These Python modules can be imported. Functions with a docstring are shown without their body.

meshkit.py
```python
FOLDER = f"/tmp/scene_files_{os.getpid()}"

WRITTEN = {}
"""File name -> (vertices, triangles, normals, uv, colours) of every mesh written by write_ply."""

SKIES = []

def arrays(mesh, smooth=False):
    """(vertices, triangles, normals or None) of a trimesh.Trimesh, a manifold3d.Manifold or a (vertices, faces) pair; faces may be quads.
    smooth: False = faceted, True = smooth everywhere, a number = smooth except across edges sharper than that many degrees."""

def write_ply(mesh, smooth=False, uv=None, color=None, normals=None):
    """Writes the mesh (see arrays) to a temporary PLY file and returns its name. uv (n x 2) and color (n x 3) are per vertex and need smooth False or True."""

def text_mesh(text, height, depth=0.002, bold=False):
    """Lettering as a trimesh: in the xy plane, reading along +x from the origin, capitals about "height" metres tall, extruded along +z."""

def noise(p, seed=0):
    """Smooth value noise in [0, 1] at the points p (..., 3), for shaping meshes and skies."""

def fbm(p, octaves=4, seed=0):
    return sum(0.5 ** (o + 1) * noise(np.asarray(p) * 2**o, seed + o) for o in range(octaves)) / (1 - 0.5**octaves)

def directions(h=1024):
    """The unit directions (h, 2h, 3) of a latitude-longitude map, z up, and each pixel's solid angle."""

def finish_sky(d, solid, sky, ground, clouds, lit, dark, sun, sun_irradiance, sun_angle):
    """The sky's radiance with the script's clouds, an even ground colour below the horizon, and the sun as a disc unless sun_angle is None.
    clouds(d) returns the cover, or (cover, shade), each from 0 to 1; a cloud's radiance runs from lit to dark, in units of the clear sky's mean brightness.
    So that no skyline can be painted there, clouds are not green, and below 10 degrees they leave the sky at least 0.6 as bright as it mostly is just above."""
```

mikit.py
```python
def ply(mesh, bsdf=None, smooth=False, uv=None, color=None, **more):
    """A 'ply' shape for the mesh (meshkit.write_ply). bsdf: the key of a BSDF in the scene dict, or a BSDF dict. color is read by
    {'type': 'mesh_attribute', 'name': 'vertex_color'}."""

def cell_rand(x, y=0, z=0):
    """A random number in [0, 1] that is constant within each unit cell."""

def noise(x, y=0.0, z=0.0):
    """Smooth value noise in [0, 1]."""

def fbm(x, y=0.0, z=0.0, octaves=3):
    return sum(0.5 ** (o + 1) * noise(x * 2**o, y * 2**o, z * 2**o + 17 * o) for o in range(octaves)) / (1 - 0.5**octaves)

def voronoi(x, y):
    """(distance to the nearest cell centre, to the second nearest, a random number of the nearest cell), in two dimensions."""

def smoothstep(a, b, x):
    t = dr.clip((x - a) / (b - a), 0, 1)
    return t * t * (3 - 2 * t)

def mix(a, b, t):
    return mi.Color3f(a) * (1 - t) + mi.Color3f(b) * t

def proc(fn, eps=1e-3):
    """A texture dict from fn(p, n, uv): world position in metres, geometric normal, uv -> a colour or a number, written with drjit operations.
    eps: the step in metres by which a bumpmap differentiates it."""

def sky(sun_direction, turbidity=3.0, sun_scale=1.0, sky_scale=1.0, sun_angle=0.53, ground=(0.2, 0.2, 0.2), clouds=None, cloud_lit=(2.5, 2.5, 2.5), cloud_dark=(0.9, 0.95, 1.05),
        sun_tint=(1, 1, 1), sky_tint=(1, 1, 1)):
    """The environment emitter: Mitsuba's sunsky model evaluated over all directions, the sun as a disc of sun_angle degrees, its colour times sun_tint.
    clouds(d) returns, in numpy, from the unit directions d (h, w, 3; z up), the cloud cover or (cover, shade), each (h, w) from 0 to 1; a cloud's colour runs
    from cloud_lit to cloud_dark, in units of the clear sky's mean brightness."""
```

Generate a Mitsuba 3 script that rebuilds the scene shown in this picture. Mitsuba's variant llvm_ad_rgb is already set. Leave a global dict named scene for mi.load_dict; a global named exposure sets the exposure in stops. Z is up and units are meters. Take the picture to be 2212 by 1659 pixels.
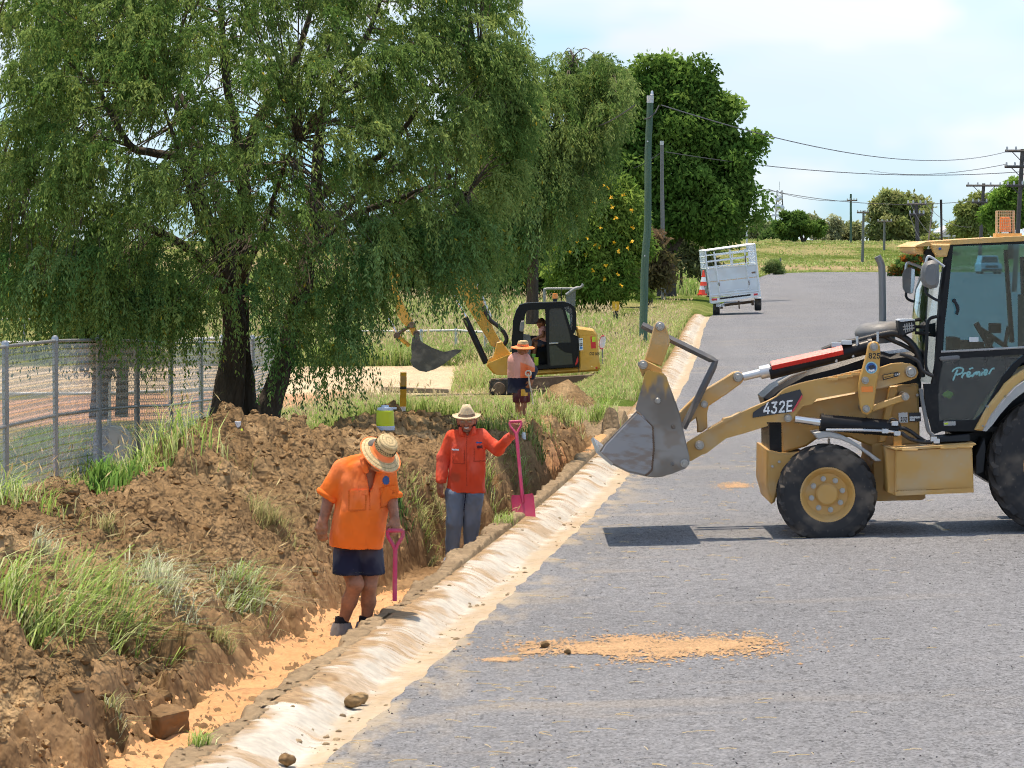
import math, numpy as np, trimesh, manifold3d as m3, drjit as dr, mitsuba as mi, mikit, meshkit
from mikit import proc, noise, fbm, voronoi, smoothstep, mix, cell_rand
from shapely.geometry import Polygon, LineString
from scipy.spatial import cKDTree

T = mi.ScalarTransform4f
scene, labels = {}, {}
# ------------------------------------------------------------------ camera, sky, exposure
CAM_H, F, CX, CY, VH = 2.95, 7500.0, 1106.0, 829.5, 530.0      # eye height; focal length and principal point in photo units; horizon row
PITCH = math.atan((CY - VH) / F)
FWD = np.array([0, math.cos(PITCH), -math.sin(PITCH)]); UP = np.array([0, math.sin(PITCH), math.cos(PITCH)]); EYE = np.array([0, 0, CAM_H])
scene['camera'] = {'type': 'perspective', 'fov': math.degrees(2 * math.atan(CX / F)), 'fov_axis': 'x', 'near_clip': 0.5, 'far_clip': 6000.0,
                   'to_world': T().look_at(origin=EYE.tolist(), target=(EYE + FWD).tolist(), up=[0, 0, 1])}
exposure = 1.75


def sky_clouds(d):
    az, el = np.arctan2(d[..., 0], d[..., 1]), np.arcsin(np.clip(d[..., 2], -1, 1))
    p = np.stack([az * 7, el * 26, 0 * az], -1)
    wisps = meshkit.fbm(p + [3.1, 0.7, 0], 5, 11)
    puffs = meshkit.fbm(np.stack([az * 26, el * 60, 0 * az + 5], -1), 5, 4)
    band = meshkit.fbm(np.stack([az * 3, el * 14, 0 * az + 9], -1), 4, 8)
    cover = np.clip((wisps - 0.44) * 4.2, 0, 1) * 0.85 * np.clip(.35 + el * 9, 0, 1) + np.clip((puffs - 0.52) * 4, 0, 1) * 0.55 * np.clip(1.3 - el * 5, 0.2, 1)
    shade = np.clip((band - 0.5) * 2.2, 0, 0.6)
    return np.clip(cover, 0, 0.92), shade


scene['sky'] = mikit.sky((-0.13, 0.10, 0.985), turbidity=3.0, sky_scale=1.35, clouds=sky_clouds, cloud_lit=(2.2, 2.22, 2.22), cloud_dark=(1.6, 1.72, 1.9), sky_tint=(.88, 1.05, 1.14), ground=(0.2, 0.19, 0.16))


# ------------------------------------------------------------------ helpers
def ray(u, v):
    return FWD + np.array([1, 0, 0]) * (u - CX) / F + UP * (CY - v) / F


def W(u, v, Y):                                    # the point at depth Y seen at (u, v)
    d = ray(u, v)
    return EYE + d * (Y / d[1])


def G(u, v, z=0.0):                                # the point of the level z seen at (u, v)
    d = ray(u, v)
    return EYE + d * ((z - CAM_H) / d[2])


def tl(c, r, pts):                                 # measured on a 4 x 4 set of enlargements of the photo
    return [(c * 553.0 + x / 4.0, r * 414.75 + y / 4.0) for x, y in pts]


def S(a, b, x):
    t = np.clip((np.asarray(x, float) - a) / (b - a), 0, 1)
    return t * t * (3 - 2 * t)


def key_for(name, parent=None):
    k0 = f'{parent}__{name}' if parent else name
    k, n = k0, 0
    while k in USED:
        n += 1
        k = f'{k0}_{n:03d}'
    USED.add(k)
    return k


USED = set()


def thing(name, label, cat, group=None, kind=None):
    k = key_for(name)
    labels[k] = {'label': label, 'category': cat}
    if group: labels[k]['group'] = group
    if kind: labels[k]['kind'] = kind
    return k


def part(parent, name, mesh, mat, smooth=35, label=None, **kw):
    k = key_for(name, parent)
    scene[k] = mikit.ply(mesh, mat, smooth=smooth, **kw)
    if label: labels[k] = {'label': label}
    return k


def single(name, mesh, mat, label, cat, group=None, smooth=35, kind=None, **kw):
    k = thing(name, label, cat, group, kind)
    scene[k] = mikit.ply(mesh, mat, smooth=smooth, **kw)
    return k


def structure(name, mesh, mat, label=None, smooth=True, kind='structure', **kw):
    k = key_for(name)
    scene[k] = mikit.ply(mesh, mat, smooth=smooth, **kw)
    labels[k] = {'kind': kind, **({'label': label} if label else {})}
    return k


def cat(ms):
    return trimesh.util.concatenate([m if isinstance(m, trimesh.Trimesh) else tm(m) for m in ms])


def tm(m):
    x = m.to_mesh()
    return trimesh.Trimesh(x.vert_properties[:, :3], x.tri_verts, process=False)


def box(x0, x1, y0, y1, z0, z1, b=0.0):            # b: rounded edge
    if b <= 0:
        m = trimesh.creation.box([x1 - x0, y1 - y0, z1 - z0]); m.apply_translation([(x0 + x1) / 2, (y0 + y1) / 2, (z0 + z1) / 2]); return m
    pts = []
    for x in (x0, x1):
        for y in (y0, y1):
            for z in (z0, z1):
                sx, sy, sz = (b if x == x0 else -b), (b if y == y0 else -b), (b if z == z0 else -b)
                pts += [(x + sx, y + sy * .29, z + sz * .29), (x + sx * .29, y + sy, z + sz * .29), (x + sx * .29, y + sy * .29, z + sz)]
    return trimesh.Trimesh(np.array(pts)).convex_hull


def tube(path, r, n=8, closed_ends=True):          # swept round tube; r a number or one per point
    P = np.asarray(path, float); m = len(P)
    R = np.broadcast_to(np.asarray(r, float), (m,))
    d = np.gradient(P, axis=0); d /= np.linalg.norm(d, axis=1, keepdims=True) + 1e-12
    a = np.cross(d[0], [0, 0, 1.0] if abs(d[0][2]) < .9 else [1.0, 0, 0]); a /= np.linalg.norm(a)
    V = []
    th = np.arange(n) * 2 * np.pi / n
    for i in range(m):
        a = a - d[i] * (a @ d[i]); a /= np.linalg.norm(a) + 1e-12
        b = np.cross(d[i], a)
        V.append(P[i] + R[i] * (np.cos(th)[:, None] * a + np.sin(th)[:, None] * b))
    V = np.vstack(V)
    i, j = np.meshgrid(np.arange(m - 1), np.arange(n), indexing='ij')
    q0, q1, q2, q3 = i * n + j, i * n + (j + 1) % n, (i + 1) * n + (j + 1) % n, (i + 1) * n + j
    Fs = np.vstack([np.stack([q0, q1, q2], -1).reshape(-1, 3), np.stack([q0, q2, q3], -1).reshape(-1, 3)])
    if closed_ends:
        c0, c1 = len(V), len(V) + 1
        V = np.vstack([V, P[0], P[-1]])
        k = np.arange(n)
        Fs = np.vstack([Fs, np.stack([k * 0 + c0, (k + 1) % n, k], -1), np.stack([k * 0 + c1, (m - 1) * n + k, (m - 1) * n + (k + 1) % n], -1)])
    return trimesh.Trimesh(V, Fs, process=False)


def curve(pts, n=24):                              # Catmull-Rom through the points
    P = np.asarray(pts, float); P = np.vstack([2 * P[0] - P[1], P, 2 * P[-1] - P[-2]])
    out = []
    for i in range(1, len(P) - 2):
        t = np.linspace(0, 1, n, endpoint=False)[:, None]
        a, b, c, d = P[i - 1], P[i], P[i + 1], P[i + 2]
        out.append(.5 * (2 * b + (c - a) * t + (2 * a - 5 * b + 4 * c - d) * t * t + (3 * b - a - 3 * c + d) * t ** 3))
    return np.vstack(out + [P[-2][None]])


def cyl(p0, p1, r, n=20, r1=None):
    p0, p1 = np.asarray(p0, float), np.asarray(p1, float)
    return tube([p0, p1], [r, r if r1 is None else r1], n)


def lathe(profile, n=24, axis='z', at=(0, 0, 0)):  # profile (radius, height)
    m = trimesh.creation.revolve(np.asarray(profile, float), sections=n)
    if axis == 'y': m.apply_transform(trimesh.transformations.rotation_matrix(-math.pi / 2, [1, 0, 0]))
    if axis == 'x': m.apply_transform(trimesh.transformations.rotation_matrix(math.pi / 2, [0, 1, 0]))
    m.apply_translation(at)
    if m.volume < 0: m.invert()
    return m


def prism(pts, Y0, Y1, holes=(), bev=0.0):         # an outline seen at depth Y0, extruded back to depth Y1
    def flat(q): return [tuple(W(u, v, Y0)[[0, 2]]) for u, v in q]
    poly = Polygon(flat(pts), [flat(h) for h in holes]).buffer(0)
    geoms = getattr(poly, 'geoms', [poly])
    out = []
    for g in geoms:
        if bev > 0:
            inner = g.buffer(-bev, join_style=2)
            core = trimesh.creation.extrude_polygon(g, Y1 - Y0 - 2 * bev, engine='earcut'); core.apply_translation([0, 0, bev])
            ms = [core]
            if not inner.is_empty and inner.geom_type == 'Polygon' and not g.interiors:
                a = np.array(inner.exterior.coords)[:-1]
                # chamfer rim: outer ring at bev, inner ring at 0 and at the back
                o = np.array(g.exterior.coords)[:-1]
                if len(a) == len(o):
                    k = cKDTree(a).query(o)[1]
                    if len(set(k)) == len(o):
                        a = a[k]; n = len(o); idx = np.arange(n); nx = (idx + 1) % n
                        ccw = g.exterior.is_ccw
                        V = np.vstack([np.c_[a, np.zeros(n)], np.c_[o, np.full(n, bev)], np.c_[o, np.full(n, Y1 - Y0 - bev)], np.c_[a, np.full(n, Y1 - Y0)]])
                        def band(p, q): return np.vstack([np.stack([p + idx, p + nx, q + nx], 1), np.stack([p + idx, q + nx, q + idx], 1)])
                        Fs = np.vstack([band(0, n), band(n, 2 * n), band(2 * n, 3 * n)])
                        tv, tf = trimesh.creation.triangulate_polygon(Polygon(a), engine='earcut')
                        cap0, cap1 = np.c_[tv, np.zeros(len(tv))], np.c_[tv, np.full(len(tv), Y1 - Y0)]
                        if not ccw: Fs = Fs[:, ::-1]
                        up = np.cross(tv[tf[0][1]] - tv[tf[0][0]], tv[tf[0][2]] - tv[tf[0][0]]) > 0
                        f0 = tf[:, ::-1] if up else tf
                        V2 = np.vstack([V, cap0, cap1]); F2 = np.vstack([Fs, f0 + 4 * n, f0[:, ::-1] + 4 * n + len(tv)])
                        ms = [trimesh.Trimesh(V2, F2, process=False)]
            m = cat(ms)
        else:
            m = trimesh.creation.extrude_polygon(g, Y1 - Y0, engine='earcut')
        v = m.vertices.copy()
        m = trimesh.Trimesh(np.c_[v[:, 0], Y0 + v[:, 2], v[:, 1]], m.faces[:, ::-1], process=False)   # (x, z, depth) -> (x, depth, z)
        out.append(m)
    m = cat(out)
    return m


def pin(u, v, Y0, Y1, r_px, n=20):                 # a round pin or bolt along y
    p = W(u, v, Y0); r = r_px * Y0 / F
    q = p.copy(); q[1] = Y1
    return tube([p + [0, 0.0, 0], p + [0, (Y1 - Y0) * .12, 0], q], [r * .86, r, r], n)


def lettering(text, Y, u, v, h_px, depth=.004, bold=False, slope=0.0, shear=0.0, wide=1.0):   # upright text facing the camera; (u, v): its lower left end
    h = h_px * Y / F
    m = meshkit.text_mesh(text, h, depth, bold)
    p = W(u, v, Y); V = m.vertices.copy(); V[:, 0] *= wide
    V[:, 0] += V[:, 1] * shear
    V[:, 1] += V[:, 0] * slope
    return trimesh.Trimesh(np.c_[p[0] + V[:, 0], p[1] - V[:, 2], p[2] + V[:, 1]], m.faces, process=False)


def rng(seed): return np.random.default_rng(seed)


# ---- soft shapes: a distance field turned into a mesh by marching tetrahedra
def march(f, lo, hi, h):
    lo, hi = np.asarray(lo, float), np.asarray(hi, float)
    n = np.maximum(np.ceil((hi - lo) / h).astype(int) + 1, 2)
    ax = [lo[k] + h * np.arange(n[k]) for k in range(3)]
    P = np.stack(np.meshgrid(*ax, indexing='ij'), -1).reshape(-1, 3)
    if len(P) > 120000:                             # a coarse look first, then only the shell near the surface
        st = 4; nc = (n - 1) // st + 2
        Pc = np.stack(np.meshgrid(*[lo[k] + h * st * np.arange(nc[k]) for k in range(3)], indexing='ij'), -1).reshape(-1, 3)
        vc = f(Pc).reshape(nc)
        i3 = [np.rint(np.arange(n[k]) / st).astype(int) for k in range(3)]
        v = vc[np.ix_(*i3)].ravel().copy(); ok = np.abs(v) < h * st * 1.9
        v[ok] = f(P[ok])
    else:
        v = f(P)
    idx = np.arange(len(P)).reshape(n)
    c = [idx[i:n[0] - 1 + i, j:n[1] - 1 + j, k:n[2] - 1 + k].ravel() for i, j, k in ((0, 0, 0), (1, 0, 0), (1, 1, 0), (0, 1, 0), (0, 0, 1), (1, 0, 1), (1, 1, 1), (0, 1, 1))]
    C = np.stack(c, 1)
    near = (v[C].min(1) < 0) & (v[C].max(1) >= 0)
    C = C[near]
    tets = np.vstack([C[:, t] for t in ([0, 5, 1, 6], [0, 1, 2, 6], [0, 2, 3, 6], [0, 3, 7, 6], [0, 7, 4, 6], [0, 4, 5, 6])])
    s = v[tets] < 0
    cnt = s.sum(1)
    tri = []
    def order(t, m):                                # inside ones first
        o = np.argsort(~m, axis=1, kind='stable'); return np.take_along_axis(t, o, 1)
    t1 = order(tets[cnt == 1], s[cnt == 1]); t3 = order(tets[cnt == 3], s[cnt == 3]); t2 = order(tets[cnt == 2], s[cnt == 2])
    E = lambda t, a, b: np.stack([t[:, a], t[:, b]], 1)
    for A in ([E(t1, 0, 1), E(t1, 0, 2), E(t1, 0, 3)], [E(t3, 0, 3), E(t3, 1, 3), E(t3, 2, 3)], [E(t2, 0, 2), E(t2, 0, 3), E(t2, 1, 3)], [E(t2, 0, 2), E(t2, 1, 3), E(t2, 1, 2)]):
        tri.append(np.stack(A, 1))
    tri = np.vstack(tri)                            # (m, 3, 2) grid edges
    mid = P[tri].mean(2)                            # orientation from the edges' midpoints, which are never degenerate
    ins = np.where(v[tri[..., 0]] < 0, tri[..., 0], tri[..., 1]); outs = np.where(v[tri[..., 0]] < 0, tri[..., 1], tri[..., 0])
    nrm = np.cross(mid[:, 1] - mid[:, 0], mid[:, 2] - mid[:, 0])
    flip = (nrm * (P[outs].mean(1) - P[ins].mean(1))).sum(1) < 0
    e = np.sort(tri.reshape(-1, 2), 1)
    ue, inv = np.unique(e[:, 0].astype(np.int64) * len(P) + e[:, 1], return_inverse=True)
    a, b = ue // len(P), ue % len(P)
    w = np.clip(v[a] / (v[a] - v[b]), .03, .97); V = P[a] + (P[b] - P[a]) * w[:, None]
    Fs = inv.reshape(-1, 3)
    Fs[flip] = Fs[flip][:, ::-1]
    return trimesh.Trimesh(V, Fs, process=False)


def smooth_mesh(m, n=4, lamb=.5, nu=.52):           # Taubin smoothing
    e = m.edges_unique; V = np.array(m.vertices); deg = np.bincount(e.ravel(), minlength=len(V))[:, None]
    for k in range(n):
        s_ = np.stack([np.bincount(e[:, 0], V[e[:, 1], c], len(V)) + np.bincount(e[:, 1], V[e[:, 0], c], len(V)) for c in range(3)], 1)
        V = V + (lamb if k % 2 == 0 else -nu) * (s_ / np.maximum(deg, 1) - V)
    m.vertices = V
    return m


def smin(a, b, k):
    h = np.clip(.5 + .5 * (b - a) / k, 0, 1)
    return b + (a - b) * h - k * h * (1 - h)


def capsule(P, a, b, ra, rb, flat=None):           # tapered limb; flat: (axis, factor) squeezes the cross-section
    a, b = np.asarray(a, float), np.asarray(b, float)
    if flat is not None:
        ax, fac = np.asarray(flat[0], float), flat[1]; ax = ax / np.linalg.norm(ax)
        sq = lambda p: p + np.outer(p @ ax, ax) * (1 / fac - 1) if p.ndim == 2 else p + ax * (p @ ax) * (1 / fac - 1)
        P, a, b = sq(P), sq(a), sq(b)
    ab = b - a; t = np.clip((P - a) @ ab / (ab @ ab + 1e-12), 0, 1)
    return np.linalg.norm(P - a - t[:, None] * ab, axis=1) - (ra + (rb - ra) * t)


def limbs(bones, k=.03):                           # bones: (a, b, ra, rb[, flat])
    def f(P):
        d = None
        for q in bones:
            c = capsule(P, *q)
            d = c if d is None else smin(d, c, k)
        return d
    return f


def soft(f, bones, h, pad=.06, relax=4):
    pts = np.array([p for q in bones for p in q[:2]]); r = max(max(q[2], q[3]) for q in bones)
    m = march(f, pts.min(0) - r - pad, pts.max(0) + r + pad, h)
    if relax: smooth_mesh(m, relax)
    return m


# ------------------------------------------------------------------ materials
def rgb(c): return {'type': 'rgb', 'value': list(map(float, c))}


def mat(name, base, rough=.5, metallic=0.0, spec=.5, two=False, **kw):
    b = {'type': 'principled', 'base_color': base if isinstance(base, dict) else rgb(base), 'roughness': rough if isinstance(rough, dict) else float(rough), 'metallic': metallic, 'specular': spec, **kw}
    scene[name] = {'type': 'twosided', 'bsdf': b} if two else b
    return name


def bumped(name, inner, fn, scale, eps=.004, two=False):
    b = {'type': 'bumpmap', 'arbitrary': proc(fn, eps), 'scale': scale, 'bsdf': inner}
    scene[name] = {'type': 'twosided', 'bsdf': b} if two else b
    return name


VC = {'type': 'mesh_attribute', 'name': 'vertex_color'}


def dusty(c, dust=(.42, .33, .22), amount=.35, scale=9.0):      # painted metal with dust and small scuffs
    def fn(p, n, uv):
        a = fbm(p.x * scale, p.y * scale, p.z * scale, 4)
        b = noise(p.x * 60, p.y * 60, p.z * 25)
        k = smoothstep(.45, .8, a) * amount + smoothstep(.82, .95, b) * amount * .5 + dr.clip(n.z, 0, 1) * amount * .5
        return mix(c, dust, dr.clip(k, 0, 1)) * (.92 + .16 * noise(p.x * 3, p.y * 3, p.z * 3))
    return proc(fn)
# ------------------------------------------------------------------ ground, road, kerb, trench
_e = [G(u, v, -.08) for u, v in ((696, 1659), (921, 1450), (1146, 1244), (1346, 1042), (1481, 829), (1536, 682))]
EY = np.array([-20.0, 5.0] + [p[1] for p in _e] + [330.0, 700.0]); _s0 = (_e[1][0] - _e[0][0]) / (_e[1][1] - _e[0][1])
EX = np.array([_e[0][0] - _s0 * (_e[0][1] + 20), _e[0][0] - _s0 * (_e[0][1] - 5)] + [p[0] for p in _e] + [24.5, 70.0])
from scipy.interpolate import PchipInterpolator
edge = PchipInterpolator(EY, EX)                   # x of the asphalt's left edge

FLOOR = PchipInterpolator([0, 17, 22, 28, 30.5, 33, 36, 40, 46, 50, 53, 55, 63], [-.2, -.2, -.19, -.18, -.28, -.44, -.54, -.60, -.58, -.50, -.40, -.2, .0])
LEFT = PchipInterpolator([0, 17, 29, 32, 35, 38, 41, 46, 50, 53, 55, 63], [1.5, 1.5, 1.55, 1.78, 1.86, 1.78, 1.52, 1.34, 1.24, 1.15, 1.0, 1.0])
CREST = PchipInterpolator([0, 16, 20, 24, 26, 28, 30.5, 33, 36.3, 39, 41.8, 44.5, 47.5, 50, 52.5, 55, 58], [.9, .9, 1.0, .85, .95, .93, .80, .95, 1.06, .86, .60, .58, .56, .45, .30, .15, 0])


inside_all = lambda y: 1 - S(60, 63.5, y)


def natural(x, y):
    t = edge(y) - x
    z = -np.maximum(.70 * S(4.5, 9, t) * S(39.5, 60, y), .68 * S(1.5, 3.7, t) * S(60, 76, y)) * (1 - S(122, 175, y))
    z = z + .06 * S(.8, 1.6, t) * (1 - S(4, 7, t)) + .18 * S(150, 200, y) * S(1, 6, t)
    z = z + 3.35 * S(335, 490, y) + .5 * S(344, 362, y) * (1 - S(375, 395, y)) * (.5 + meshkit.noise(np.stack([x * .03, y * 0, y * 0], -1), 3))
    P = np.stack([x, y, 0 * x], -1)
    z = z + (meshkit.fbm(P * .35, 3, 5) - .5) * .10 * S(.9, 2.5, t) + (meshkit.fbm(P * .02, 3, 6) - .5) * 1.2 * S(300, 420, y)
    return z


def height(x, y, detail=True):                     # everything left of the kerb, and a bed below kerb and road
    x, y = np.asarray(x, float), np.asarray(y, float)
    t = edge(y) - x
    P = np.stack([x, y, 0 * x], -1)
    wob = (meshkit.fbm(P * 1.3, 3, 21) - .5) * .45
    z0 = natural(x, y)
    on = np.maximum(S(.55, .63, t), S(338, 346, y))
    inside = 1 - S(54.2, 55.6, y)
    # bank and heap
    yc = np.clip(y, 0, 62.5)
    tL = LEFT(yc) + wob * .5
    bank_top = .40 * (1 - S(40, 50, y)) + .20 * S(40, 50, y) * (1 - S(54, 58, y)) + .03
    tc = 3.45 + (meshkit.noise(P * .5, 31) - .5) * .5
    hc = CREST(np.clip(y, 0, 58)) + (meshkit.fbm(P * [0, .9, 0] + [0, 0, 3], 3, 33) - .5) * .30 * (1 - S(50, 56, y))
    near_h = 1 - S(53, 57.5, y)
    rise = np.clip((t - (tL + .3)) / np.maximum(tc - tL - .3, .3), 0, 1)
    up = bank_top + (hc - bank_top) * (rise ** 1.35)
    fall = S(0, 1, (t - tc) / 1.9)
    heap = np.where(t < tc, up, hc * (1 - fall) + z0 * fall)
    z = z0 * (1 - near_h) + np.where(t < tc + 1.9, heap, z0) * near_h
    gb = lambda cx, cy, rx, ry: np.exp(-((x - cx) / rx) ** 2 - ((y - cy) / ry) ** 2)
    z = z + .46 * gb(.98, 61.6, .42, .7) + .16 * gb(.6, 61, .5, .8) + .34 * gb(1.55, 54.6, .22, .8) + .22 * gb(1.9, 57.5, .25, 1.2) - .30 * gb(.18, 58, .55, 1.3) + (meshkit.fbm(P * [6, 4, 1], 4, 57) - .5) * .24 * S(53, 55, y) * S(.7, 1, t) * (1 - S(3.5, 5, t)) * inside_all(y)
    # cut of the trench
    zf = FLOOR(yc)
    run = .30 + .55 * (1 - S(28, 36, y)) + .35 * (meshkit.noise(P * [.8, .8, 0], 35) - .3)
    wallL = np.clip((t - tL) / np.maximum(run, .12), 0, 1) ** .8
    wallR = 1 - S(0, .10, t - (.77 + wob * .45))
    k = np.maximum(wallL, wallR) * inside + (1 - inside)
    top = np.where((t > (tL + .7) / 2) | (y > 55), z, .022)
    z = np.where(t < tL + 1.3, zf * (1 - k) + top * k, z)
    if detail:
        rough = on * (S(tL - .15, tL + .1, t) * (1 - S(tc + 1.1, tc + 2.0, t)) * near_h)
        big = meshkit.fbm(P * 1.9, 4, 41) - .5
        mid = meshkit.fbm(P * 6.5, 3, 42) - .5
        lump = np.abs(meshkit.fbm(P * [11, 8, 1], 3, 43) - .5)
        z = z + rough * (big * .34 + mid * .12 - lump * .10)
        crum = meshkit.fbm(P * [17, 11, 1] + [0, 0, 2], 3, 49); z = z + rough * (np.maximum(crum - .45, 0) * .16 - .01)
        notch = S(.58, .74, meshkit.fbm(P * [3.2, 2.2, 1], 3, 44))
        z = z - rough * notch * .22 + rough * S(.62, .66, meshkit.fbm(P * [2.4, 1.9, 1] + [0, 0, 4], 3, 50)) * .09
        floor = on * (1 - k) * inside
        z = z + floor * ((meshkit.fbm(P * [3, 2.2, 1], 3, 45) - .5) * .16 + (meshkit.fbm(P * 11, 3, 46) - .5) * .08)
        lip = on * wallR * (1 - S(.85, 1.0, t)) * inside
        z = z + lip * ((meshkit.fbm(P * [7, 9, 1], 4, 47) - .45) * .085 + .05 * S(29, 33, y))
        # the long slope is scored by the bucket's slides, down towards the trench
        z = z + rough * (meshkit.fbm(P * [1.0, 5.5, 1] + [0, 0, 7], 2, 48) - .5) * .10
        wl = wallL * (1 - wallL) * 4 * on * near_h
        z = z + wl * ((meshkit.fbm(P * [2.6, 3.4, 1], 4, 52) - .5) * .42)
    return z * on + (1 - on) * np.minimum(-.16, z0 - .16)


def hit(u, v, lift=0.0):                           # where the line of sight meets the ground left of the road
    d = ray(u, v); s = np.linspace(18, 400, 6000) ** 1.0
    P = EYE + np.outer(s / d[1], d)
    below = P[:, 2] < height(P[:, 0], P[:, 1]) + lift
    i = int(np.argmax(below)) if below.any() else len(s) - 1
    return P[i]


def grid_mesh(T_, Y_, keep=None, drop=None, detail=True):
    yy, tt = np.meshgrid(Y_, T_, indexing='ij')
    xx = edge(yy) - tt
    zz = height(xx, yy, detail)
    if drop is not None: zz = zz + drop(tt, yy)
    V = np.stack([xx, yy, zz], -1).reshape(-1, 3)
    a, b = len(Y_), len(T_)
    i, j = np.meshgrid(np.arange(a - 1), np.arange(b - 1), indexing='ij')
    q = i * b + j
    Fq = np.stack([q, q + b, q + b + 1, q + 1], -1).reshape(-1, 4)
    Fs = np.vstack([Fq[:, [0, 1, 2]], Fq[:, [0, 2, 3]]])
    return V, Fs, tt, yy


# the wide ground
Yg = np.unique(np.r_[np.arange(-20, 16, 4), np.arange(16, 70, 1.0), np.arange(70, 200, 2.5), np.arange(200, 520, 6), np.geomspace(520, 5000, 30)])
Tg = np.unique(np.r_[-np.geomspace(20, 3500, 22), np.arange(-18, 0, 3), 0, .4, .85, .95, 1.05, np.arange(1.5, 9, .5), np.arange(9, 40, 1.5), np.geomspace(40, 3500, 24)])
dip = lambda t, y: -1.6 * (S(.8, 1.2, t) * (1 - S(5.2, 5.6, t)) * (1 - S(60.5, 62.5, y)) * S(15.5, 16.5, y)) - .02 * (1 - S(6, 6.5, t)) * (1 - S(63, 64, y))
V, Fs, tt, yy = grid_mesh(Tg, Yg, drop=dip, detail=False)


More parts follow.
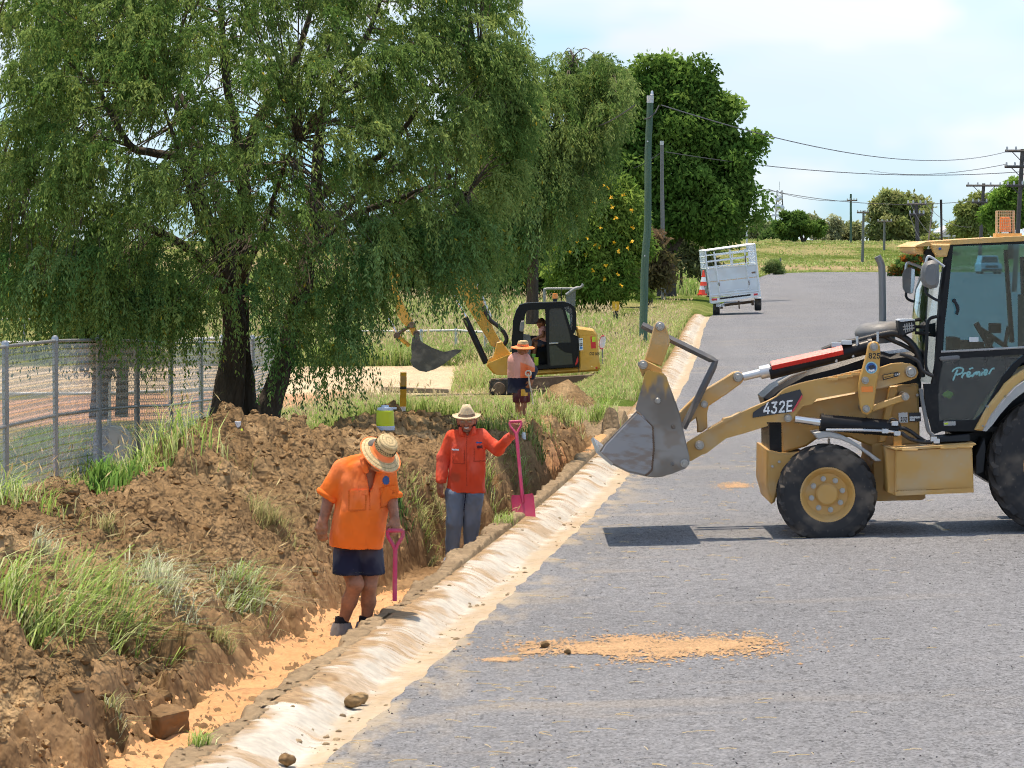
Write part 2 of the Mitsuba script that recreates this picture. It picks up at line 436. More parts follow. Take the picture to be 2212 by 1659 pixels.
def ground_col(p, n, uv):
    a, b, c = fbm(p.x * .18, p.y * .09, 0., 4), fbm(p.x * 1.1, p.y * .5, 3., 4), noise(p.x * 13, p.y * 13, 0.)
    green = mix((.085, .125, .026), (.20, .22, .075), smoothstep(.3, .72, b * .6 + a * .4))
    straw = mix((.36, .33, .17), (.30, .22, .11), b)
    far = smoothstep(300., 350., p.y)
    g = mix(green, straw, smoothstep(.46, .66, a + (c - .5) * .18) * (.45 + .2 * far))
    # sandy track behind the excavator and the red sand yard behind the fence
    e = (b - .5) * 5
    track = smoothstep(83., 87., p.y + e) * (1 - smoothstep(103., 107., p.y + e)) * (1 - smoothstep(-1.5, .8, p.x + (a - .5) * 3))
    yard = smoothstep(41., 43., p.y + e * .4 + (p.x + 6) * 1.0) * (1 - smoothstep(84., 88., p.y + e)) * (1 - smoothstep(-5.3, -4.6, p.x + (p.y - 44) * -.02 + (a - .5) * 1.2)) * (1 - smoothstep(.56, .64, fbm(p.x * .25 + 4, p.y * .12, 1., 3)) * .8)
    sand = mix((.58, .42, .27), (.66, .54, .38), b) * (.88 + .2 * c)
    red = mix((.50, .27, .155), (.56, .36, .23), a * .7 + c * .3)
    g = mix(g, sand, dr.clip(track * .95, 0, 1))
    g = mix(g, red, dr.clip(yard, 0, 1))
    g = mix(g, (.42, .30, .2), smoothstep(352., 357., p.y + e) * (1 - smoothstep(364., 372., p.y + e)) * .6)
    return g * (.86 + .28 * c)


bumped('ground_mat', {'type': 'diffuse', 'reflectance': proc(ground_col)}, lambda p, n, uv: fbm(p.x * 9, p.y * 9, p.z * 3, 3), .03, .01)
structure('ground', (V, Fs), 'ground_mat', 'grassy ground with sandy tracks running back to a low rise')

# fine patch: trench, sand bed, spoil heap
ys = [15.5]
while ys[-1] < 63.5: ys.append(ys[-1] + .012 + .0009 * ys[-1])
Yf = np.array(ys); Tf = np.unique(np.r_[np.arange(.54, 2.6, .02), np.arange(2.6, 4.3, .03), np.arange(4.3, 6.31, .06)])
V, Fs, tt, yy = grid_mesh(Tf, Yf)
cen = V[Fs].mean(1); tcen = edge(cen[:, 1]) - cen[:, 0]
nz = (meshkit.fbm(cen * 2.2, 3, 51) - .5)
_fn = np.cross(V[Fs[:, 1]] - V[Fs[:, 0]], V[Fs[:, 2]] - V[Fs[:, 0]]); fnz = np.abs(_fn[:, 2]) / (np.linalg.norm(_fn, axis=1) + 1e-12)
onfloor = (cen[:, 2] < FLOOR(cen[:, 1]) + .085 + nz * .06) & (tcen < LEFT(cen[:, 1]) + .15 + nz * .5) & (fnz > .80) & (tcen > .72) & (cen[:, 1] < 35 + nz * 3) | ((tcen > .66) & (tcen < 1.35 + nz) & (np.abs(cen[:, 1] - 50.5 + nz * 4) < 1.9) & (cen[:, 2] > -.25))
lip = (tcen < .95) & ~onfloor
tailing = (cen[:, 1] > 55.0 + nz * 3) | (tcen > 5.0 + nz * .8)
mound_sel = ((cen[:, 0] - .98) / (.62 + nz)) ** 2 + ((cen[:, 1] - 61.6) / 1.0) ** 2 < 1
onfloor &= ~mound_sel; lip &= ~mound_sel; tailing &= ~mound_sel
heap_sel = ~mound_sel & ~onfloor & ~lip & ~tailing & (tcen > LEFT(cen[:, 1]) + .35 + nz * .5)
trench_sel = ~mound_sel & ~onfloor & ~lip & ~tailing & ~heap_sel


def soil_col(p, n, uv):
    a, b, c = fbm(p.x * .9, p.y * .7, p.z * 1.2, 4), fbm(p.x * 5, p.y * 5, p.z * 5, 3), noise(p.x * 38, p.y * 38, p.z * 38)
    k = mix((.125, .085, .048), (.335, .235, .135), dr.clip(a * .75 + b * .65 - .2, 0, 1))
    k = mix(k, (.42, .31, .185), smoothstep(.48, .68, fbm(p.x * 1.7, p.y * .6, p.z + 5., 3)) * .75)
    return k * mi.Color3f(1.22, 1.14, 1.02) * (.68 + .50 * c) * (.82 + .36 * noise(p.x * 17, p.y * 17, p.z * 17))


def wall_col(p, n, uv):                            # cut face: vertical streaks, clay bands
    a, b = fbm(p.x * 3, p.y * 3, p.z * 2.2, 4), fbm(p.x * 1.1, p.y * .8, p.z * 4, 3)
    k = mix((.15, .09, .045), (.40, .26, .14), dr.clip(a * 1.0 + b * .6 - .3, 0, 1))
    return k * (.8 + .34 * noise(p.x * 33, p.y * 33, p.z * 33))


def sand_col(p, n, uv):
    a, b, c = fbm(p.x * 1.6, p.y * 1.1, 0., 3), noise(p.x * 17, p.y * 17, p.z * 17), noise(p.x * 60, p.y * 60, p.z * 60)
    k = mix((.60, .315, .145), (.70, .415, .215), a)
    return mix(k, (.40, .26, .15), smoothstep(.86, .95, b) * .6) * (.86 + .22 * c)


crumb = lambda p, n, uv: fbm(p.x * 26, p.y * 26, p.z * 26, 4)
bumped('soil_mat', {'type': 'diffuse', 'reflectance': proc(soil_col)}, crumb, .06, .004, True)
bumped('wall_mat', {'type': 'diffuse', 'reflectance': proc(wall_col)}, lambda p, n, uv: fbm(p.x * 20, p.y * 20, p.z * 9, 4), .035, .004, True)
bumped('sand_mat', {'type': 'diffuse', 'reflectance': proc(sand_col)}, lambda p, n, uv: fbm(p.x * 22, p.y * 22, p.z * 22, 4), .016, .004, True)


def sub(sel):
    f = Fs[sel]; u, inv = np.unique(f, return_inverse=True)
    return V[u], inv.reshape(-1, 3)


structure('trench', sub(trench_sel), 'wall_mat', 'steep cut earth side of the trench with roots and clods', smooth=True)
structure('sand_bed', sub(onfloor), 'sand_mat', 'orange bedding sand along the floor of the trench', smooth=True)
bumped('verge_mat', {'type': 'diffuse', 'reflectance': proc(lambda p, n, uv: mix((.20, .145, .09), (.44, .33, .21), fbm(p.x * 4, p.y * 4, p.z * 4, 4)) * (.8 + .36 * noise(p.x * 40, p.y * 40, p.z * 40)))}, crumb, .03, .004, True)
structure('verge', sub(lip | tailing), 'verge_mat', 'loose brown soil along the back of the kerb', smooth=True)
HEAP = thing('spoil_heap', 'long lumpy heap of brown excavated soil between the trench and the fence', 'soil heap')
scene[HEAP] = mikit.ply(sub(heap_sel), 'soil_mat', smooth=True)

MOUND = thing('soil_mound', 'small round mound of brown soil in the verge grass below the excavator', 'soil heap')
scene[MOUND] = mikit.ply(sub(mound_sel), 'soil_mat', smooth=True)

# road
Yr = np.unique(np.r_[np.arange(-20, 16, 4), np.arange(16, 70, .16), np.arange(70, 150, 4), np.arange(150, 342, 8)]); Wr = np.array([0, .3, .7, 1.5, 2.5, 4.5, 7, 10, 20, 60.0])


def road_z(w): return -.075 + .03 * np.minimum(w, 4.6)


Vr = []
for y in Yr:
    e0 = float(edge(y)); jit = (meshkit.fbm(np.array([[y * 2.6, 0, 0]]), 5, 3)[0] - .5) * .10
    for w in Wr: Vr.append((e0 + w + (jit if w == 0 else 0), y, road_z(w) + (.32 * S(200, 300, y))))
Vr = np.array(Vr); a, b = len(Yr), len(Wr)
i, j = np.meshgrid(np.arange(a - 1), np.arange(b - 1), indexing='ij'); q = (i * b + j).ravel()
Fr = np.vstack([np.stack([q, q + 1, q + b + 1], 1), np.stack([q, q + b + 1, q + b], 1)])


def asphalt_col(p, n, uv):
    a, b = fbm(p.x * .5, p.y * .22, 0., 4), noise(p.x * 75, p.y * 42, 0.)
    c = noise(p.x * 31 + 9, p.y * 13, 4.)
    g = .165 + .05 * (a - .5) + .13 * (b - .5) + .05 * (noise(p.x * 19, p.y * 15, 8.) - .5)
    g = g * (1 - .42 * smoothstep(.80, .93, c))
    # worn wheel paths far off
    g = g * (1 + .05 * smoothstep(.5, .7, fbm(p.x * 1.4 - p.y * .06, p.y * .02, 2., 3)))
    col = mi.Color3f(g * .985, g * .99, g * 1.03)
    dust = smoothstep(.60, .80, fbm(p.x * .6, p.y * 1.6, 6., 4)) * .35 + smoothstep(.88, .97, noise(p.x * 9, p.y * 40, 1.)) * .25
    near = p.x - ((p.y - 20) * .105 - 1.05)
    dust = dust + smoothstep(.42, .66, fbm(p.x * 5, p.y * 1.5, 2., 4)) * dr.exp(-dr.maximum(near, 0) / .26) * 1.15 * (1 - smoothstep(52., 66., p.y))
    return mix(col, (.46, .36, .22), dr.clip(dust, 0, 1.6) * .5 * (1 - smoothstep(0., 4.5, p.x - (p.y - 20) * .095 + 1.1) * .8))


bumped('asphalt_mat', {'type': 'principled', 'base_color': proc(asphalt_col), 'roughness': .62, 'specular': .45}, lambda p, n, uv: noise(p.x * 62, p.y * 62, 0.) + noise(p.x * 26, p.y * 26, 3.) * .6, .010, .004)
structure('road', (Vr, Fr), 'asphalt_mat', 'freshly sealed grey chip road curving away to the left')

# kerb: rolled concrete profile swept along the road edge, with its own joints
PROF = [(-.16, -.12), (-.16, -.086), (.0, -.086), (.05, -.094), (.22, -.10), (.26, -.09), (.32, -.055), (.38, -.018), (.44, .008), (.52, .022), (.60, .026), (.70, .018), (.72, -.12)]
Yk = np.unique(np.r_[np.arange(10, 64, .12), np.arange(64, 149, .6)])
Vk, UV = [], []
for y in Yk:
    e0 = float(edge(y)); g = min(abs((y / 1.5) % 1 - .0), 1 - abs((y / 1.5) % 1)) * 1.5
    for t, z in PROF: Vk.append((e0 - t, y, z)); UV.append((t, y))
Vk = np.array(Vk); a, b = len(Yk), len(PROF)
i, j = np.meshgrid(np.arange(a - 1), np.arange(b - 1), indexing='ij'); q = (i * b + j).ravel()
Fk = np.vstack([np.stack([q, q + b, q + b + 1], 1), np.stack([q, q + b + 1, q + 1], 1)])


def kerb_col(p, n, uv):
    t, y = uv.x, uv.y
    c = mix((.46, .425, .36), (.66, .62, .54), fbm(t * 4, y * 1.9, 0., 5)) * (.90 + .2 * noise(t * 24, y * 24, 8.))
    y = y + (fbm(t * 3, y * 1.1, 5., 3) - .5) * .5
    streak = noise(t * 1.1 + 3, y * 27 - t * 7, 0.) * .6 + noise(t * 2.3, y * 61 - t * 12, 2.) * .4    # mud dragged across by the bucket
    patch = fbm(t * 2.5, y * 2.1, 7., 4)
    group = smoothstep(.47, .62, fbm(t * .8, y * .8, 11., 3))
    k = dr.maximum(smoothstep(.50, .70, streak) * group, smoothstep(.57, .68, patch) * .8)
    rub = smoothstep(.56, .74, fbm(t * 3.2 + 8, y * 5, 3., 5)) * .45
    back = smoothstep(.46, .62, t + (fbm(t * 4, y * 3.5, 1., 3) - .5) * .5)
    gutter = 1 - smoothstep(.14, .26, t + (fbm(t * 4, y * 3, 2., 3) - .5) * .2)
    mud = mix((.36, .25, .15), (.52, .38, .24), noise(t * 30, y * 30, 2.))
    c = mix(c, mix((.40, .31, .205), (.60, .475, .32), fbm(t * 6, y * 2.5, 4., 4)), gutter * (.8 + .3 * (noise(t * 25, y * 12, 5.) - .5)))
    c = mix(c, mud, dr.clip(k * .85 * (1 - gutter * .55) + rub * (1 - gutter * .7), 0, .92))
    c = mix(c, mix((.26, .17, .09), (.44, .30, .17), noise(t * 20, y * 20, 9.)), dr.clip(back, 0, 1) * .92)
    return c * (.9 + .14 * noise(p.x * 55, p.y * 55, p.z * 55))


bumped('kerb_mat', {'type': 'diffuse', 'reflectance': proc(kerb_col)}, lambda p, n, uv: fbm(uv.x * 14, uv.y * 22 - uv.x * 6, 0., 4), .007, .004, True)
structure('kerb', (Vk, Fk), 'kerb_mat', 'rolled pale concrete kerb smeared with mud beside the trench', uv=np.array(UV))
# ------------------------------------------------------------------ backhoe loader (faces the kerb, broadside to the camera)
YELLOW, DUST = (.55, .315, .085), (.50, .38, .23)
mat('cat_yellow', dusty(YELLOW, DUST, .62, 4), .48, clearcoat=.12)
mat('cat_yellow_plain', dusty((.60, .33, .07), DUST, .22, 7), .40, clearcoat=.3)
mat('roof_yellow', dusty((.66, .40, .13), (.66, .50, .30), .3, 3), .5)
mat('black_paint', dusty((.010, .011, .014), (.20, .17, .13), .07, 8), .36, spec=.25)
mat('black_plastic', (.022, .024, .028), .5, spec=.3)
mat('grey_plastic', dusty((.16, .165, .17), (.34, .31, .27), .3, 9), .5)
mat('fender_grey', dusty((.40, .40, .39), (.55, .5, .42), .4, 9), .6)
mat('rust_steel', dusty((.12, .075, .05), (.30, .22, .15), .5, 6), .7)
mat('rubber', dusty((.022, .022, .024), (.20, .16, .12), .55, 5), .75)
mat('rubber_hose', (.02, .02, .022), .5)
mat('chrome', (.82, .82, .82), .14, 1.0)
mat('steel_pin', (.42, .40, .37), .38, .9)
mat('white_paint', (.80, .80, .78), .45)
mat('red_paint', (.62, .03, .035), .4)
mat('dark_decal', (.035, .036, .042), .4)
mat('pink_red', (.62, .06, .08), .45)
mat('cage_beige', (.52, .40, .26), .6)
mat('text_white', (.80, .80, .80), .5)
mat('text_black', (.02, .02, .02), .5)
mat('text_teal', (.28, .55, .56), .5)
mat('orange_lens', (.90, .23, .02), .25, spec_trans=0.0, clearcoat=1.0)
mat('silver', (.62, .64, .66), .35, .6)
mat('seat_black', (.006, .008, .012), .8, spec=.1)
mat('hi_vis_yellow', (.55, .70, .04), .7)
scene['cab_glass'] = {'type': 'thindielectric', 'specular_transmittance': rgb((.56, .74, .80))}
scene['clear_glass'] = {'type': 'thindielectric', 'specular_transmittance': rgb((.80, .90, .86))}


def worn_steel(p, n, uv):
    a, b = fbm(p.x * 3.2, p.y * 3, p.z * 3.2, 4), fbm(p.x * 14, p.y * 14, p.z * 5, 3)
    edge_rust = smoothstep(.55, .75, fbm(p.x * 7 + 3, p.y * 7, p.z * 7, 3))
    c = mix((.19, .165, .14), (.30, .28, .26), smoothstep(.35, .62, a))
    c = mix(c, (.20, .12, .06), edge_rust * .35)
    c = mix(c, (.15, .125, .10), smoothstep(1.0, 1.5, p.z + (a - .5) * .5) * .55 + smoothstep(.60, .72, fbm(p.x * 1.6, p.y, p.z * 7, 4)) * .4)
    paint = smoothstep(1.52, 1.72, p.z + (b - .5) * .5 + (a - .5) * .4)
    return mix(c, (.52, .30, .065), paint * (.65 + .35 * smoothstep(.4, .5, b)))


mat('bucket_steel', proc(worn_steel), .42, .35)
mat('wear_steel', proc(lambda p, n, uv: mix(mix((.25, .245, .25), (.36, .36, .375), fbm(p.x * 2, p.y * 2, p.z * 2, 3)), (.22, .15, .10), smoothstep(.47, .66, fbm(p.x * 5, p.y * 5, p.z * 11, 4)) * .6)), .40, .4)
YB = 34.9                                          # near face of the near tyres
B = thing('backhoe_loader', 'yellow backhoe loader with tinted black cab and raised steel bucket on the road', 'backhoe loader')


def Bp(name, mesh, m, smooth=30, parent=None, label=None):
    return part(parent or B, name, mesh, m, smooth, label)


# -- bucket (four-in-one, opening towards the kerb)
bk = tl(2, 2, [(1128, 0), (1352, -10), (1395, 130), (1440, 260), (1530, 640), (1532, 690), (1500, 728), (1380, 778), (1300, 797), (1240, 803), (1160, 795), (1000, 760), (870, 692), (750, 590), (800, 520), (1078, 232), (1068, 215)])
top = tl(2, 1, [(1350, 1645), (1338, 1600), (1308, 1568), (1180, 1541), (1155, 1556), (1140, 1600)])
side = top[::-1] + bk[1:] + bk[:1]
yb0, yb1 = 34.72, 37.12
hub = Bp('bucket', prism(side, yb0, yb0 + .05, holes=[[(2, 2)] and [tuple(np.array(tl(2, 2, [(1395, 370)])[0]) + 5.2 * np.array([math.cos(a), math.sin(a)])) for a in np.linspace(0, 6.28, 14)[:-1]],
                                                      [tuple(np.array(tl(2, 2, [(1388, 690)])[0]) + 4.6 * np.array([math.cos(a), math.sin(a)])) for a in np.linspace(0, 6.28, 14)[:-1]]]), 'bucket_steel', 30)
Bp('side_plate', prism(side, yb1 - .05, yb1), 'bucket_steel', 30, hub)


def wall(path, thick, y0, y1):                     # a bent plate: the photo's line with a thickness, run across the bucket
    line = LineString([tuple(W(u, v, y0)[[0, 2]]) for u, v in path]).buffer(thick / 2, cap_style=2)
    m = trimesh.creation.extrude_polygon(line, y1 - y0, engine='earcut'); v = m.vertices
    return trimesh.Trimesh(np.c_[v[:, 0], y0 + v[:, 2], v[:, 1]], m.faces[:, ::-1], process=False)


Bp('shell', cat([wall(tl(2, 2, [(1400, 150), (1440, 270), (1522, 640), (1518, 690), (1490, 722), (1300, 788), (1240, 795), (1160, 786), (1005, 752), (880, 690), (770, 600)]), .03, yb0 + .05, yb1 - .05),
                 wall(tl(2, 1, [(1165, 1562), (1305, 1580), (1340, 1650), (1395, 1800)]), .03, yb0 + .05, yb1 - .05)]), 'bucket_steel', 30, hub)
Bp('cutting_edge', wall(tl(2, 2, [(738, 584), (870, 695)]), .035, yb0 - .01, yb1 + .01), 'steel_pin', 30, hub)
Bp('wear_plate', prism(tl(2, 2, [(1078, 250), (1130, 272), (1214, 365), (1222, 560), (1206, 745), (1150, 786), (1000, 752), (874, 686), (768, 592), (808, 526)]), yb0 - .022, yb0 - .002, bev=.008), 'wear_steel', 20, hub)
Bp('weld_rib', tube([W(u, v, yb0 - .01) for u, v in tl(2, 2, [(1080, 240), (1215, 372), (1224, 560), (1206, 748), (1152, 792)])], .013, 6), 'rust_steel', 40, hub)
for (u, v), r in zip(tl(2, 2, [(1260, 145), (1490, 688)]), (6.5, 9)):
    Bp('pivot_pin', cat([pin(u, v, yb0 - .03, yb0 + .02, r), pin(u, v, yb0 - .05, yb0, r * .5)]), 'steel_pin', 30, hub)

# -- bucket linkage plates and levelling bar
lev = tl(2, 1, [(1226, 1166), (1232, 1144), (1250, 1126), (1284, 1119), (1314, 1131), (1330, 1158), (1350, 1216), (1367, 1285), (1360, 1318), (1292, 1506), (1215, 1480), (1146, 1452), (1180, 1345)])
Bp('tipping_lever', prism(lev, 35.0, 35.07, bev=.008), 'cat_yellow')
lug = tl(2, 1, [(1100, 1462), (1124, 1449), (1160, 1456), (1292, 1522), (1300, 1570), (1240, 1560), (1185, 1540), (1150, 1560), (1132, 1604), (1108, 1545), (1096, 1500)])
Bp('bucket_lug', prism(lug, 34.92, 34.99, bev=.008), 'cat_yellow')
for (u, v), y0 in zip(tl(2, 1, [(1280, 1162), (1135, 1495)]), (34.93, 34.86)):
    Bp('pivot_pin', cat([pin(u, v, y0, 35.12, 10), pin(u, v, y0 - .025, y0 + .03, 6.5)]), 'steel_pin')
bar = [W(u, v, 35.16) for u, v in tl(2, 1, [(1122, 1150), (1755, 1462), (1738, 1515), (1478, 2042)])]
bar2 = np.array([bar[0], bar[0] * .06 + bar[1] * .94, bar[1], bar[2], bar[2] * .9 + bar[3] * .1, bar[3]])
sq = tube(bar2, .036, 4)
mat('bar_grey', dusty((.10, .105, .115), (.3, .27, .23), .3, 8), .45)
Bp('levelling_bar', sq, 'bar_grey', 20)

# -- loader arms: near and far one alike
arm = tl(2, 2, [(1504, 545), (1520, 505), (1560, 480), (1810, 325), (2070, 208), (2212, 148)]) + tl(3, 2, [(70, 110), (130, 52), (190, 22), (260, 0)]) + tl(3, 1, [(330, 1640), (560, 1592), (830, 1530), (985, 1514), (1080, 1482), (1170, 1478), (1240, 1488), (1285, 1518), (1300, 1560), (1285, 1604), (1240, 1625)]) \
    + tl(3, 2, [(1000, 30), (700, 80), (420, 130), (385, 175), (300, 190), (255, 245), (210, 315), (170, 330), (60, 330), (-10, 330)]) + tl(2, 2, [(2212, 362), (2030, 420), (1850, 470), (1680, 600), (1640, 612), (1545, 668), (1530, 660)])
Bp('loader_arm', prism(arm, 35.02, 35.16, bev=.012), 'cat_yellow', 25)
Bp('loader_arm', prism(arm, 36.66, 36.80), 'cat_yellow', 25)
ledge = tl(2, 2, [(1700, 390), (1820, 322), (1830, 300), (1895, 285), (1980, 242), (1975, 262), (1905, 300), (1835, 335), (1705, 410)])
Bp('arm_guard', prism(ledge, 34.99, 35.2), 'cat_yellow')
for (u, v) in tl(3, 1, [(560, 1615), (640, 1598), (690, 1588), (760, 1573)]):
    Bp('arm_bracket', box(*(np.array([-.05, .05]) + W(u, v, 35.0)[0]), 34.98, 35.16, *(np.array([-.015, .015]) + W(u, v, 35.0)[2]), b=.006), 'roof_yellow')
bell = tl(2, 1, [(1752, 1658), (1915, 1556), (1960, 1548), (1995, 1568), (2006, 1598), (1998, 1632)]) + tl(2, 2, [(1975, 0), (1850, 90), (1700, 190), (1684, 260), (1690, 380), (1640, 415), (1604, 418), (1602, 350), (1590, 292), (1540, 330), (1478, 372), (1456, 350), (1438, 250), (1580, 110), (1680, 40)])
Bp('bell_crank', prism(bell, 35.22, 35.34, bev=.01), 'cat_yellow', 25)
Bp('bell_crank', prism(bell, 36.45, 36.57), 'cat_yellow', 25)
for c, r, (x, y), q, y0 in ((2, 2, (1622, 530), 10.5, 34.97), (2, 2, (1663, 176), 8, 35.17), (2, 1, (1955, 1600), 11, 35.15), (3, 1, (1237, 1555), 13, 34.95), (3, 2, (175, 297), 9, 34.97), (3, 2, (1190, 110), 9, 34.92), (3, 2, (850, 215), 9, 34.87), (3, 1, (842, 1628), 9, 34.87), (3, 1, (917, 1340), 9.5, 34.87)):
    u, v = tl(c, r, [(x, y)])[0]
    Bp('pivot_pin', cat([pin(u, v, y0, 35.4, q), pin(u, v, y0 - .022, y0 + .04, q * .62)]), 'steel_pin')
# tilt cylinder: rod, red lock bar, barrel
c0, c1 = W(*tl(2, 1, [(1998, 1598)])[0], 35.25), W(*tl(3, 1, [(905, 1325)])[0], 35.25)
rod_end = c0 + (c1 - c0) * .20
Bp('tilt_rod', cat([cyl(c0, rod_end, .042), cyl(c0 + (c1 - c0) * .13, c0 + (c1 - c0) * .21, .068)]), 'silver')
Bp('tilt_cylinder', cat([cyl(rod_end - (0, 0, .02), c1, .075), cyl(c1 - (c1 - c0) * .03, c1, .085)]), 'black_paint')
ra, rb = W(*tl(3, 1, [(28, 1500)])[0], 35.15), W(*tl(3, 1, [(646, 1365)])[0], 35.15)
dz = np.array([0, 0, .07])
Bp('lock_bar', tube([ra, rb], .046, 4), 'red_paint', 15)
hose = curve([W(u, v, 35.3) for u, v in tl(3, 1, [(470, 1372), (620, 1318), (800, 1280), (1000, 1228), (1100, 1222), (1200, 1275), (1270, 1350), (1310, 1450), (1330, 1600)])])
Bp('hydraulic_hose', tube(hose, .034, 8), 'rubber_hose', 60)
Bp('hydraulic_hose', tube(curve([W(u, v, 35.35) for u, v in tl(3, 1, [(700, 1330), (830, 1290), (980, 1245), (1090, 1290), (1180, 1330), (1290, 1400), (1340, 1500)])]), .022, 8), 'rubber_hose', 60)
Bp('hydraulic_hose', tube(curve([W(u, v, 34.9) for u, v in tl(3, 1, [(1140, 1400), (1230, 1425), (1300, 1470), (1335, 1540), (1400, 1580), (1430, 1585)])]), .018, 8), 'rubber_hose', 60)
for u, v in tl(3, 1, [(590, 1318), (680, 1300)]): Bp('valve_block', box(W(u - 11, v, 35.2)[0], W(u + 11, v, 35.2)[0], 35.16, 35.3, W(u, v + 5, 35.2)[2], W(u, v - 5, 35.2)[2], .008), 'silver')
for u, v in tl(3, 1, [(770, 1290), (735, 1385), (948, 1250), (590, 1425)]): Bp('hose_clip', cyl(W(u, v, 35.2) + (0, 0, -.05), W(u, v, 35.2) + (0, 0, .05), .014, 8), 'silver')
# upright lever plate carrying the fleet number
plate = tl(3, 1, [(862, 1332), (874, 1310), (893, 1294), (920, 1288), (948, 1298), (966, 1326), (972, 1380), (968, 1500), (940, 1656)]) + tl(3, 2, [(915, 190), (895, 245), (862, 266), (820, 256), (798, 205), (786, 110), (782, 0)]) + tl(3, 1, [(795, 1590), (828, 1480), (850, 1400)])
Bp('lever_plate', prism(plate, 34.90, 34.96, bev=.012), 'cat_yellow_plain', 25)
Bp('lever_plate', prism(plate, 36.86, 36.92), 'cat_yellow_plain', 25)
link = tl(3, 2, [(880, 192), (1160, 92), (1192, 80), (1220, 96), (1226, 118), (1205, 143), (1168, 150), (905, 240)])
Bp('link', prism(link, 34.97, 35.03, bev=.008), 'cat_yellow', 25)
u, v = tl(3, 1, [(866, 1438)])[0]
Bp('fleet_number', lettering('825', 34.898, u, v, 11.5, bold=True, wide=.86), 'text_black', False, label='black fleet number 825')
u, v = tl(3, 1, [(893, 1518)])[0]
p = W(u, v, 34.897); rr = 13 * YB / F
mat('crest_blue', (.03, .10, .33), .5); mat('crest_ring', (.30, .55, .62), .5); mat('crest_dark', (.03, .035, .05), .5)
disc = lambda r, y, sx=1, sz=1, dx=0, dz=0: tube([p + (dx, y, dz), p + (dx, y + .004, dz)], r, 28)
crest = Bp('crest', disc(rr, 0), 'crest_ring', 30, label='round blue council crest')
Bp('crest_field', disc(rr * .8, -.003), 'crest_blue', 30, crest)
Bp('crest_hills', cat([tube([p + (dx * rr, -.006, dz * rr), p + (dx * rr, -.002, dz * rr)], q * rr, 14) for dx, dz, q in ((-.25, .12, .28), (.2, .2, .3), (.45, .05, .2), (-.05, -.05, .3))]), 'crest_dark', 30, crest)
Bp('crest_paws', cat([tube([p + (dx * rr, -.006, dz * rr), p + (dx * rr, -.002, dz * rr)], q * rr, 14) for dx, dz, q in ((-.3, -.45, .2), (.02, -.5, .2), (.34, -.42, .2))]), 'text_white', 30, crest)
u, v = tl(3, 2, [(858, 45)])[0]; q = W(u, v, 34.89)
mat('reflector_orange', (.95, .25, .02), .25, clearcoat=1.0)
Bp('reflector', box(q[0] - .058, q[0] + .058, 34.885, 34.90, q[2] - .028, q[2] + .028, .006), 'reflector_orange')
# model decal
dec = tl(2, 2, [(2084, 246), (2100, 232), (2212, 160)]) + tl(3, 2, [(110, 92), (278, 46), (298, 98), (206, 242), (60, 262), (-134, 292)])
Bp('decal', prism(dec, 35.008, 35.014), 'dark_decal', False, label='dark model decal reading 432E')
u, v = tl(3, 2, [(-50, 262)])[0]
Bp('decal_text', lettering('432E', 35.004, u, v, 24, bold=True, slope=.105, wide=.78, shear=.05), 'text_white', False, label='white digits 432E')
Bp('decal_stripe', prism(tl(3, 2, [(292, 92), (299, 112), (222, 238), (202, 243), (235, 190)]), 35.0, 35.006), 'pink_red', False)
pl = tl(3, 1, [(990, 1580), (1125, 1552), (1130, 1592), (995, 1626)])
Bp('nameplate', prism(pl, 35.006, 35.012), 'text_black', False, label='small black-framed plate on the loader arm')
Bp('nameplate_face', prism(tl(3, 1, [(997, 1586), (1083, 1568), (1088, 1594), (1002, 1616)]), 35.001, 35.005), 'cat_yellow_plain', False)
u, v = tl(3, 1, [(1094, 1590)])[0]; Bp('nameplate_text', lettering('CAT', 35.0, u, v, 4.2, slope=.2, bold=True), 'text_white', False)
u, v = tl(3, 1, [(1006, 1606)])[0]; Bp('nameplate_text', lettering('Backhoe Loader', 34.998, u, v, 2.6, slope=.2), 'text_black', False)

# -- chassis and engine bay
hood = tl(3, 1, [(60, 1690), (330, 1545), (560, 1488), (830, 1398), (1000, 1380), (1060, 1400), (1300, 1370), (1330, 1660)]) + tl(3, 2, [(1330, 200), (0, 250), (-40, 120)])
Bp('bonnet', prism(hood, 35.45, 36.35, bev=.05), 'black_paint', 25)
Bp('bonnet_edge', tube(curve([W(u, v, 35.44) for u, v in tl(3, 1, [(90, 1655), (210, 1588), (330, 1545)])]), .018, 8), 'fender_grey')
eng = tl(3, 2, [(115, 240), (420, 130), (1000, 20), (1300, 0), (1312, 330), (1312, 520), (1010, 545), (985, 700), (990, 760), (905, 750), (900, 700), (940, 560), (700, 460), (430, 470), (330, 540), (120, 600)])
Bp('engine_side', prism(eng, 35.3, 36.5, bev=.02), 'cat_yellow', 25)
Bp('radiator_grille', cat([prism(tl(3, 2, [(10, 335), (112, 335), (130, 588), (14, 590)]), 35.33, 36.5)] + [prism(tl(3, 2, [(14, y), (118, y), (119, y + 6), (14, y + 6)]), 35.315, 35.34) for y in range(350, 580, 22)]), 'black_paint')
Bp('front_frame', prism(tl(3, 2, [(-10, 572), (120, 600), (310, 590), (250, 760), (120, 800), (60, 1020), (30, 1040), (-15, 880)]), 35.15, 36.65, bev=.02), 'cat_yellow', 25)
for (u, v) in tl(3, 2, [(97, 672), (38, 712), (926, 710), (1290, 96)]): Bp('bolt', pin(u, v, 35.13 if u < 1690 else 35.27, 35.32, 3.4, 10), 'steel_pin')
Bp('belly_frame', prism(tl(3, 2, [(940, 745), (1110, 745), (1110, 955), (1358, 955), (1362, 985), (1330, 1003), (945, 1012)]), 35.3, 36.6), 'cat_yellow')
Bp('pedestal', prism(tl(3, 2, [(900, 520), (1018, 500), (1020, 760), (980, 950), (930, 940)]), 35.25, 36.4), 'cat_yellow')
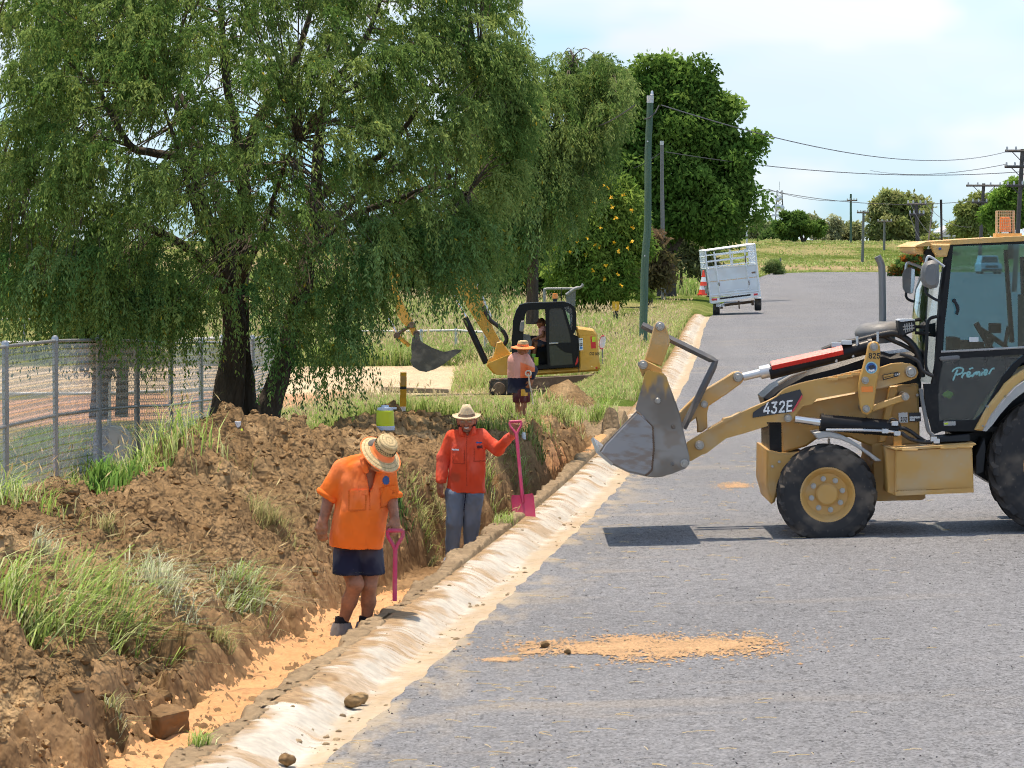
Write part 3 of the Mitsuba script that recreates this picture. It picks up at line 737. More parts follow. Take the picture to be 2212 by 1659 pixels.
Bp('strut', prism(tl(3, 2, [(1048, 20), (1125, 12), (1018, 500), (956, 505)]), 35.2, 35.3, bev=.01), 'cat_yellow_plain')
Bp('strut', prism(tl(3, 2, [(1090, 450), (1155, 445), (1155, 545), (1085, 545)]), 35.15, 35.22), 'cat_yellow_plain')
# lift cylinder
a0, a1, a2 = (W(*q, 35.0) for q in tl(3, 2, [(232, 303), (450, 330), (1120, 385)]))
Bp('lift_rod', cyl(a0, a1 + (a1 - a0) * .1, .040), 'chrome')
Bp('lift_cylinder', cat([cyl(a1, a2, .082), cyl(a1, a1 + (a2 - a1) * .04, .092), cyl(a1 + (a2 - a1) * .58, a1 + (a2 - a1) * .6, .088)]), 'black_paint', 40)
Bp('hydraulic_pipe', tube([W(u, v, 34.92) for u, v in tl(3, 2, [(500, 396), (820, 398), (980, 405), (1100, 415)])], .014, 8), 'silver')
for k, pts in enumerate(([(1000, 395), (1150, 380), (1230, 410), (1300, 460), (1380, 505), (1440, 490)], [(1040, 340), (1060, 300), (1100, 305), (1135, 340), (1150, 400)], [(1320, 40), (1335, 150), (1360, 280), (1385, 400), (1430, 445)], [(1150, 420), (1220, 470), (1330, 500), (1420, 500)])):
    Bp('hydraulic_hose', tube(curve([W(u, v, 34.95 - .02 * k) for u, v in tl(3, 2, pts)]), .02 if k != 1 else .008, 8), 'rubber_hose' if k != 2 else 'grey_plastic', 60)
for u, v in tl(3, 2, [(1095, 340), (1115, 425), (1430, 475), (1010, 405), (1455, 492)]): Bp('hose_fitting', box(W(u - 7, v, 34.9)[0], W(u + 7, v, 34.9)[0], 34.86, 34.95, W(u, v + 5, 34.9)[2], W(u, v - 5, 34.9)[2], .006), 'silver')
Bp('plate_102', prism(tl(3, 2, [(1127, 250), (1205, 244), (1210, 332), (1132, 336)]), 35.268, 35.278), 'white_paint', False, label='white sticker with number 102')
u, v = tl(3, 2, [(1142, 322)])[0]; Bp('sticker_text', lettering('102', 35.264, u, v, 9, bold=True, wide=.62), 'text_black', False, label='black number 102')
Bp('rating_plate', prism(tl(3, 2, [(1217, 250), (1320, 246), (1322, 322), (1222, 326)]), 35.268, 35.278), 'dark_decal', False)
Bp('rating_plate_face', cat([prism(tl(3, 2, [(1224, 282), (1316, 278), (1316, 296), (1224, 300)]), 35.262, 35.267), prism(tl(3, 2, [(1224, 304), (1270, 302), (1270, 318), (1224, 320)]), 35.262, 35.267)]), 'silver', False)

# -- front wheel
def wheel(cx, cy, R, Yf, width, lugs, rim_r, far=False, name='front_wheel'):
    c = W(cx, cy, Yf + width / 2); r = R * YB / F
    w2 = width / 2
    prof = [(rim_r, -w2 * .72), (rim_r * 1.06, -w2 * .9), (r * .72, -w2 * 1.0), (r * .86, -w2 * .97), (r * .93, -w2 * .86), (r * .95, -w2 * .5), (r * .955, 0), (r * .95, w2 * .5), (r * .93, w2 * .86), (r * .86, w2 * .97), (r * .72, w2), (rim_r * 1.06, w2 * .9), (rim_r, w2 * .72)]
    wk = key_for(name, B)
    lug_m = []
    for s in (-1, 1):
        for k in range(lugs):
            th = 2 * math.pi * (k + (.5 if s > 0 else 0)) / lugs
            seg = []
            for q in np.linspace(0, 1, 5):
                a = th + q * .34 * (1 if s > 0 else 1)
                y = s * w2 * (1.0 - q * .95); rad = r * (.90 if q == 0 else (.945 if q < .3 else .95))
                seg.append((a, y, rad))
            V = []
            hw = .30 * 2 * math.pi / lugs
            for a, y, rad in seg:
                for da, rr in ((-hw * .75, rad * .97), (-hw * .5, r * (1.0 if y * s < w2 * .9 else .955)), (hw * .5, r * (1.0 if y * s < w2 * .9 else .955)), (hw * .75, rad * .97)):
                    V.append((rr * math.sin(a + da), y, rr * math.cos(a + da)))
            Fq = []
            for i in range(4):
                for j in range(3): Fq.append((i * 4 + j, i * 4 + j + 1, i * 4 + j + 5, i * 4 + j + 4))
            Fq += [(0, 3, 2, 1), (16, 17, 18, 19)]
            Fq = np.array(Fq); m = trimesh.Trimesh(V, np.vstack([Fq[:, [0, 1, 2]], Fq[:, [0, 2, 3]]]), process=False)
            m.fix_normals()
            if m.volume < 0: m.invert()
            lug_m.append(m)
    ty = cat([lathe(prof, 64, 'y')] + lug_m); ty.apply_translation(c)
    scene[key_for('tyre', wk)] = mikit.ply(ty, 'rubber', smooth=32)
    rp = [(0, -w2 * .38), (rim_r * .42, -w2 * .38), (rim_r * .44, -w2 * .30), (rim_r * .78, -w2 * .34), (rim_r * .88, -w2 * .66), (rim_r * .98, -w2 * .82), (rim_r * 1.05, -w2 * .84), (rim_r * 1.05, w2 * .8), (0, w2 * .8)]
    rm = lathe(rp, 48, 'y', c); scene[key_for('rim', wk)] = mikit.ply(rm, 'cat_yellow', smooth=30)
    hb = lathe([(0, -w2 * .62), (rim_r * .36, -w2 * .60), (rim_r * .42, -w2 * .52), (rim_r * .43, -w2 * .2)], 32, 'y', c)
    scene[key_for('hub', wk)] = mikit.ply(hb, 'cat_yellow', smooth=30)
    for k in range(8):
        a = 2 * math.pi * (k + .3) / 8
        q = c + (rim_r * .60 * math.cos(a), -w2 * .36, rim_r * .60 * math.sin(a))
        scene[key_for('wheel_nut', wk)] = mikit.ply(cat([tube([q - (0, .035, 0), q + (0, .01, 0)], .019, 6), tube([q - (0, .012, 0), q + (0, .012, 0)], .028, 12)]), 'steel_pin', smooth=False)
    return c


fw = wheel(1785, 1066.5, 108.5, YB, .34, 17, .268)
wheel(1785 + 2, 1063, 103, 36.75, .34, 17, .268)
rw = wheel(2287, 1004, 156, 34.86, .44, 19, .37, name='rear_wheel')
wheel(2280, 990, 148, 36.62, .44, 19, .37, name='rear_wheel')
Bp('front_axle', cyl(fw, fw + (0, 1.8, 0), .11), 'cat_yellow'); Bp('rear_axle', cyl(rw, rw + (0, 1.7, 0), .15), 'black_paint')
fen = tl(3, 2, [(388, 420), (440, 410), (540, 412), (640, 442), (720, 482), (800, 535), (880, 590), (950, 640), (980, 660), (960, 668), (930, 668), (860, 612), (780, 556), (700, 512), (620, 480), (530, 462), (470, 470), (438, 482)])
Bp('front_fender', prism(fen, 34.93, 35.3, bev=.01), 'fender_grey', 25)
Bp('fender_stay', tube([W(u, v, 35.1) for u, v in tl(3, 2, [(527, 470), (525, 500), (560, 580)])], .012, 8), 'steel_pin')

# -- tool box and step
bx = tl(3, 2, [(1106, 570), (1764, 537), (1772, 700), (1778, 905), (1102, 930)])
tb = Bp('tool_box', prism(bx, 34.78, 35.35, bev=.012), 'cat_yellow', 20)
Bp('side_panel', prism(tl(3, 2, [(1018, 548), (1104, 572), (1100, 965), (1040, 940)]), 34.86, 35.36, bev=.008), 'cat_yellow', 20, tb)
Bp('lid', prism(tl(3, 2, [(1020, 545), (1106, 556), (1796, 512), (1800, 524), (1764, 537), (1106, 572)]), 34.75, 35.36), 'cat_yellow', 20, tb)
Bp('serrated_step', cat([prism(tl(3, 2, [(1100, 930), (1778, 902), (1778, 938), (1104, 966)]), 34.74, 34.79)] + [prism(tl(3, 2, [(x, 931 - (x - 1100) * .041), (x + 11, 917 - (x - 1100) * .041), (x + 22, 930 - (x - 1100) * .041)]), 34.74, 34.76) for x in list(range(1130, 1370, 22)) + list(range(1520, 1760, 22))]), 'cat_yellow', 20, tb)
for u, v in tl(3, 2, [(1225, 566), (1560, 549), (1700, 541)]): Bp('hinge', cyl(W(u, v, 34.76) - (.08, 0, 0), W(u, v, 34.76) + (.08, 0, 0), .014, 8), 'roof_yellow', 30, tb)

# -- cab
gl = tl(3, 1, [(1600, 470), (2215, 448), (2260, 448), (2400, 460), (2420, 1330), (2212, 1342), (1496, 1382), (1545, 1000)])
yc0, yc1 = 35.05, 36.60


def cab_frame(y0, y1):
    outer = tl(3, 1, [(1568, 452), (2240, 405), (2480, 400), (2500, 1380), (2330, 1420), (2190, 1480), (2050, 1660)]) + tl(3, 2, [(1985, 90), (1890, 240), (1800, 405), (1500, 410), (1440, 432), (1420, 420), (1390, 300), (1360, 200), (1345, 0)]) + tl(3, 1, [(1465, 1655), (1490, 1200), (1520, 880), (1555, 600)])
    lower = tl(3, 1, [(1490, 1450), (2215, 1402), (2120, 1480), (2030, 1590)]) + tl(3, 2, [(1930, 110), (1860, 240), (1790, 310), (1480, 318), (1470, 120)])
    return prism(outer, y0, y1, holes=[gl, lower]), lower


fr, lower = cab_frame(yc0, yc0 + .07)
cab = Bp('cab', fr, 'black_paint', 30)
Bp('far_frame', cab_frame(yc1 - .07, yc1)[0], 'black_paint', 30, cab)
Bp('door_glass', prism(gl, yc0 + .03, yc0 + .034), 'cab_glass', False, cab)
Bp('lower_glass', prism(lower, yc0 + .03, yc0 + .034), 'cab_glass', False, cab)
Bp('far_glass', prism(gl, yc1 - .04, yc1 - .036), 'cab_glass', False, cab)
Bp('far_lower_panel', prism(lower, yc1 - .04, yc1 - .02), 'black_plastic', False, cab)
sill = Bp('glass_seal', tube([W(u, v, yc0 - .005) for u, v in tl(3, 1, [(1494, 1380), (1850, 1362), (2230, 1340)])], .012, 6), 'fender_grey', 40, cab)
# bowed windscreen seen past the front post
ws = [tl(3, 1, q) for q in ([(1476, 690), (1500, 470)],)]
fp = np.array(tl(3, 1, [(1545, 470), (1528, 640), (1500, 850), (1480, 1100), (1462, 1400), (1440, 1655)])); bow = np.array([20, 40, 60, 62, 55, 40]) / 4 * 2.4
Vw, n = [], 9
for (u, v), b in zip(fp, bow):
    p0, p1 = W(u, v, yc0 + .02), W(u, v, yc0 + .02); p1 = p0 + (0, yc1 - yc0 - .04, 0)
    for k in range(n):
        q = k / (n - 1); s_ = math.sin(math.pi * q) ** .6
        Vw.append(p0 * (1 - q) + p1 * q - (b * YB / F * s_, 0, 0))
i, j = np.meshgrid(np.arange(len(fp) - 1), np.arange(n - 1), indexing='ij'); q = (i * n + j).ravel()
Bp('windscreen', trimesh.Trimesh(Vw, np.vstack([np.stack([q, q + 1, q + n + 1], 1), np.stack([q, q + n + 1, q + n], 1)]), process=False), 'clear_glass', True, cab)
Bp('front_post', tube([W(u, v, yc0 + .03) for u, v in tl(3, 1, [(1560, 500), (1532, 700), (1505, 900), (1488, 1200), (1470, 1500), (1440, 1660)])], .042, 8), 'black_paint', 40, cab)
Bp('front_post', tube([W(u, v, yc0 + .03) + (0, yc1 - yc0 - .06, 0) for u, v in tl(3, 1, [(1560, 500), (1532, 700), (1505, 900), (1488, 1200), (1470, 1500), (1440, 1660)])], .042, 8), 'black_paint', 40, cab)
Bp('rear_post', prism(tl(3, 1, [(2040, 500), (2070, 500), (2130, 1300), (2090, 1300)]), yc1 - .1, yc1 - .02), 'black_paint', 30, cab)
Bp('cab_floor', box(W(2030, 0, 35.8)[0], W(2275, 0, 35.8)[0], yc0 + .1, yc1 - .1, W(0, 925, 35.8)[2], W(0, 915, 35.8)[2]), 'black_plastic', 30, cab)
Bp('rear_panel', prism(tl(3, 1, [(2330, 900), (2480, 900), (2480, 1500), (2330, 1450)]), yc0 + .08, yc1 - .08), 'black_plastic', 30, cab)
Bp('side_post', prism(tl(3, 1, [(2180, 560), (2250, 560), (2290, 1400), (2215, 1400)]), yc1 - .1, yc1 - .02), 'black_plastic', 30, cab)
# door furniture
hd = W(*tl(3, 1, [(1608, 940)])[0], yc0 - .02)
Bp('door_handle', cat([tube(curve([W(u, v, yc0 - .03) for u, v in tl(3, 1, [(1606, 938), (1630, 975), (1640, 1015), (1628, 1060)])]), [.016] * 24 + [.018] * 24 + [.016] * 24 + [.012], 8), trimesh.creation.icosphere(2, .022).apply_translation(hd)]), 'black_plastic', 50, cab)
Bp('lock', cat([box(*(W(2105 - 9 + dx, 0, yc0)[0] for dx in (0, 22)), yc0 - .02, yc0, W(0, 414.75 + 1298 / 4, yc0)[2], W(0, 414.75 + 1250 / 4, yc0)[2], .012)]), 'silver', 30, cab)
gb = tl(3, 1, [(1482, 1432), (1500, 1422), (1640, 1410), (1660, 1420), (1655, 1448), (1510, 1462), (1488, 1455)])
Bp('grab_bar', prism(gb, yc0 - .04, yc0, bev=.012), 'grey_plastic', 30, cab)
u, v = tl(3, 1, [(1590, 1625)])[0]


def script_word(strokes, Y, u0, v0, s, r):          # brushed handwriting as thin raised strokes
    ms = []
    for st in strokes:
        c = curve([W(u0 + x * s, v0 - y * s, Y) for x, y in st], 8)
        ms.append(tube(c, r, 5))
    return cat(ms)


prem = [[(0, -2), (4, 8), (9, 19)], [(-2, 15), (3, 20), (11, 23), (19, 21), (18, 14), (10, 10), (5, 10)],              # P
        [(17, 3), (19, 9), (21, 13)], [(19, 8), (22, 12), (26, 13)],                                                    # r
        [(27, 8), (31, 10), (33, 13), (30, 15), (27, 11), (28, 6), (32, 6), (36, 9)], [(31, 20), (36, 22), (39, 22)],     # e (with its flourish)
        [(37, 5), (40, 11), (42, 14)], [(40, 9), (44, 14), (46, 14), (45, 9)], [(45, 9), (49, 15), (51, 14), (51, 8), (53, 8)],  # m
        [(55, 8), (57, 15)], [(58, 20), (59, 21)],                                                                      # i
        [(60, 12), (65, 14), (66, 18), (63, 19), (60, 14), (62, 9), (66, 11)],                                          # e
        [(69, 10), (73, 18)], [(71, 14), (75, 20), (80, 22)]]                                                           # r
Bp('brand_script', script_word(prem, yc0 + .02, u + 2, v - 1, 1.12, .009), 'text_teal', 60, cab, label='slanted teal script reading Premier')
Bp('door_sticker', prism(tl(3, 2, [(1517, 325), (1620, 322), (1622, 358), (1520, 361)]), yc0 - .006, yc0 - .001), 'fender_grey', False, cab)
Bp('cab_stickers', cat([prism(tl(3, 2, [(1524, 336), (1556, 334), (1556, 350), (1524, 352)]), yc0 - .010, yc0 - .007)]), 'hi_vis_yellow', False, cab)
# inside: seat, steering wheel, levers, a folded vest
Bp('seat', cat([box(W(2180, 0, 35.8)[0], W(2290, 0, 35.8)[0], 35.5, 36.1, W(0, 800, 35.8)[2], W(0, 770, 35.8)[2], .04), box(W(2262, 0, 35.8)[0], W(2300, 0, 35.8)[0], 35.5, 36.1, W(0, 775, 35.8)[2], W(0, 640, 35.8)[2], .04)]), 'seat_black', 40, cab)
st = W(2128, 732, 35.8)
tor = trimesh.creation.torus(.19, .016, major_sections=32, minor_sections=8); tor.apply_transform(trimesh.transformations.rotation_matrix(.62, [0, 1, 0])); tor.apply_translation(st + (.07, 0, .02))
Bp('steering_wheel', cat([tor, cyl(st + (.07, 0, .02), st + (-.10, 0, -.42), .035)]), 'seat_black', 40, cab)
Bp('console', cat([box(W(2085, 0, 35.8)[0], W(2118, 0, 35.8)[0], 35.3, 36.3, W(0, 800, 35.8)[2], W(0, 735, 35.8)[2], .03), box(W(2060, 0, 35.3)[0], W(2080, 0, 35.3)[0], 35.3, 35.9, W(0, 790, 35.3)[2], W(0, 728, 35.3)[2], .03),
                   box(W(2140, 0, 35.6)[0], W(2165, 0, 35.6)[0], 35.5, 35.7, W(0, 720, 35.6)[2], W(0, 697, 35.6)[2], .02)]), 'seat_black', 40, cab)
Bp('control_lever', cat([cyl(W(2150, 770, 35.4), W(2108, 698, 35.4), .03), cyl(W(2165, 780, 35.4), W(2178, 705, 35.4), .02)]), 'seat_black', 40, cab)
Bp('vest', soft(limbs([(W(2040, 853, 35.35), W(2056, 851, 35.4), .024, .02), (W(2046, 848, 35.4), W(2051, 856, 35.35), .02, .024)], .04), [(W(2042, 855, 35.35), W(2075, 848, 35.4), .09, .09)], .02), 'hi_vis_yellow', True, cab, 'folded lime hi-vis vest behind the door glass')
# roof with rounded front visor
rf = tl(3, 1, [(1272, 474), (1290, 460), (1370, 430), (1800, 402), (2212, 380), (2520, 362), (2520, 400), (2212, 424), (1575, 456)])
roof = Bp('roof', prism(rf, 34.98, 36.68, bev=.03), 'roof_yellow', 30)
Bp('visor', prism(tl(3, 1, [(1272, 478), (1300, 462), (1345, 456), (1345, 540), (1300, 525), (1276, 510)]), 35.1, 36.55, bev=.02), 'roof_yellow', 30, roof)
Bp('corner_gusset', prism(tl(3, 1, [(1405, 446), (1580, 448), (1562, 505), (1546, 560), (1465, 563), (1435, 520)]), 34.98, 35.12, bev=.015), 'roof_yellow', 30, roof)
u, v = tl(3, 1, [(1487, 490)])[0]; Bp('bolt', pin(u, v, 34.96, 34.99, 3, 10), 'crest_blue', 30, roof)
for yy_ in (35.25, 36.35):
    Bp('work_lamp', box(W(1998, 0, yy_)[0], W(2022, 0, yy_)[0], yy_ - .09, yy_ + .09, W(0, 568, yy_)[2], W(0, 537, yy_)[2], .02), 'black_plastic', 30, roof)
# beacon in its wire cage
bc = W(2171, 485, 35.7); bz0, bz1 = W(0, 505, 35.7)[2], W(0, 458, 35.7)[2]
bcn = Bp('beacon', lathe([(0, bz1 - .05), (.050, bz1 - .053), (.056, bz1 - .065), (.062, bz0 + .02), (0, bz0 + .02)], 24, 'z', (bc[0], bc[1], 0)), 'orange_lens', 30, label='orange rotating beacon inside a wire cage')
cw = []
for k in range(10):
    q = -.088 + .176 * k / 9
    for s_ in (-.08, .08):
        cw += [cyl((bc[0] + q, bc[1] + s_, bz0), (bc[0] + q, bc[1] + s_, bz1 + .01), .003, 6), cyl((bc[0] - .088 if s_ < 0 else bc[0] + .088, bc[1] + q * .87, bz0), (bc[0] - .088 if s_ < 0 else bc[0] + .088, bc[1] + q * .87, bz1 + .01), .003, 6)]
for k in range(9):
    z = bz0 + (bz1 + .01 - bz0) * k / 8
    cw.append(tube([(bc[0] + a * .088, bc[1] + b_ * .08, z) for a, b_ in ((-1, -1), (1, -1), (1, 1), (-1, 1), (-1, -1))], .003, 6))
Bp('cage', cat(cw), 'cage_beige', 30, bcn)
Bp('beacon_base', box(bc[0] - .11, bc[0] + .16, bc[1] - .12, bc[1] + .12, bz0 - .06, bz0 + .008, .01), 'roof_yellow', 30, bcn)
Bp('aerial', cyl(W(*tl(3, 1, [(1500, 415)])[0], 36.3), W(*tl(3, 1, [(1495, 65)])[0], 36.3), .012, 8), 'black_plastic')
Bp('aerial', cyl(W(*tl(3, 1, [(1385, 430)])[0], 36.3), W(*tl(3, 1, [(1425, 120)])[0], 36.3), .009, 8, .005), 'grey_plastic')
# mirrors on tube brackets
def mirror(pts, Y, bracket, deep, glass):
    m = Bp('mirror', prism(pts, Y, Y + deep, bev=.035), 'grey_plastic', 40)
    for b_ in bracket: Bp('bracket', tube(curve([W(u, v, Y + deep * .6) for u, v in b_], 8), .014, 8), 'silver' if b_ is bracket[0] else 'black_plastic', 50, m)
    if glass: Bp('mirror_glass', prism(glass, Y - .004, Y + deep * .9), 'chrome', 20, m)


mirror(tl(3, 1, [(1165, 720), (1180, 675), (1215, 655), (1255, 650), (1272, 665), (1275, 700), (1268, 820), (1255, 872), (1235, 880), (1190, 868), (1168, 830)]), 36.4,
       [tl(3, 1, [(1190, 670), (1195, 625), (1215, 612), (1270, 630), (1330, 655)]), tl(3, 1, [(1192, 868), (1195, 905), (1215, 930), (1270, 950), (1330, 970)])], .10, tl(3, 1, [(1240, 662), (1268, 668), (1266, 815), (1250, 868), (1232, 872)]))
mirror(tl(3, 1, [(1340, 640), (1365, 605), (1420, 588), (1465, 595), (1480, 625), (1482, 780), (1465, 825), (1410, 840), (1355, 815), (1332, 770), (1328, 690)]), 34.85,
       [tl(3, 1, [(1365, 610), (1375, 570), (1395, 556), (1450, 590), (1525, 645)]), tl(3, 1, [(1360, 815), (1362, 862), (1385, 890), (1440, 925), (1490, 945)])], .14, None)
# exhaust stack, air cleaner, working lamp
st_ = [W(u, v, 35.75) for u, v in tl(3, 1, [(990, 1170), (988, 900), (985, 690), (978, 630), (960, 585), (945, 555)])]
mat('stack_grey', dusty((.24, .24, .245), (.36, .33, .3), .3, 6), .4, .4)
Bp('exhaust_stack', tube(curve(st_, 6), .037, 20), 'stack_grey', 50)
ac = W(*tl(3, 1, [(967, 1205)])[0], 35.75)
air = lathe([(0, .105), (.14, .10), (.22, .075), (.255, .03), (.262, 0), (.255, -.03), (.15, -.045), (.15, -.12), (0, -.12)], 32, 'z'); air.apply_transform(trimesh.transformations.rotation_matrix(-.10, [0, 1, 0])); air.apply_translation(ac)
Bp('air_cleaner', air, 'grey_plastic', 35)
lp = prism(tl(3, 1, [(1125, 1112), (1150, 1105), (1265, 1102), (1275, 1130), (1283, 1200), (1215, 1225), (1160, 1254), (1140, 1235), (1128, 1160)]), 35.2, 35.45, bev=.015)
wl_ = Bp('lamp', lp, 'black_plastic', 25, label='black working lamp with gridded glass beside the cab')
Bp('lamp_hood', prism(tl(3, 1, [(1122, 1110), (1148, 1100), (1268, 1098), (1272, 1108), (1150, 1122)]), 35.17, 35.47), 'silver', 25, wl_)
Bp('lamp_grid', cat([tube([W(u, v, 35.19) for u, v in tl(3, 1, q)], .006, 5) for q in ([(1180, 1140), (1190, 1215)], [(1200, 1135), (1208, 1210)], [(1220, 1130), (1226, 1205)], [(1240, 1128), (1246, 1198)], [(1165, 1165), (1262, 1150)], [(1168, 1190), (1264, 1175)])]), 'fender_grey', 40, wl_)
Bp('lamp_bracket', cat([tube([W(u, v, 35.3) for u, v in tl(3, 1, q)], .02, 6) for q in ([(1270, 1108), (1320, 1100)], [(1275, 1165), (1340, 1165)], [(1270, 1215), (1390, 1230), (1450, 1240)])] + [prism(tl(3, 1, [(1310, 1160), (1450, 1130), (1455, 1250), (1400, 1215)]), 35.28, 35.31)]), 'black_paint', 30, wl_)
Bp('grab_rail', tube(curve([W(u, v, 34.98) for u, v in tl(3, 1, [(1460, 1075), (1400, 1095), (1378, 1150), (1372, 1300), (1362, 1480), (1385, 1560), (1430, 1590)])], 10), .017, 8), 'black_paint', 50)
# rear fender and its grey flare
rfen = tl(3, 2, [(1792, 398), (1900, 200), (2010, 60), (2050, 0)]) + tl(3, 1, [(2060, 1650), (2130, 1590), (2212, 1538), (2350, 1480), (2350, 1580), (2212, 1630)]) + tl(3, 2, [(2140, 30), (2040, 140), (1940, 270), (1868, 408)])
Bp('rear_fender', prism(rfen, 34.95, 35.5, bev=.015), 'roof_yellow', 25)
flare = tl(3, 2, [(1868, 408), (1940, 270), (2040, 140), (2140, 30), (2212, -20), (2350, -80), (2350, 0), (2212, 70), (2110, 150), (2010, 260), (1945, 350), (1888, 410)])
Bp('fender_flare', prism(flare, 34.82, 35.5, bev=.015), 'fender_grey', 25)
for (u, v) in tl(3, 2, [(2066, 112), (1856, 362), (1902, 195)]): Bp('bolt', pin(u, v, 34.80 if u > 2130 else 34.94, 34.97, 2.6, 8), 'steel_pin')
Bp('rear_body', prism(tl(3, 2, [(1820, 405), (2212, 60), (2600, 0), (2600, 640), (1990, 900), (1800, 780), (1640, 700), (1640, 450)]), 35.4, 36.45), 'black_paint')
Bp('rear_tank', prism(tl(3, 2, [(1800, 620), (1870, 470), (1880, 560), (1860, 760), (1800, 780)]), 35.0, 35.4), 'black_plastic')
Bp('step_plate', prism(tl(3, 2, [(1440, 468), (1740, 436), (1745, 492), (1460, 500)]), 34.95, 35.4), 'black_plastic')
# ------------------------------------------------------------------ excavator under the tree
def te(pts): return [(1050.7 + x / 6.0, 608.3 + y / 6.0) for x, y in pts]


mat('exc_yellow', dusty((.66, .36, .05), (.55, .40, .2), .22, 4), .45)
mat('bucket_dark', dusty((.075, .07, .065), (.30, .27, .23), .5, 4), .55, .2)
mat('orange_lit', (.95, .30, .02), .2, clearcoat=1.0)
mat('sticker_white', (.75, .77, .8), .5)
mat('sticker_blue', (.06, .22, .6), .5)
X = thing('excavator', 'small yellow tracked excavator with black cab, its arm reaching in under the tree', 'excavator')


def Xp(name, mesh, m, smooth=30, parent=None, label=None): return part(parent or X, name, mesh, m, smooth, label)


YX = 83.2
Xp('body', prism(te([(1165, 603), (1210, 600), (1395, 628), (1438, 690), (1470, 1075), (1476, 1128), (1445, 1160), (1190, 1180), (640, 1216), (630, 1152), (1195, 1112), (1188, 722)]), YX, YX + 1.75, bev=.05), 'exc_yellow')
Xp('engine_lid', prism(te([(1172, 608), (1380, 634), (1424, 690), (1200, 700)]), YX - .015, YX + .6, bev=.01), 'exc_yellow')
Xp('panel_gap', prism(te([(1188, 722), (1197, 722), (1203, 1180), (1194, 1180)]), YX - .01, YX + .01), 'text_black', False)
door_o = te([(766, 352), (790, 326), (980, 318), (1016, 352), (1080, 560), (1118, 690), (1188, 730), (1160, 1040), (1130, 1108), (822, 1126), (800, 1104)])
door_h = te([(815, 372), (835, 350), (965, 345), (990, 372), (1050, 580), (1085, 705), (1095, 790), (812, 800)]); door_h2 = te([(812, 830), (900, 822), (960, 880), (1030, 920), (1110, 930), (1120, 1070), (830, 1095)])
cabo = te([(330, 1040), (332, 700), (345, 500), (382, 380), (440, 300), (520, 280), (1000, 262), (1090, 285), (1148, 340), (1165, 420), (1168, 610), (1125, 690), (1190, 722), (1195, 1110), (640, 1137), (600, 1130)])
cabh = te([(470, 1010), (478, 700), (500, 440), (520, 385), (545, 368), (760, 356), (772, 700), (790, 1075), (640, 1095)])
cabh2 = te([(1010, 330), (1070, 322), (1110, 360), (1118, 560), (1100, 640)])
mat('cab_black', (.009, .010, .013), .32, spec=.22)
xc = Xp('cab', prism(cabo, YX - .05, YX + .06, holes=[cabh, cabh2, door_h, door_h2]), 'cab_black')
Xp('cab_far_side', prism(cabo, YX + .95, YX + 1.0, holes=[te([(450, 700), (480, 420), (540, 368), (1000, 350), (1080, 420), (1090, 700)])]), 'black_paint', 30, xc)
Xp('cab_roof', prism(te([(382, 380), (440, 300), (520, 279), (1000, 261), (1090, 284), (1148, 338), (1165, 420), (1150, 430), (1130, 370), (1080, 305), (1000, 285), (520, 305), (450, 325), (400, 385)]), YX + .06, YX + .95), 'black_paint', 30, xc)
Xp('cab_floor', prism(te([(330, 1040), (600, 1130), (1195, 1110), (1190, 1070), (640, 1090), (350, 1000)]), YX + .06, YX + .95), 'black_plastic', 30, xc)
Xp('cab_rear', prism(te([(1120, 420), (1165, 420), (1168, 610), (1125, 690), (1190, 722), (1190, 1100), (1120, 1100), (1060, 700)]), YX + .06, YX + .95), 'black_plastic', 30, xc)
Xp('door', prism(door_o, YX - .10, YX - .05, holes=[door_h, door_h2], bev=0), 'cab_black', 30, xc)
mat('dark_pane', (.02, .025, .028), .1, clearcoat=1.0)
Xp('door_glass', prism(door_h, YX - .08, YX - .07), 'dark_pane', False, xc); Xp('door_glass', prism(door_h2, YX - .08, YX - .07), 'dark_pane', False, xc)
Xp('rear_glass', prism(cabh2, YX - .01, YX), 'cab_glass', False, xc)
Xp('door_rail', tube([W(u, v, YX - .11) for u, v in te([(812, 802), (930, 796)])], .02, 6), 'fender_grey', 40, xc)
Xp('cab_mark', prism(te([(1135, 828), (1155, 822), (1157, 850), (1148, 853), (1150, 885), (1140, 886)]), YX - .06, YX - .052), 'sticker_white', False, xc)
Xp('cab_chevron', prism(te([(1188, 965), (1190, 1040), (1155, 1090), (1148, 1040)]), YX - .06, YX - .052), 'red_paint', False, xc)
Xp('seat', cat([prism(te([(660, 860), (800, 840), (800, 900), (660, 920)]), YX + .3, YX + .75), prism(te([(770, 560), (830, 560), (850, 860), (790, 870)]), YX + .3, YX + .75)]), 'seat_black', 30, xc)
Xp('console', prism(te([(470, 680), (560, 690), (590, 780), (560, 1000), (480, 1000)]), YX + .25, YX + .5), 'grey_plastic', 30, xc)
Xp('mirror', prism(te([(435, 560), (450, 510), (492, 505), (490, 600), (470, 655), (430, 640)]), YX - .15, YX - .08, bev=.015), 'grey_plastic', 30)
Xp('front_bar', cat([tube([W(u, v, YX - .02) for u, v in te([(360, 1000), (370, 640), (400, 420), (440, 300)])], .03, 6)]), 'black_paint', 40)
bx_ = te([(890, 230)])[0]; q = W(*bx_, YX + .4)
xb = Xp('beacon', lathe([(0, .15), (.055, .145), (.062, .13), (.066, .02), (0, .02)], 20, 'z', q), 'orange_lit', 30, label='lit orange beacon on the excavator cab roof')
Xp('beacon_base', lathe([(0, .02), (.05, .02), (.05, -.05), (0, -.05)], 16, 'z', q), 'black_plastic', 30, xb)
Xp('aerial', cyl(W(*te([(978, 275)])[0], YX + .5), W(*te([(975, 80)])[0], YX + .5), .008, 6), 'black_plastic')
Xp('sticker', prism(te([(1198, 735), (1250, 730), (1254, 888), (1202, 892)]), YX - .012, YX - .004), 'sticker_white', False, label='white and blue warning sticker')
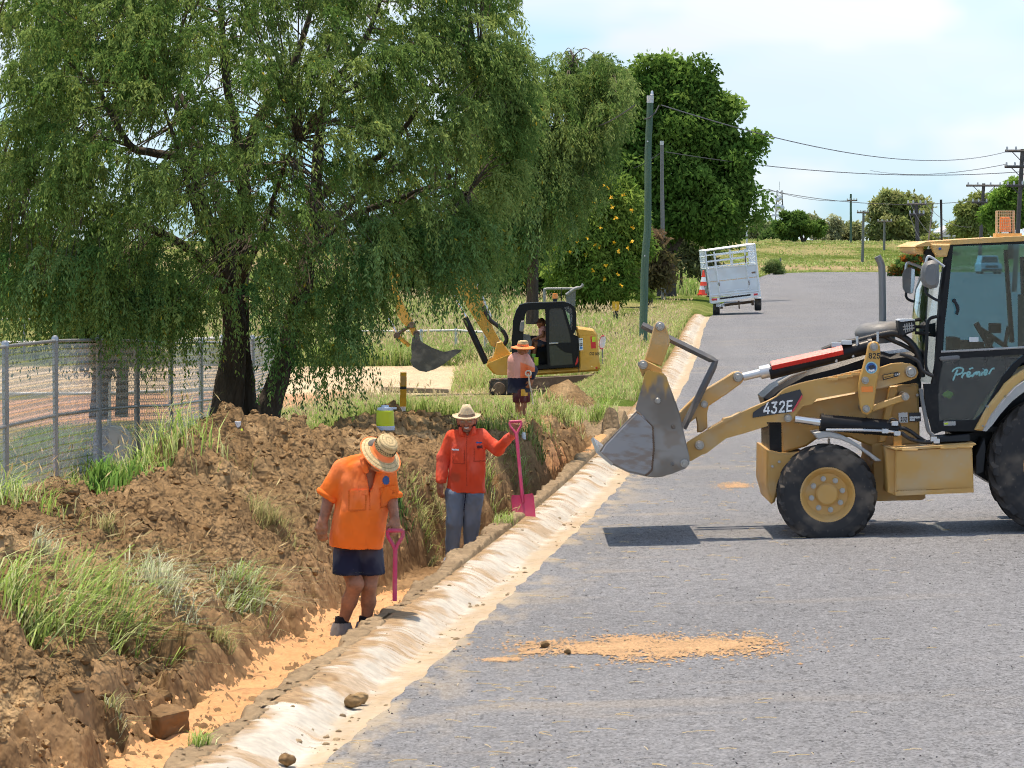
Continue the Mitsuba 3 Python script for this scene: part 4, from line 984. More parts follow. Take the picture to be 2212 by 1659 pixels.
Xp('sticker_dot', tube([W(*te([(1228, 858)])[0], YX - .02), W(*te([(1228, 858)])[0], YX - .013)], .034, 16), 'sticker_blue', False)
Xp('sticker_lines', cat([prism(te([(1206, y), (1246, y - 2), (1246, y + 8), (1206, y + 10)]), YX - .016, YX - .013) for y in (748, 800, 815, 828)]), 'text_black', False)
Xp('hire_sticker', prism(te([(1348, 712), (1412, 706), (1416, 785), (1420, 862), (1358, 868), (1352, 790)]), YX - .012, YX - .004), 'red_paint', False, label='red and yellow hire sticker')
Xp('hire_sticker_top', prism(te([(1366, 716), (1412, 710), (1414, 780), (1370, 785)]), YX - .018, YX - .013), 'hi_vis_yellow', False)
u, v = te([(1334, 952)])[0]; Xp('code_text', lettering('CR3 408', YX - .006, u, v, 6.3, bold=True, wide=.6), 'text_black', False, label='black code painted on the engine cover')
Xp('tail_lamp', pin(*te([(1428, 1118)])[0], YX - .02, YX + .02, 2.2, 10), 'red_paint')
# boom, stick, cylinders, bucket
bl = tl(1, 1, [(2140, 1300), (2112, 1292), (2050, 1180), (1985, 1010), (1945, 905), (1890, 760), (1832, 650), (1760, 610), (1640, 620), (1400, 628), (1240, 618), (1200, 650), (1230, 690), (1420, 705), (1600, 700), (1680, 740), (1765, 895), (1860, 1050), (2005, 1280), (2030, 1330), (2100, 1350)])
Xp('boom', prism(bl, YX + .8, YX + 1.05, bev=.02), 'exc_yellow')
Xp('boom_bracket', prism(tl(1, 1, [(2080, 1300), (2120, 1290), (2150, 1330), (2200, 1400), (2230, 1420), (2230, 1580), (2120, 1580), (2050, 1570), (1990, 1500), (2010, 1440), (2050, 1420)]), YX + .55, YX + 1.3, bev=.02), 'exc_yellow')
Xp('slew_plate', prism(te([(20, 1060), (330, 930), (640, 1150), (640, 1216), (330, 1212), (130, 1210)]), YX + .3, YX + 1.5), 'exc_yellow')
stc = tl(1, 1, [(1150, 600), (1230, 610), (1250, 720), (1215, 790), (1245, 905), (1290, 1000), (1350, 1110), (1395, 1200), (1400, 1235), (1350, 1240), (1330, 1190), (1265, 1130), (1215, 1060), (1190, 900), (1165, 780), (1135, 680)])
Xp('stick', prism(stc, YX + .82, YX + 1.03, bev=.02), 'exc_yellow')
for (u, v) in tl(1, 1, [(1345, 1150), (1385, 1225), (2098, 1318), (1215, 1240)]): Xp('pivot_pin', pin(u, v, YX + .7, YX + 1.12, 7), 'rust_steel')
p_ = lambda q, dy=.9: W(*tl(1, 1, [q])[0], YX + dy)
Xp('boom_rod', cyl(p_((1700, 880), .66), p_((1830, 1110), .66), .035), 'chrome'); Xp('boom_cylinder', cyl(p_((1805, 1085), .66), p_((1990, 1480), .66), .078), 'black_paint')
Xp('bucket_rod', cyl(p_((1135, 1080), .93), p_((1218, 1225), .93), .032), 'chrome'); Xp('bucket_cylinder', cyl(p_((1050, 900), .93), p_((1138, 1085), .93), .065), 'black_paint')
Xp('bucket_link', tube([p_((1210, 1240), .76), p_((1340, 1150), .76)], .04, 4), 'rust_steel'); Xp('bucket_link', tube([p_((1225, 1245), .9), p_((1325, 1330), .9)], .05, 4), 'exc_yellow')
Xp('hydraulic_hose', tube(curve([p_(q, .7) for q in ((1960, 990), (2020, 1100), (2080, 1150), (2140, 1210), (2165, 1275), (2130, 1340))]), .05, 8), 'rubber_hose', 60)
Xp('hydraulic_hose', tube(curve([p_(q, .7) for q in ((1830, 650), (1900, 780), (1960, 920), (2030, 1080))]), .03, 8), 'silver', 60)
bko = tl(1, 1, [(1385, 1215), (1412, 1240), (1420, 1280), (1440, 1300), (1520, 1345), (1620, 1380), (1660, 1375), (1720, 1360), (1778, 1362), (1765, 1382), (1700, 1430), (1605, 1500), (1550, 1530), (1470, 1556), (1410, 1545), (1355, 1510), (1332, 1460), (1345, 1430), (1340, 1330), (1350, 1260)])
xk = Xp('bucket', prism(bko, YX + .62, YX + .66), 'bucket_dark'); Xp('side_plate', prism(bko, YX + 1.20, YX + 1.24), 'bucket_dark', 30, xk)
sh = LineString([tuple(W(u, v, YX)[[0, 2]]) for u, v in tl(1, 1, [(1345, 1440), (1338, 1465), (1358, 1505), (1410, 1540), (1470, 1550), (1550, 1524), (1605, 1494), (1700, 1424)])]).buffer(.02)
m = trimesh.creation.extrude_polygon(sh, .58, engine='earcut'); Xp('shell', trimesh.Trimesh(np.c_[m.vertices[:, 0], YX + .64 + m.vertices[:, 2], m.vertices[:, 1]], m.faces[:, ::-1]), 'bucket_dark', 30, xk)
for k in range(4):
    y0 = .64 + k * .145
    Xp('tooth', prism(tl(1, 1, [(1690, 1372), (1778, 1360), (1765, 1384), (1700, 1418)]), YX + y0, YX + y0 + .07), 'silver', 30, xk)
# undercarriage: track with shoes, dozer blade
tr_c = te([(45, 1300), (60, 1275), (110, 1262), (1350, 1215), (1430, 1240), (1450, 1300), (1420, 1390), (1340, 1420), (120, 1475), (60, 1460), (42, 1400)])
Xp('track', prism(tr_c, YX - .1, YX + .3, bev=.02), 'rubber'); Xp('track', prism(tr_c, YX + 1.3, YX + 1.7, bev=.02), 'rubber')
for (x, y) in ((165, 1385), (1320, 1320)): Xp('idler', pin(*te([(x, y)])[0], YX - .13, YX, 14 if x < 1000 else 13, 24), 'rust_steel')
for k in range(14):
    f_ = k / 13; x0 = 60 + f_ * 1330; y0 = 1272 - f_ * 50
    Xp('track_shoe', prism(te([(x0, y0 - 8), (x0 + 60, y0 - 11), (x0 + 60, y0 + 10), (x0, y0 + 13)]), YX - .115, YX + .31), 'rust_steel')
    if k < 4: Xp('track_shoe', prism(te([(34 + (k % 2) * 3, 1292 + k * 42), (58, 1292 + k * 42), (58, 1320 + k * 42), (34, 1318 + k * 42)]), YX - .115, YX + .31), 'rust_steel')
Xp('dozer_blade', prism(te([(296, 1270), (640, 1245), (1508, 1194), (1522, 1278), (1490, 1315), (1110, 1374), (590, 1402), (308, 1408)]), YX - .55, YX - .48, bev=.015), 'rust_steel')
for x in (500, 1200): Xp('blade_arm', prism(te([(x, 1290), (x + 50, 1288), (x + 50, 1330), (x, 1334)]), YX - .48, YX + .5), 'rust_steel')
single('plank', prism(te([(530, 1400), (1062, 1388), (1066, 1402), (560, 1478), (525, 1482)]), YX - .9, YX - .62), 'rust_steel', 'weathered plank lying below the excavator blade', 'plank')

# ------------------------------------------------------------------ crate trailer and cones
def tz(pts): return [(1504.2 + x / 9.094, 508.8 + y / 9.094) for x, y in pts]


mat('trailer_white', dusty((.66, .72, .76), (.5, .42, .32), .22, 2.2), .5)
mat('trailer_bar', (.74, .78, .80), .45)
YT = 150.0
R_ = thing('trailer', 'white crate trailer leaning at the kerb with open upper rails', 'trailer')


def Rp(name, mesh, m, smooth=25, parent=None, label=None): return part(parent or R_, name, mesh, m, smooth, label)


def tbar(pts, r=.035, dy=0.0): return tube([W(u, v, YT + dy) for u, v in tz(pts)], r, 4)


LT = 4.2
Rp('rear_panel', prism(tz([(218, 655), (1160, 572), (1240, 1100), (252, 1172)]), YT, YT + .03), 'trailer_white')
Rp('panel_seam', tbar([(232, 915), (1195, 810)], .012, -.01), 'roof_yellow')
for pts, r in (([(150, 300), (1150, 165)], .04), ([(225, 520), (1130, 415)], .025), ([(300, 500), (1130, 400)], .018), ([(370, 385), (1120, 300)], .03), ([(218, 650), (1160, 568)], .03), ([(168, 300), (285, 1330)], .045), ([(1140, 165), (1250, 1200)], .045), ([(345, 320), (460, 1140)], .04), ([(940, 260), (1045, 1070)], .035), ([(655, 280), (690, 590)], .04), ([(710, 370), (715, 590)], .02), ([(260, 1180), (1245, 1085)], .04), ([(470, 1110), (1030, 1050)], .02)):
    Rp('rail', tbar(pts, r, -.03), 'trailer_bar')
for (x, y0, y1) in ((960, 380, 540), (1030, 880, 970), (445, 920, 990)): Rp('latch', tbar([(x, y0), (x + 8, y1)], .022, -.08), 'rust_steel')
Rp('bumper', prism(tz([(285, 1240), (1250, 1100), (1256, 1198), (290, 1335)]), YT - .06, YT + .02, holes=[tz([(458, 1222), (1070, 1147), (1070, 1182), (458, 1258)])]), 'trailer_bar')
Rp('step_slot', prism(tz([(450, 1215), (1076, 1140), (1076, 1190), (450, 1265)]), YT + .03, YT + .06), 'text_black')
for q, l in ((tz([(302, 1240), (405, 1232), (405, 1272), (302, 1280)]), 0), (tz([(1125, 1142), (1204, 1134), (1206, 1170), (1128, 1178)]), 1)):
    Rp('tail_lamp', prism(q, YT - .09, YT - .062), 'red_paint')
Rp('number_plate', prism(tz([(395, 1352), (553, 1336), (555, 1388), (397, 1404)]), YT - .05, YT - .04), 'sticker_white', label='white number plate with dark worn characters')
u, v = tz([(402, 1396)])[0]; Rp('plate_text', lettering('572 GWE', YT - .052, u, v, 4.6, bold=True, wide=.62, slope=.1), 'text_black', False)
Rp('badge', prism(tz([(1085, 715), (1165, 705), (1166, 738), (1088, 748)]), YT - .02, YT - .005), 'rust_steel')
for side in (0, 1):
    a, b_ = ((168, 300), (255, 1180)) if side == 0 else ((1140, 165), (1240, 1090))
    lerp = lambda f_: (a[0] + (b_[0] - a[0]) * f_, a[1] + (b_[1] - a[1]) * f_)
    for f_ in (0, .14, .27, .40): Rp('side_rail', tube([W(*tz([lerp(f_)])[0], YT), W(*tz([lerp(f_)])[0], YT) + (0, LT, 0)], .035, 4), 'trailer_bar')
    pa, pb = W(*tz([lerp(.40)])[0], YT), W(*tz([lerp(1)])[0], YT)
    Rp('side_panel', trimesh.Trimesh([pa, pb, pb + (0, LT, 0), pa + (0, LT, 0)] + [q + (.03 if side == 0 else -.03, 0, 0) for q in (pa, pb, pb + (0, LT, 0), pa + (0, LT, 0))], [[0, 1, 2], [0, 2, 3], [4, 6, 5], [4, 7, 6], [0, 4, 1], [1, 4, 5], [2, 6, 3], [3, 6, 7]]), 'trailer_white')
    for k in range(1, 5):
        t0, t1 = W(*tz([a])[0], YT) + (0, LT * k / 4, 0), W(*tz([b_])[0], YT) + (0, LT * k / 4, 0)
        Rp('side_post', tube([t0, t1], .035, 4), 'trailer_bar')
for f_ in (0, .13, .27, .40): Rp('front_rail', tube([W(*tz([(168 + 87 * f_, 300 + 880 * f_)])[0], YT) + (0, LT, 0), W(*tz([(1140 + 100 * f_, 165 + 925 * f_)])[0], YT) + (0, LT, 0)], .03, 4), 'trailer_bar')
for (x0, x1) in ((190, 1120),): Rp('roof_rail', tube([W(*tz([(655, 240)])[0], YT), W(*tz([(655, 240)])[0], YT) + (0, LT, 0)], .03, 4), 'trailer_bar')
pa, pb = W(*tz([(270, 1190)])[0], YT), W(*tz([(1245, 1095)])[0], YT)
Rp('deck', trimesh.Trimesh(np.array([pa, pb, pb + (0, LT, 0), pa + (0, LT, 0), pa - (0, 0, .06), pb - (0, 0, .06), pb + (0, LT, -.06), pa + (0, LT, -.06)]), [[0, 1, 2], [0, 2, 3], [4, 6, 5], [4, 7, 6], [0, 4, 5], [0, 5, 1]]), 'trailer_bar')
for (x0, x1, y0, y1) in ((332, 455, 1340, 1592), (1148, 1272, 1240, 1466)):
    ra = (y1 - y0) / 2 / 9.094 * YT / F * 1.1; cu = tz([((x0 + x1) / 2, (y0 + y1) / 2)])[0]; c = W(*cu, YT + 1.2); w_ = (x1 - x0) / 9.094 * YT / F
    Rp('wheel', lathe([(0, -w_ / 2), (ra * .9, -w_ / 2), (ra, -w_ * .35), (ra, w_ * .35), (ra * .9, w_ / 2), (0, w_ / 2)], 32, 'x', c), 'rubber')
    Rp('mudguard', box(c[0] - w_ * .55, c[0] + w_ * .5, YT + .75, YT + 1.7, c[2] + ra * .9, c[2] + ra * 1.05), 'trailer_bar')
Rp('axle', tube([W(*tz([(540, 1368)])[0], YT + 1.2), W(*tz([(1100, 1300)])[0], YT + 1.2)], .06, 8), 'rust_steel')
Rp('stand', tube([W(*tz([(830, 1280)])[0], YT + .2), W(*tz([(845, 1440)])[0], YT + .2)], .035, 6), 'rust_steel')
for x, y in ((495, 1400), (1105, 1330)): Rp('spring_hanger', tube([W(*tz([(x, y - 60)])[0], YT + .9), W(*tz([(x, y + 40)])[0], YT + .9)], .06, 4), 'rust_steel')
mat('cone_red', (.80, .07, .03), .5); mat('cone_white', (.78, .80, .82), .5)
cn = W(*tz([(112, 1165)])[0], 148.0)
for k, dz in enumerate((0, .34)):
    c_ = thing('traffic_cone', ('red traffic cone with one white band standing on the kerb, lower of a stack' if k == 0 else 'red traffic cone nested on top of the other cone left of the trailer'), 'traffic cone', 'stacked traffic cones')
    o = cn + (.06 * k, .0, dz)
    Rq = lambda z: .165 - .19 * z
    for z0, z1, m_, n_ in ((.05, .22, 'cone_red', 'cone_base'), (.22, .42, 'cone_white', 'white_band'), (.42, .58, 'cone_red', 'cone_body')):
        part(c_, n_, lathe([(0, z0), (Rq(z0), z0), (Rq(z1), z1), (0, z1)], 20, 'z', o), m_)
    part(c_, 'cone_tip', lathe([(0, .58), (Rq(.58), .58), (.03, .70), (0, .71)], 16, 'z', o), 'cone_red')
    if k == 0: part(c_, 'foot', box(o[0] - .2, o[0] + .2, o[1] - .2, o[1] + .2, o[2] - .02, o[2] + .05, .015), 'cone_red')

# ------------------------------------------------------------------ poles and cables
mat('pole_green', proc(lambda p, n, uv: mix((.055, .115, .082), (.10, .16, .11), fbm(p.x * 9, p.y * 9, p.z * .8, 4)) * (.85 + .3 * noise(p.x * 40, p.y * 40, p.z * 2))), .8)
mat('pole_grey', proc(lambda p, n, uv: mix((.13, .135, .13), (.24, .235, .22), fbm(p.x * 9, p.y * 9, p.z * .6, 4))), .85)
mat('pole_dark', proc(lambda p, n, uv: mix((.055, .050, .045), (.12, .11, .10), fbm(p.x * 6, p.y * 6, p.z * .6, 3))), .85)
mat('wire', (.06, .06, .065), .6); mat('insulator', (.55, .56, .55), .3)
YG = 95.0
gp = [W(u, v, YG) for u, v in tl(2, 0, [(1194, 870), (1190, 1000), (1176, 1300), (1174, 1659)])] + [W(u, v, YG) for u, v in tl(2, 1, [(1172, 300), (1157, 480), (1145, 700), (1142, 900), (1136, 1100), (1134, 1290), (1132, 1372)])]
P_ = thing('power_pole', 'crooked green-stained timber power pole nearest the kerb', 'power pole')
gpc = curve(gp, 8); part(P_, 'shaft', tube(gpc, np.linspace(.085, .118, len(gpc)), 16), 'pole_green', 50)
part(P_, 'cap', tube([gp[0] + (0, 0, .14), gp[0] - (0, 0, .06)], .092, 16), 'insulator', 30); part(P_, 'insulator', lathe([(0, .14), (.03, .12), (.035, .05), (.05, .03), (.03, 0), (0, 0)], 12, 'z', gp[0] + (.05, 0, .14)), 'silver')
part(P_, 'strap', tube([gp[1] + (-.14, -.1, -.1), gp[1] + (.0, -.13, -.06), gp[1] + (.16, -.08, .1), gp[1] + (.25, 0, .28)], .02, 6), 'wire')
for q in tl(2, 1, [(1147, 552)]) + tl(2, 0, [(1172, 1222)]): part(P_, 'tag', pin(*q, YG - .13, YG - .08, 1.6, 10), 'silver')
YS = 178.0
sp = [W(u, v, YS) for u, v in tl(2, 0, [(1295, 1228), (1297, 1659)])] + [W(u, v, YS) for u, v in tl(2, 1, [(1302, 300), (1305, 600), (1309, 925)])]
P2_ = thing('power_pole', 'plain grey timber pole standing behind the green one', 'power pole')
part(P2_, 'shaft', tube(curve(sp, 6), np.linspace(.095, .12, 25), 14), 'pole_grey', 50); part(P2_, 'cap', tube([sp[0] + (0, 0, .06), sp[0] - (0, 0, .15)], .1, 12), 'insulator')


def power_pole(top, base, Y, arms, r, label, kind='pole_dark', braces=True):
    k = thing('power_pole', label, 'power pole', 'power poles beyond the road')
    a, b_ = W(*top, Y), W(*base, Y)
    part(k, 'shaft', cyl(a, b_, r * .8, 12, r), kind, 50)
    for v, u0, u1 in arms:
        p0, p1 = W(u0, v, Y - r), W(u1, v, Y - r)
        ar = part(k, 'crossarm', tube([p0, p1], r * .55, 4), 'pole_dark', 20)
        for f_ in (.06, .32, .68, .94):
            q = p0 + (p1 - p0) * f_; scene[key_for('insulator', ar)] = mikit.ply(lathe([(0, r * 1.8), (r * .35, r * 1.7), (r * .42, r * .7), (r * .25, 0), (0, 0)], 8, 'z', q), 'insulator', smooth=30)
        if braces:
            m_ = a + (b_ - a) * ((p0[2] - a[2]) / (b_[2] - a[2])); m_[1] = Y - r
            for f_ in (.18, .82):
                q = p0 + (p1 - p0) * f_; part(k, 'brace', cyl(q, m_ + (0, 0, -abs(q[0] - m_[0])), r * .18, 5), 'pole_dark')
    return a


pa_ = power_pole((2209, 322), (2190, 640), 215.0, [(326, 2171, 2245), (360, 2170, 2240), (401, 2174, 2225)], .16, 'dark leaning power pole with three crossarms behind the cab roof')
power_pole((2125, 396), (2114, 600), 330.0, [(401, 2087, 2165), (437, 2099, 2146)], .19, 'dark power pole with a long top crossarm left of the leaning one')
power_pole((1979, 436), (1986, 610), 300.0, [(441, 1959, 2002), (463, 1964, 1997)], .19, 'dark power pole with two short crossarms rising behind the cab visor')
power_pole((1838, 419), (1838, 536), 470.0, [(433, 1829, 1852)], .17, 'tall thin power pole on the rise beside a low tree', 'pole_green', False)
power_pole((1865.5, 455), (1862.5, 582), 392.0, [(459, 1851, 1877)], .17, 'thin pale power pole with one crossarm at the foot of the rise', 'pole_grey', False)
power_pole((1910, 475), (1910, 570), 430.0, [(478.5, 1895, 1927)], .17, 'short thin power pole in front of the large pale tree', 'pole_grey', False)


def cable(p0, p1, sag, r, label, n=40):
    t = np.linspace(0, 1, n)[:, None]
    P = np.asarray(p0) * (1 - t) + np.asarray(p1) * t; P[:, 2] -= (4 * sag * t * (1 - t))[:, 0]
    return single('cable', tube(P, r, 5), 'wire', label, 'cable', 'overhead cables')


g0 = gp[0] + (.05, 0, -.12)
cable(g0 + (.25, 0, 0), W(2180, 326, 214.8), 1.0, .017, 'thick overhead cable from the green pole to the leaning pole')
cable(sp[0] + (.2, 0, -.5), W(2205, 371, 214.8), .6, .022, 'overhead cable from the grey pole to the leaning pole')
cable(W(1371, 227, YG), W(1180, 272, 118.), .4, .02, 'overhead cable running left from the green pole into the trees')
cable(W(1430, 328, YS), W(1280, 366, 190.), .5, .025, 'overhead cable running left from the grey pole into the trees')
cable(W(1620, 402, 330.), W(2180, 424, 330.), 1.2, .03, 'thin far cable crossing low over the rise')
cable(W(1659, 408, 470.), W(1838, 433, 470.), .6, .03, 'thin far cable reaching the tall pole on the rise')
cable(W(1879, 368, 330.), W(2172, 355, 215.), .5, .02, 'faint far cable just below the thick one')
for k, (u0, v0, u1, v1) in enumerate(((1965, 463, 2005, 530), (1967, 441, 2030, 515), (2000, 441, 2100, 490))): cable(W(u0, v0, 299.), W(u1, v1, 285.), .6, .02, ('slack service wire dropping from the lower crossarm', 'slack service wire dropping from the upper crossarm', 'service wire running to the house roof')[k])
# street lamp, lattice tower, marker posts
L_ = thing('street_lamp', 'thin grey street lamp with a long curved arm behind the trailer', 'street lamp')
lamp = curve([W(u, v, 340.) for u, v in tl(2, 1, [(2030, 520), (2028, 420), (2032, 290), (2050, 240), (2090, 220), (2212, 206)]) + tl(3, 1, [(60, 200)])], 8)
part(L_, 'post', tube(lamp, .09, 8), 'silver', 50); q = W(*tl(3, 1, [(62, 200)])[0], 340.); part(L_, 'lamp_head', box(q[0] - .35, q[0] + .35, 339.8, 340.2, q[2] - .1, q[2] + .1, .05), 'silver')
TW = thing('lattice_tower', 'pale lattice radio tower with round dishes on the skyline', 'radio tower')
b0, b1 = W(1683, 545, 640.), W(1684, 411, 640.); hw0, hw1 = 1.0, .45; ms = []
for sx in (-1, 1):
    for sy in (-1, 1):
        ms.append(part(TW, 'leg', cyl(b0 + (sx * hw0, sy * hw0, 0), b1 + (sx * hw1, sy * hw1, 0), .06, 6), 'pole_grey'))
for k in range(12):
    f0, f1 = k / 12, (k + 1) / 12; w0, w1 = hw0 + (hw1 - hw0) * f0, hw0 + (hw1 - hw0) * f1; z0, z1 = b0 + (b1 - b0) * f0, b0 + (b1 - b0) * f1
    part(TW, 'lattice', cat([cyl(z0 + (-w0 * s_, -w0, 0), z1 + (w1 * s_, -w1, 0), .035, 5) for s_ in (-1, 1)] + [cyl(z0 + (-w0, -w0, 0), z0 + (w0, -w0, 0), .035, 5)]), 'pole_grey')
for u, v, r in ((1679, 448, .55), (1689, 449, .5), (1680, 432, .4), (1686, 428, .35)):
    q = W(u, v, 638.5); part(TW, 'dish', lathe([(0, .25), (r, .2), (r * 1.02, 0), (0, -.12)], 16, 'y', q), 'silver')
part(TW, 'aerial', cyl(b1, b1 + (0, 0, 1.6), .05, 5), 'silver')
for k, (x, lab) in enumerate(((60, 'white guide post with red reflector left of its twin at the road end'), (75, 'white guide post with red reflector right of its twin at the road end'))):
    q = W(*tl(3, 1, [(x, 728)])[0], 325.) + (0, 0, .22); c_ = thing('guide_post', lab, 'guide post', 'guide posts')
    part(c_, 'post', box(q[0] - .09, q[0] + .09, 324.9, 325., q[2] - .05, q[2] + 1.05), 'cone_white'); part(c_, 'reflector', box(q[0] - .05, q[0] + .05, 324.86, 324.895, q[2] + .75, q[2] + .9), 'red_paint')
q = W(*tl(3, 1, [(105, 725)])[0], 322.); single('fence_post', tube([q, q + (.02, 0, 1.65)], .075, 8), 'pole_grey', 'plain grey steel post beside the small roadside shrub', 'post')

# ------------------------------------------------------------------ house and parked car far off
mat('house_wall', (.50, .48, .42), .8); mat('house_roof', (.66, .66, .66), .5, .2); mat('car_white', (.75, .77, .78), .3, clearcoat=1.0); mat('car_glass', (.03, .04, .05), .1, clearcoat=1.0)
H_ = thing('house', 'small cream house with a pale metal gable roof half hidden by trees', 'house'); YH = 420.
hp = lambda x, y, Y=YH: W(*tl(3, 1, [(x, y)])[0], Y)
part(H_, 'wall', prism(tl(3, 1, [(1505, 332), (1572, 292), (1640, 328), (1640, 460), (1505, 460)]), YH, YH + 7), 'house_wall', False)
rp0, rp1, rp2 = hp(1490, 345), hp(1572, 286), hp(1655, 336)
def slab(a, b, d=.25, L=8.0): return trimesh.Trimesh([a, b, b + (0, L, 0), a + (0, L, 0), a - (0, 0, d), b - (0, 0, d), b + (0, L, -d), a + (0, L, -d)], [[0, 1, 2], [0, 2, 3], [4, 6, 5], [4, 7, 6], [0, 4, 5], [0, 5, 1], [1, 5, 6], [1, 6, 2], [3, 7, 4], [3, 4, 0]])
part(H_, 'roof', cat([slab(rp0 - (0, .5, 0), rp1 - (0, .5, 0)), slab(rp1 - (0, .5, 0), rp2 - (0, .5, 0))]), 'house_roof', False)
part(H_, 'verandah_roof', prism(tl(3, 1, [(1480, 382), (1640, 372), (1642, 382), (1482, 392)]), YH - 2.5, YH), 'house_roof', False)
part(H_, 'window', prism(tl(3, 1, [(1565, 345), (1610, 343), (1610, 372), (1565, 374)]), YH - .05, YH + .02), 'car_glass', False)
for x in (1500, 1560, 1630): part(H_, 'verandah_post', cyl(hp(x, 385, YH - 2.3), hp(x, 460, YH - 2.3), .07, 6), 'house_wall')
V_ = thing('parked_car', 'white four-wheel-drive parked far down the road, seen through the cab glass', 'car'); YV = 330.
c0 = G(2142, 595, .25); YV = float(c0[1]); vx = lambda dx, dz, Y=0: (c0[0] + dx, dz)
def vprism(pts, y0, y1):
    m_ = trimesh.creation.extrude_polygon(Polygon(pts), y1 - y0, engine='earcut'); v_ = m_.vertices
    return trimesh.Trimesh(np.c_[c0[0] + v_[:, 0], y0 + v_[:, 2], .25 + v_[:, 1]], m_.faces[:, ::-1])
part(V_, 'body', vprism([(-.93, .35), (.93, .35), (.95, .95), (.90, 1.08), (-.90, 1.08), (-.95, .95)], YV, YV + 4.4), 'car_white', 25)
part(V_, 'cabin', vprism([(-.86, 1.08), (.86, 1.08), (.70, 1.78), (-.70, 1.78)], YV + 1.2, YV + 4.2), 'car_white', 25)
part(V_, 'windscreen', vprism([(-.76, 1.14), (.76, 1.14), (.63, 1.68), (-.63, 1.68)], YV + 1.15, YV + 1.2), 'car_glass', False)
part(V_, 'grille', vprism([(-.55, .68), (.55, .68), (.55, .9), (-.55, .9)], YV - .04, YV), 'car_glass', False)
part(V_, 'bumper', vprism([(-.92, .36), (.92, .36), (.92, .6), (-.92, .6)], YV - .12, YV), 'car_glass', False)
for s_ in (-.74, .74):
    part(V_, 'headlight', vprism([(s_ - .14, .72), (s_ + .14, .72), (s_ + .14, .9), (s_ - .14, .9)], YV - .05, YV), 'silver', False)
    for dy in (.8, 3.5): part(V_, 'wheel', lathe([(0, -.12), (.36, -.12), (.36, .12), (0, .12)], 20, 'x', (c0[0] + s_ * 1.08, YV + dy, .25 + .36)), 'rubber')

# ------------------------------------------------------------------ fences on the left
mat('galv', (.42, .44, .46), .38, .75); mat('galv_dull', proc(lambda p, n, uv: mix((.22, .23, .235), (.38, .38, .37), fbm(p.x * 12, p.y * 12, p.z * 5, 3))), .55, .4); mat('rail_white', (.62, .60, .56), .5)
FA, FB = np.array([-5.84, 40.0]), np.array([-4.76, 57.0]); fd = (FB - FA) / np.linalg.norm(FB - FA); SP = 2.95
Q = thing('chain_link_fence', 'chain-link fence of galvanised posts and mesh running back to the tree', 'fence')
fz = lambda xy: float(natural(np.array([xy[0]]), np.array([xy[1]]))[0])
posts = [FA + fd * (SP * k) for k in range(-1, 9)]
for k, xy in enumerate(posts):
    z = fz(xy); po = part(Q, 'post', tube([(xy[0], xy[1], z - .3), (xy[0], xy[1], z + 1.80)], .038, 12), 'galv_dull', 50)
    scene[key_for('post_cap', po)] = mikit.ply(lathe([(0, .05), (.025, .045), (.045, .02), (.047, -.02), (0, -.02)], 14, 'z', (xy[0], xy[1], z + 1.80)), 'galv', smooth=40)
    if k == len(posts) - 1: break
    a, b_ = xy, posts[k + 1]; za, zb = fz(a), fz(b_)
    for h, r in ((1.78, .021), (.86, .021)): part(Q, 'rail', cyl((*a, za + h), (*b_, zb + h), r, 8), 'galv_dull', 50)
    L = SP; n = 50; pitch = L / n; hz = .05; segs = []
    nz = int(1.74 / hz)
    V, Fm = [], []
    tri = np.array([[0, 1], [-.87, -.5], [.87, -.5]]) * .0026
    side_v = np.array([-fd[1], fd[0]])
    for i in range(n + 1):
        for sgn in (-1, 1):
            zz = np.arange(nz + 1) * hz + .04
            ss = pitch * (i + sgn * .5 * (((np.arange(nz + 1)) % 2)) ); 
            ok = (ss >= -.01) & (ss <= L + .01)
            off = .004 * sgn
            base = np.stack([a[0] + fd[0] * ss + side_v[0] * off, a[1] + fd[1] * ss + side_v[1] * off, za + (zb - za) * ss / L + zz], 1)
            b0 = len(V)
            for j in range(nz + 1):
                for t_ in tri: V.append(base[j] + (fd[0] * t_[0] + side_v[0] * t_[1], fd[1] * t_[0] + side_v[1] * t_[1], 0))
            for j in range(nz):
                if ok[j] and ok[j + 1]:
                    for m_ in range(3):
                        p0, p1 = b0 + j * 3 + m_, b0 + j * 3 + (m_ + 1) % 3
                        Fm += [(p0, p1, p1 + 3), (p0, p1 + 3, p0 + 3)]
    part(Q, 'mesh_panel', (np.array(V), np.array(Fm)), 'galv', False)


def rail_fence(pts, hts, label, r, post_every, mat_, zoff=0.0, group='pipe rail fences'):
    k = thing('rail_fence', label, 'fence', group)
    P = np.array(pts, float)
    for i in range(len(P) - 1):
        a, b_ = P[i], P[i + 1]; za, zb = fz(a), fz(b_)
        for h in hts: part(k, 'rail', cyl((*a, za + h), (*b_, zb + h), r, 8), mat_, 50)
        n = max(1, int(np.linalg.norm(b_ - a) / post_every))
        for j in range(n + (i == len(P) - 2)):
            q = a + (b_ - a) * j / n; z = fz(q); po = part(k, 'post', tube([(*q, z - .3), (*q, z + hts[0])], r * 1.2, 10), mat_, 50)
            scene[key_for('post_cap', po)] = mikit.ply(lathe([(0, .07), (r, .06), (r * 1.4, .02), (r * 1.4, -.03), (0, -.03)], 12, 'z', (*q, z + hts[0])), 'galv', smooth=40)
    return k


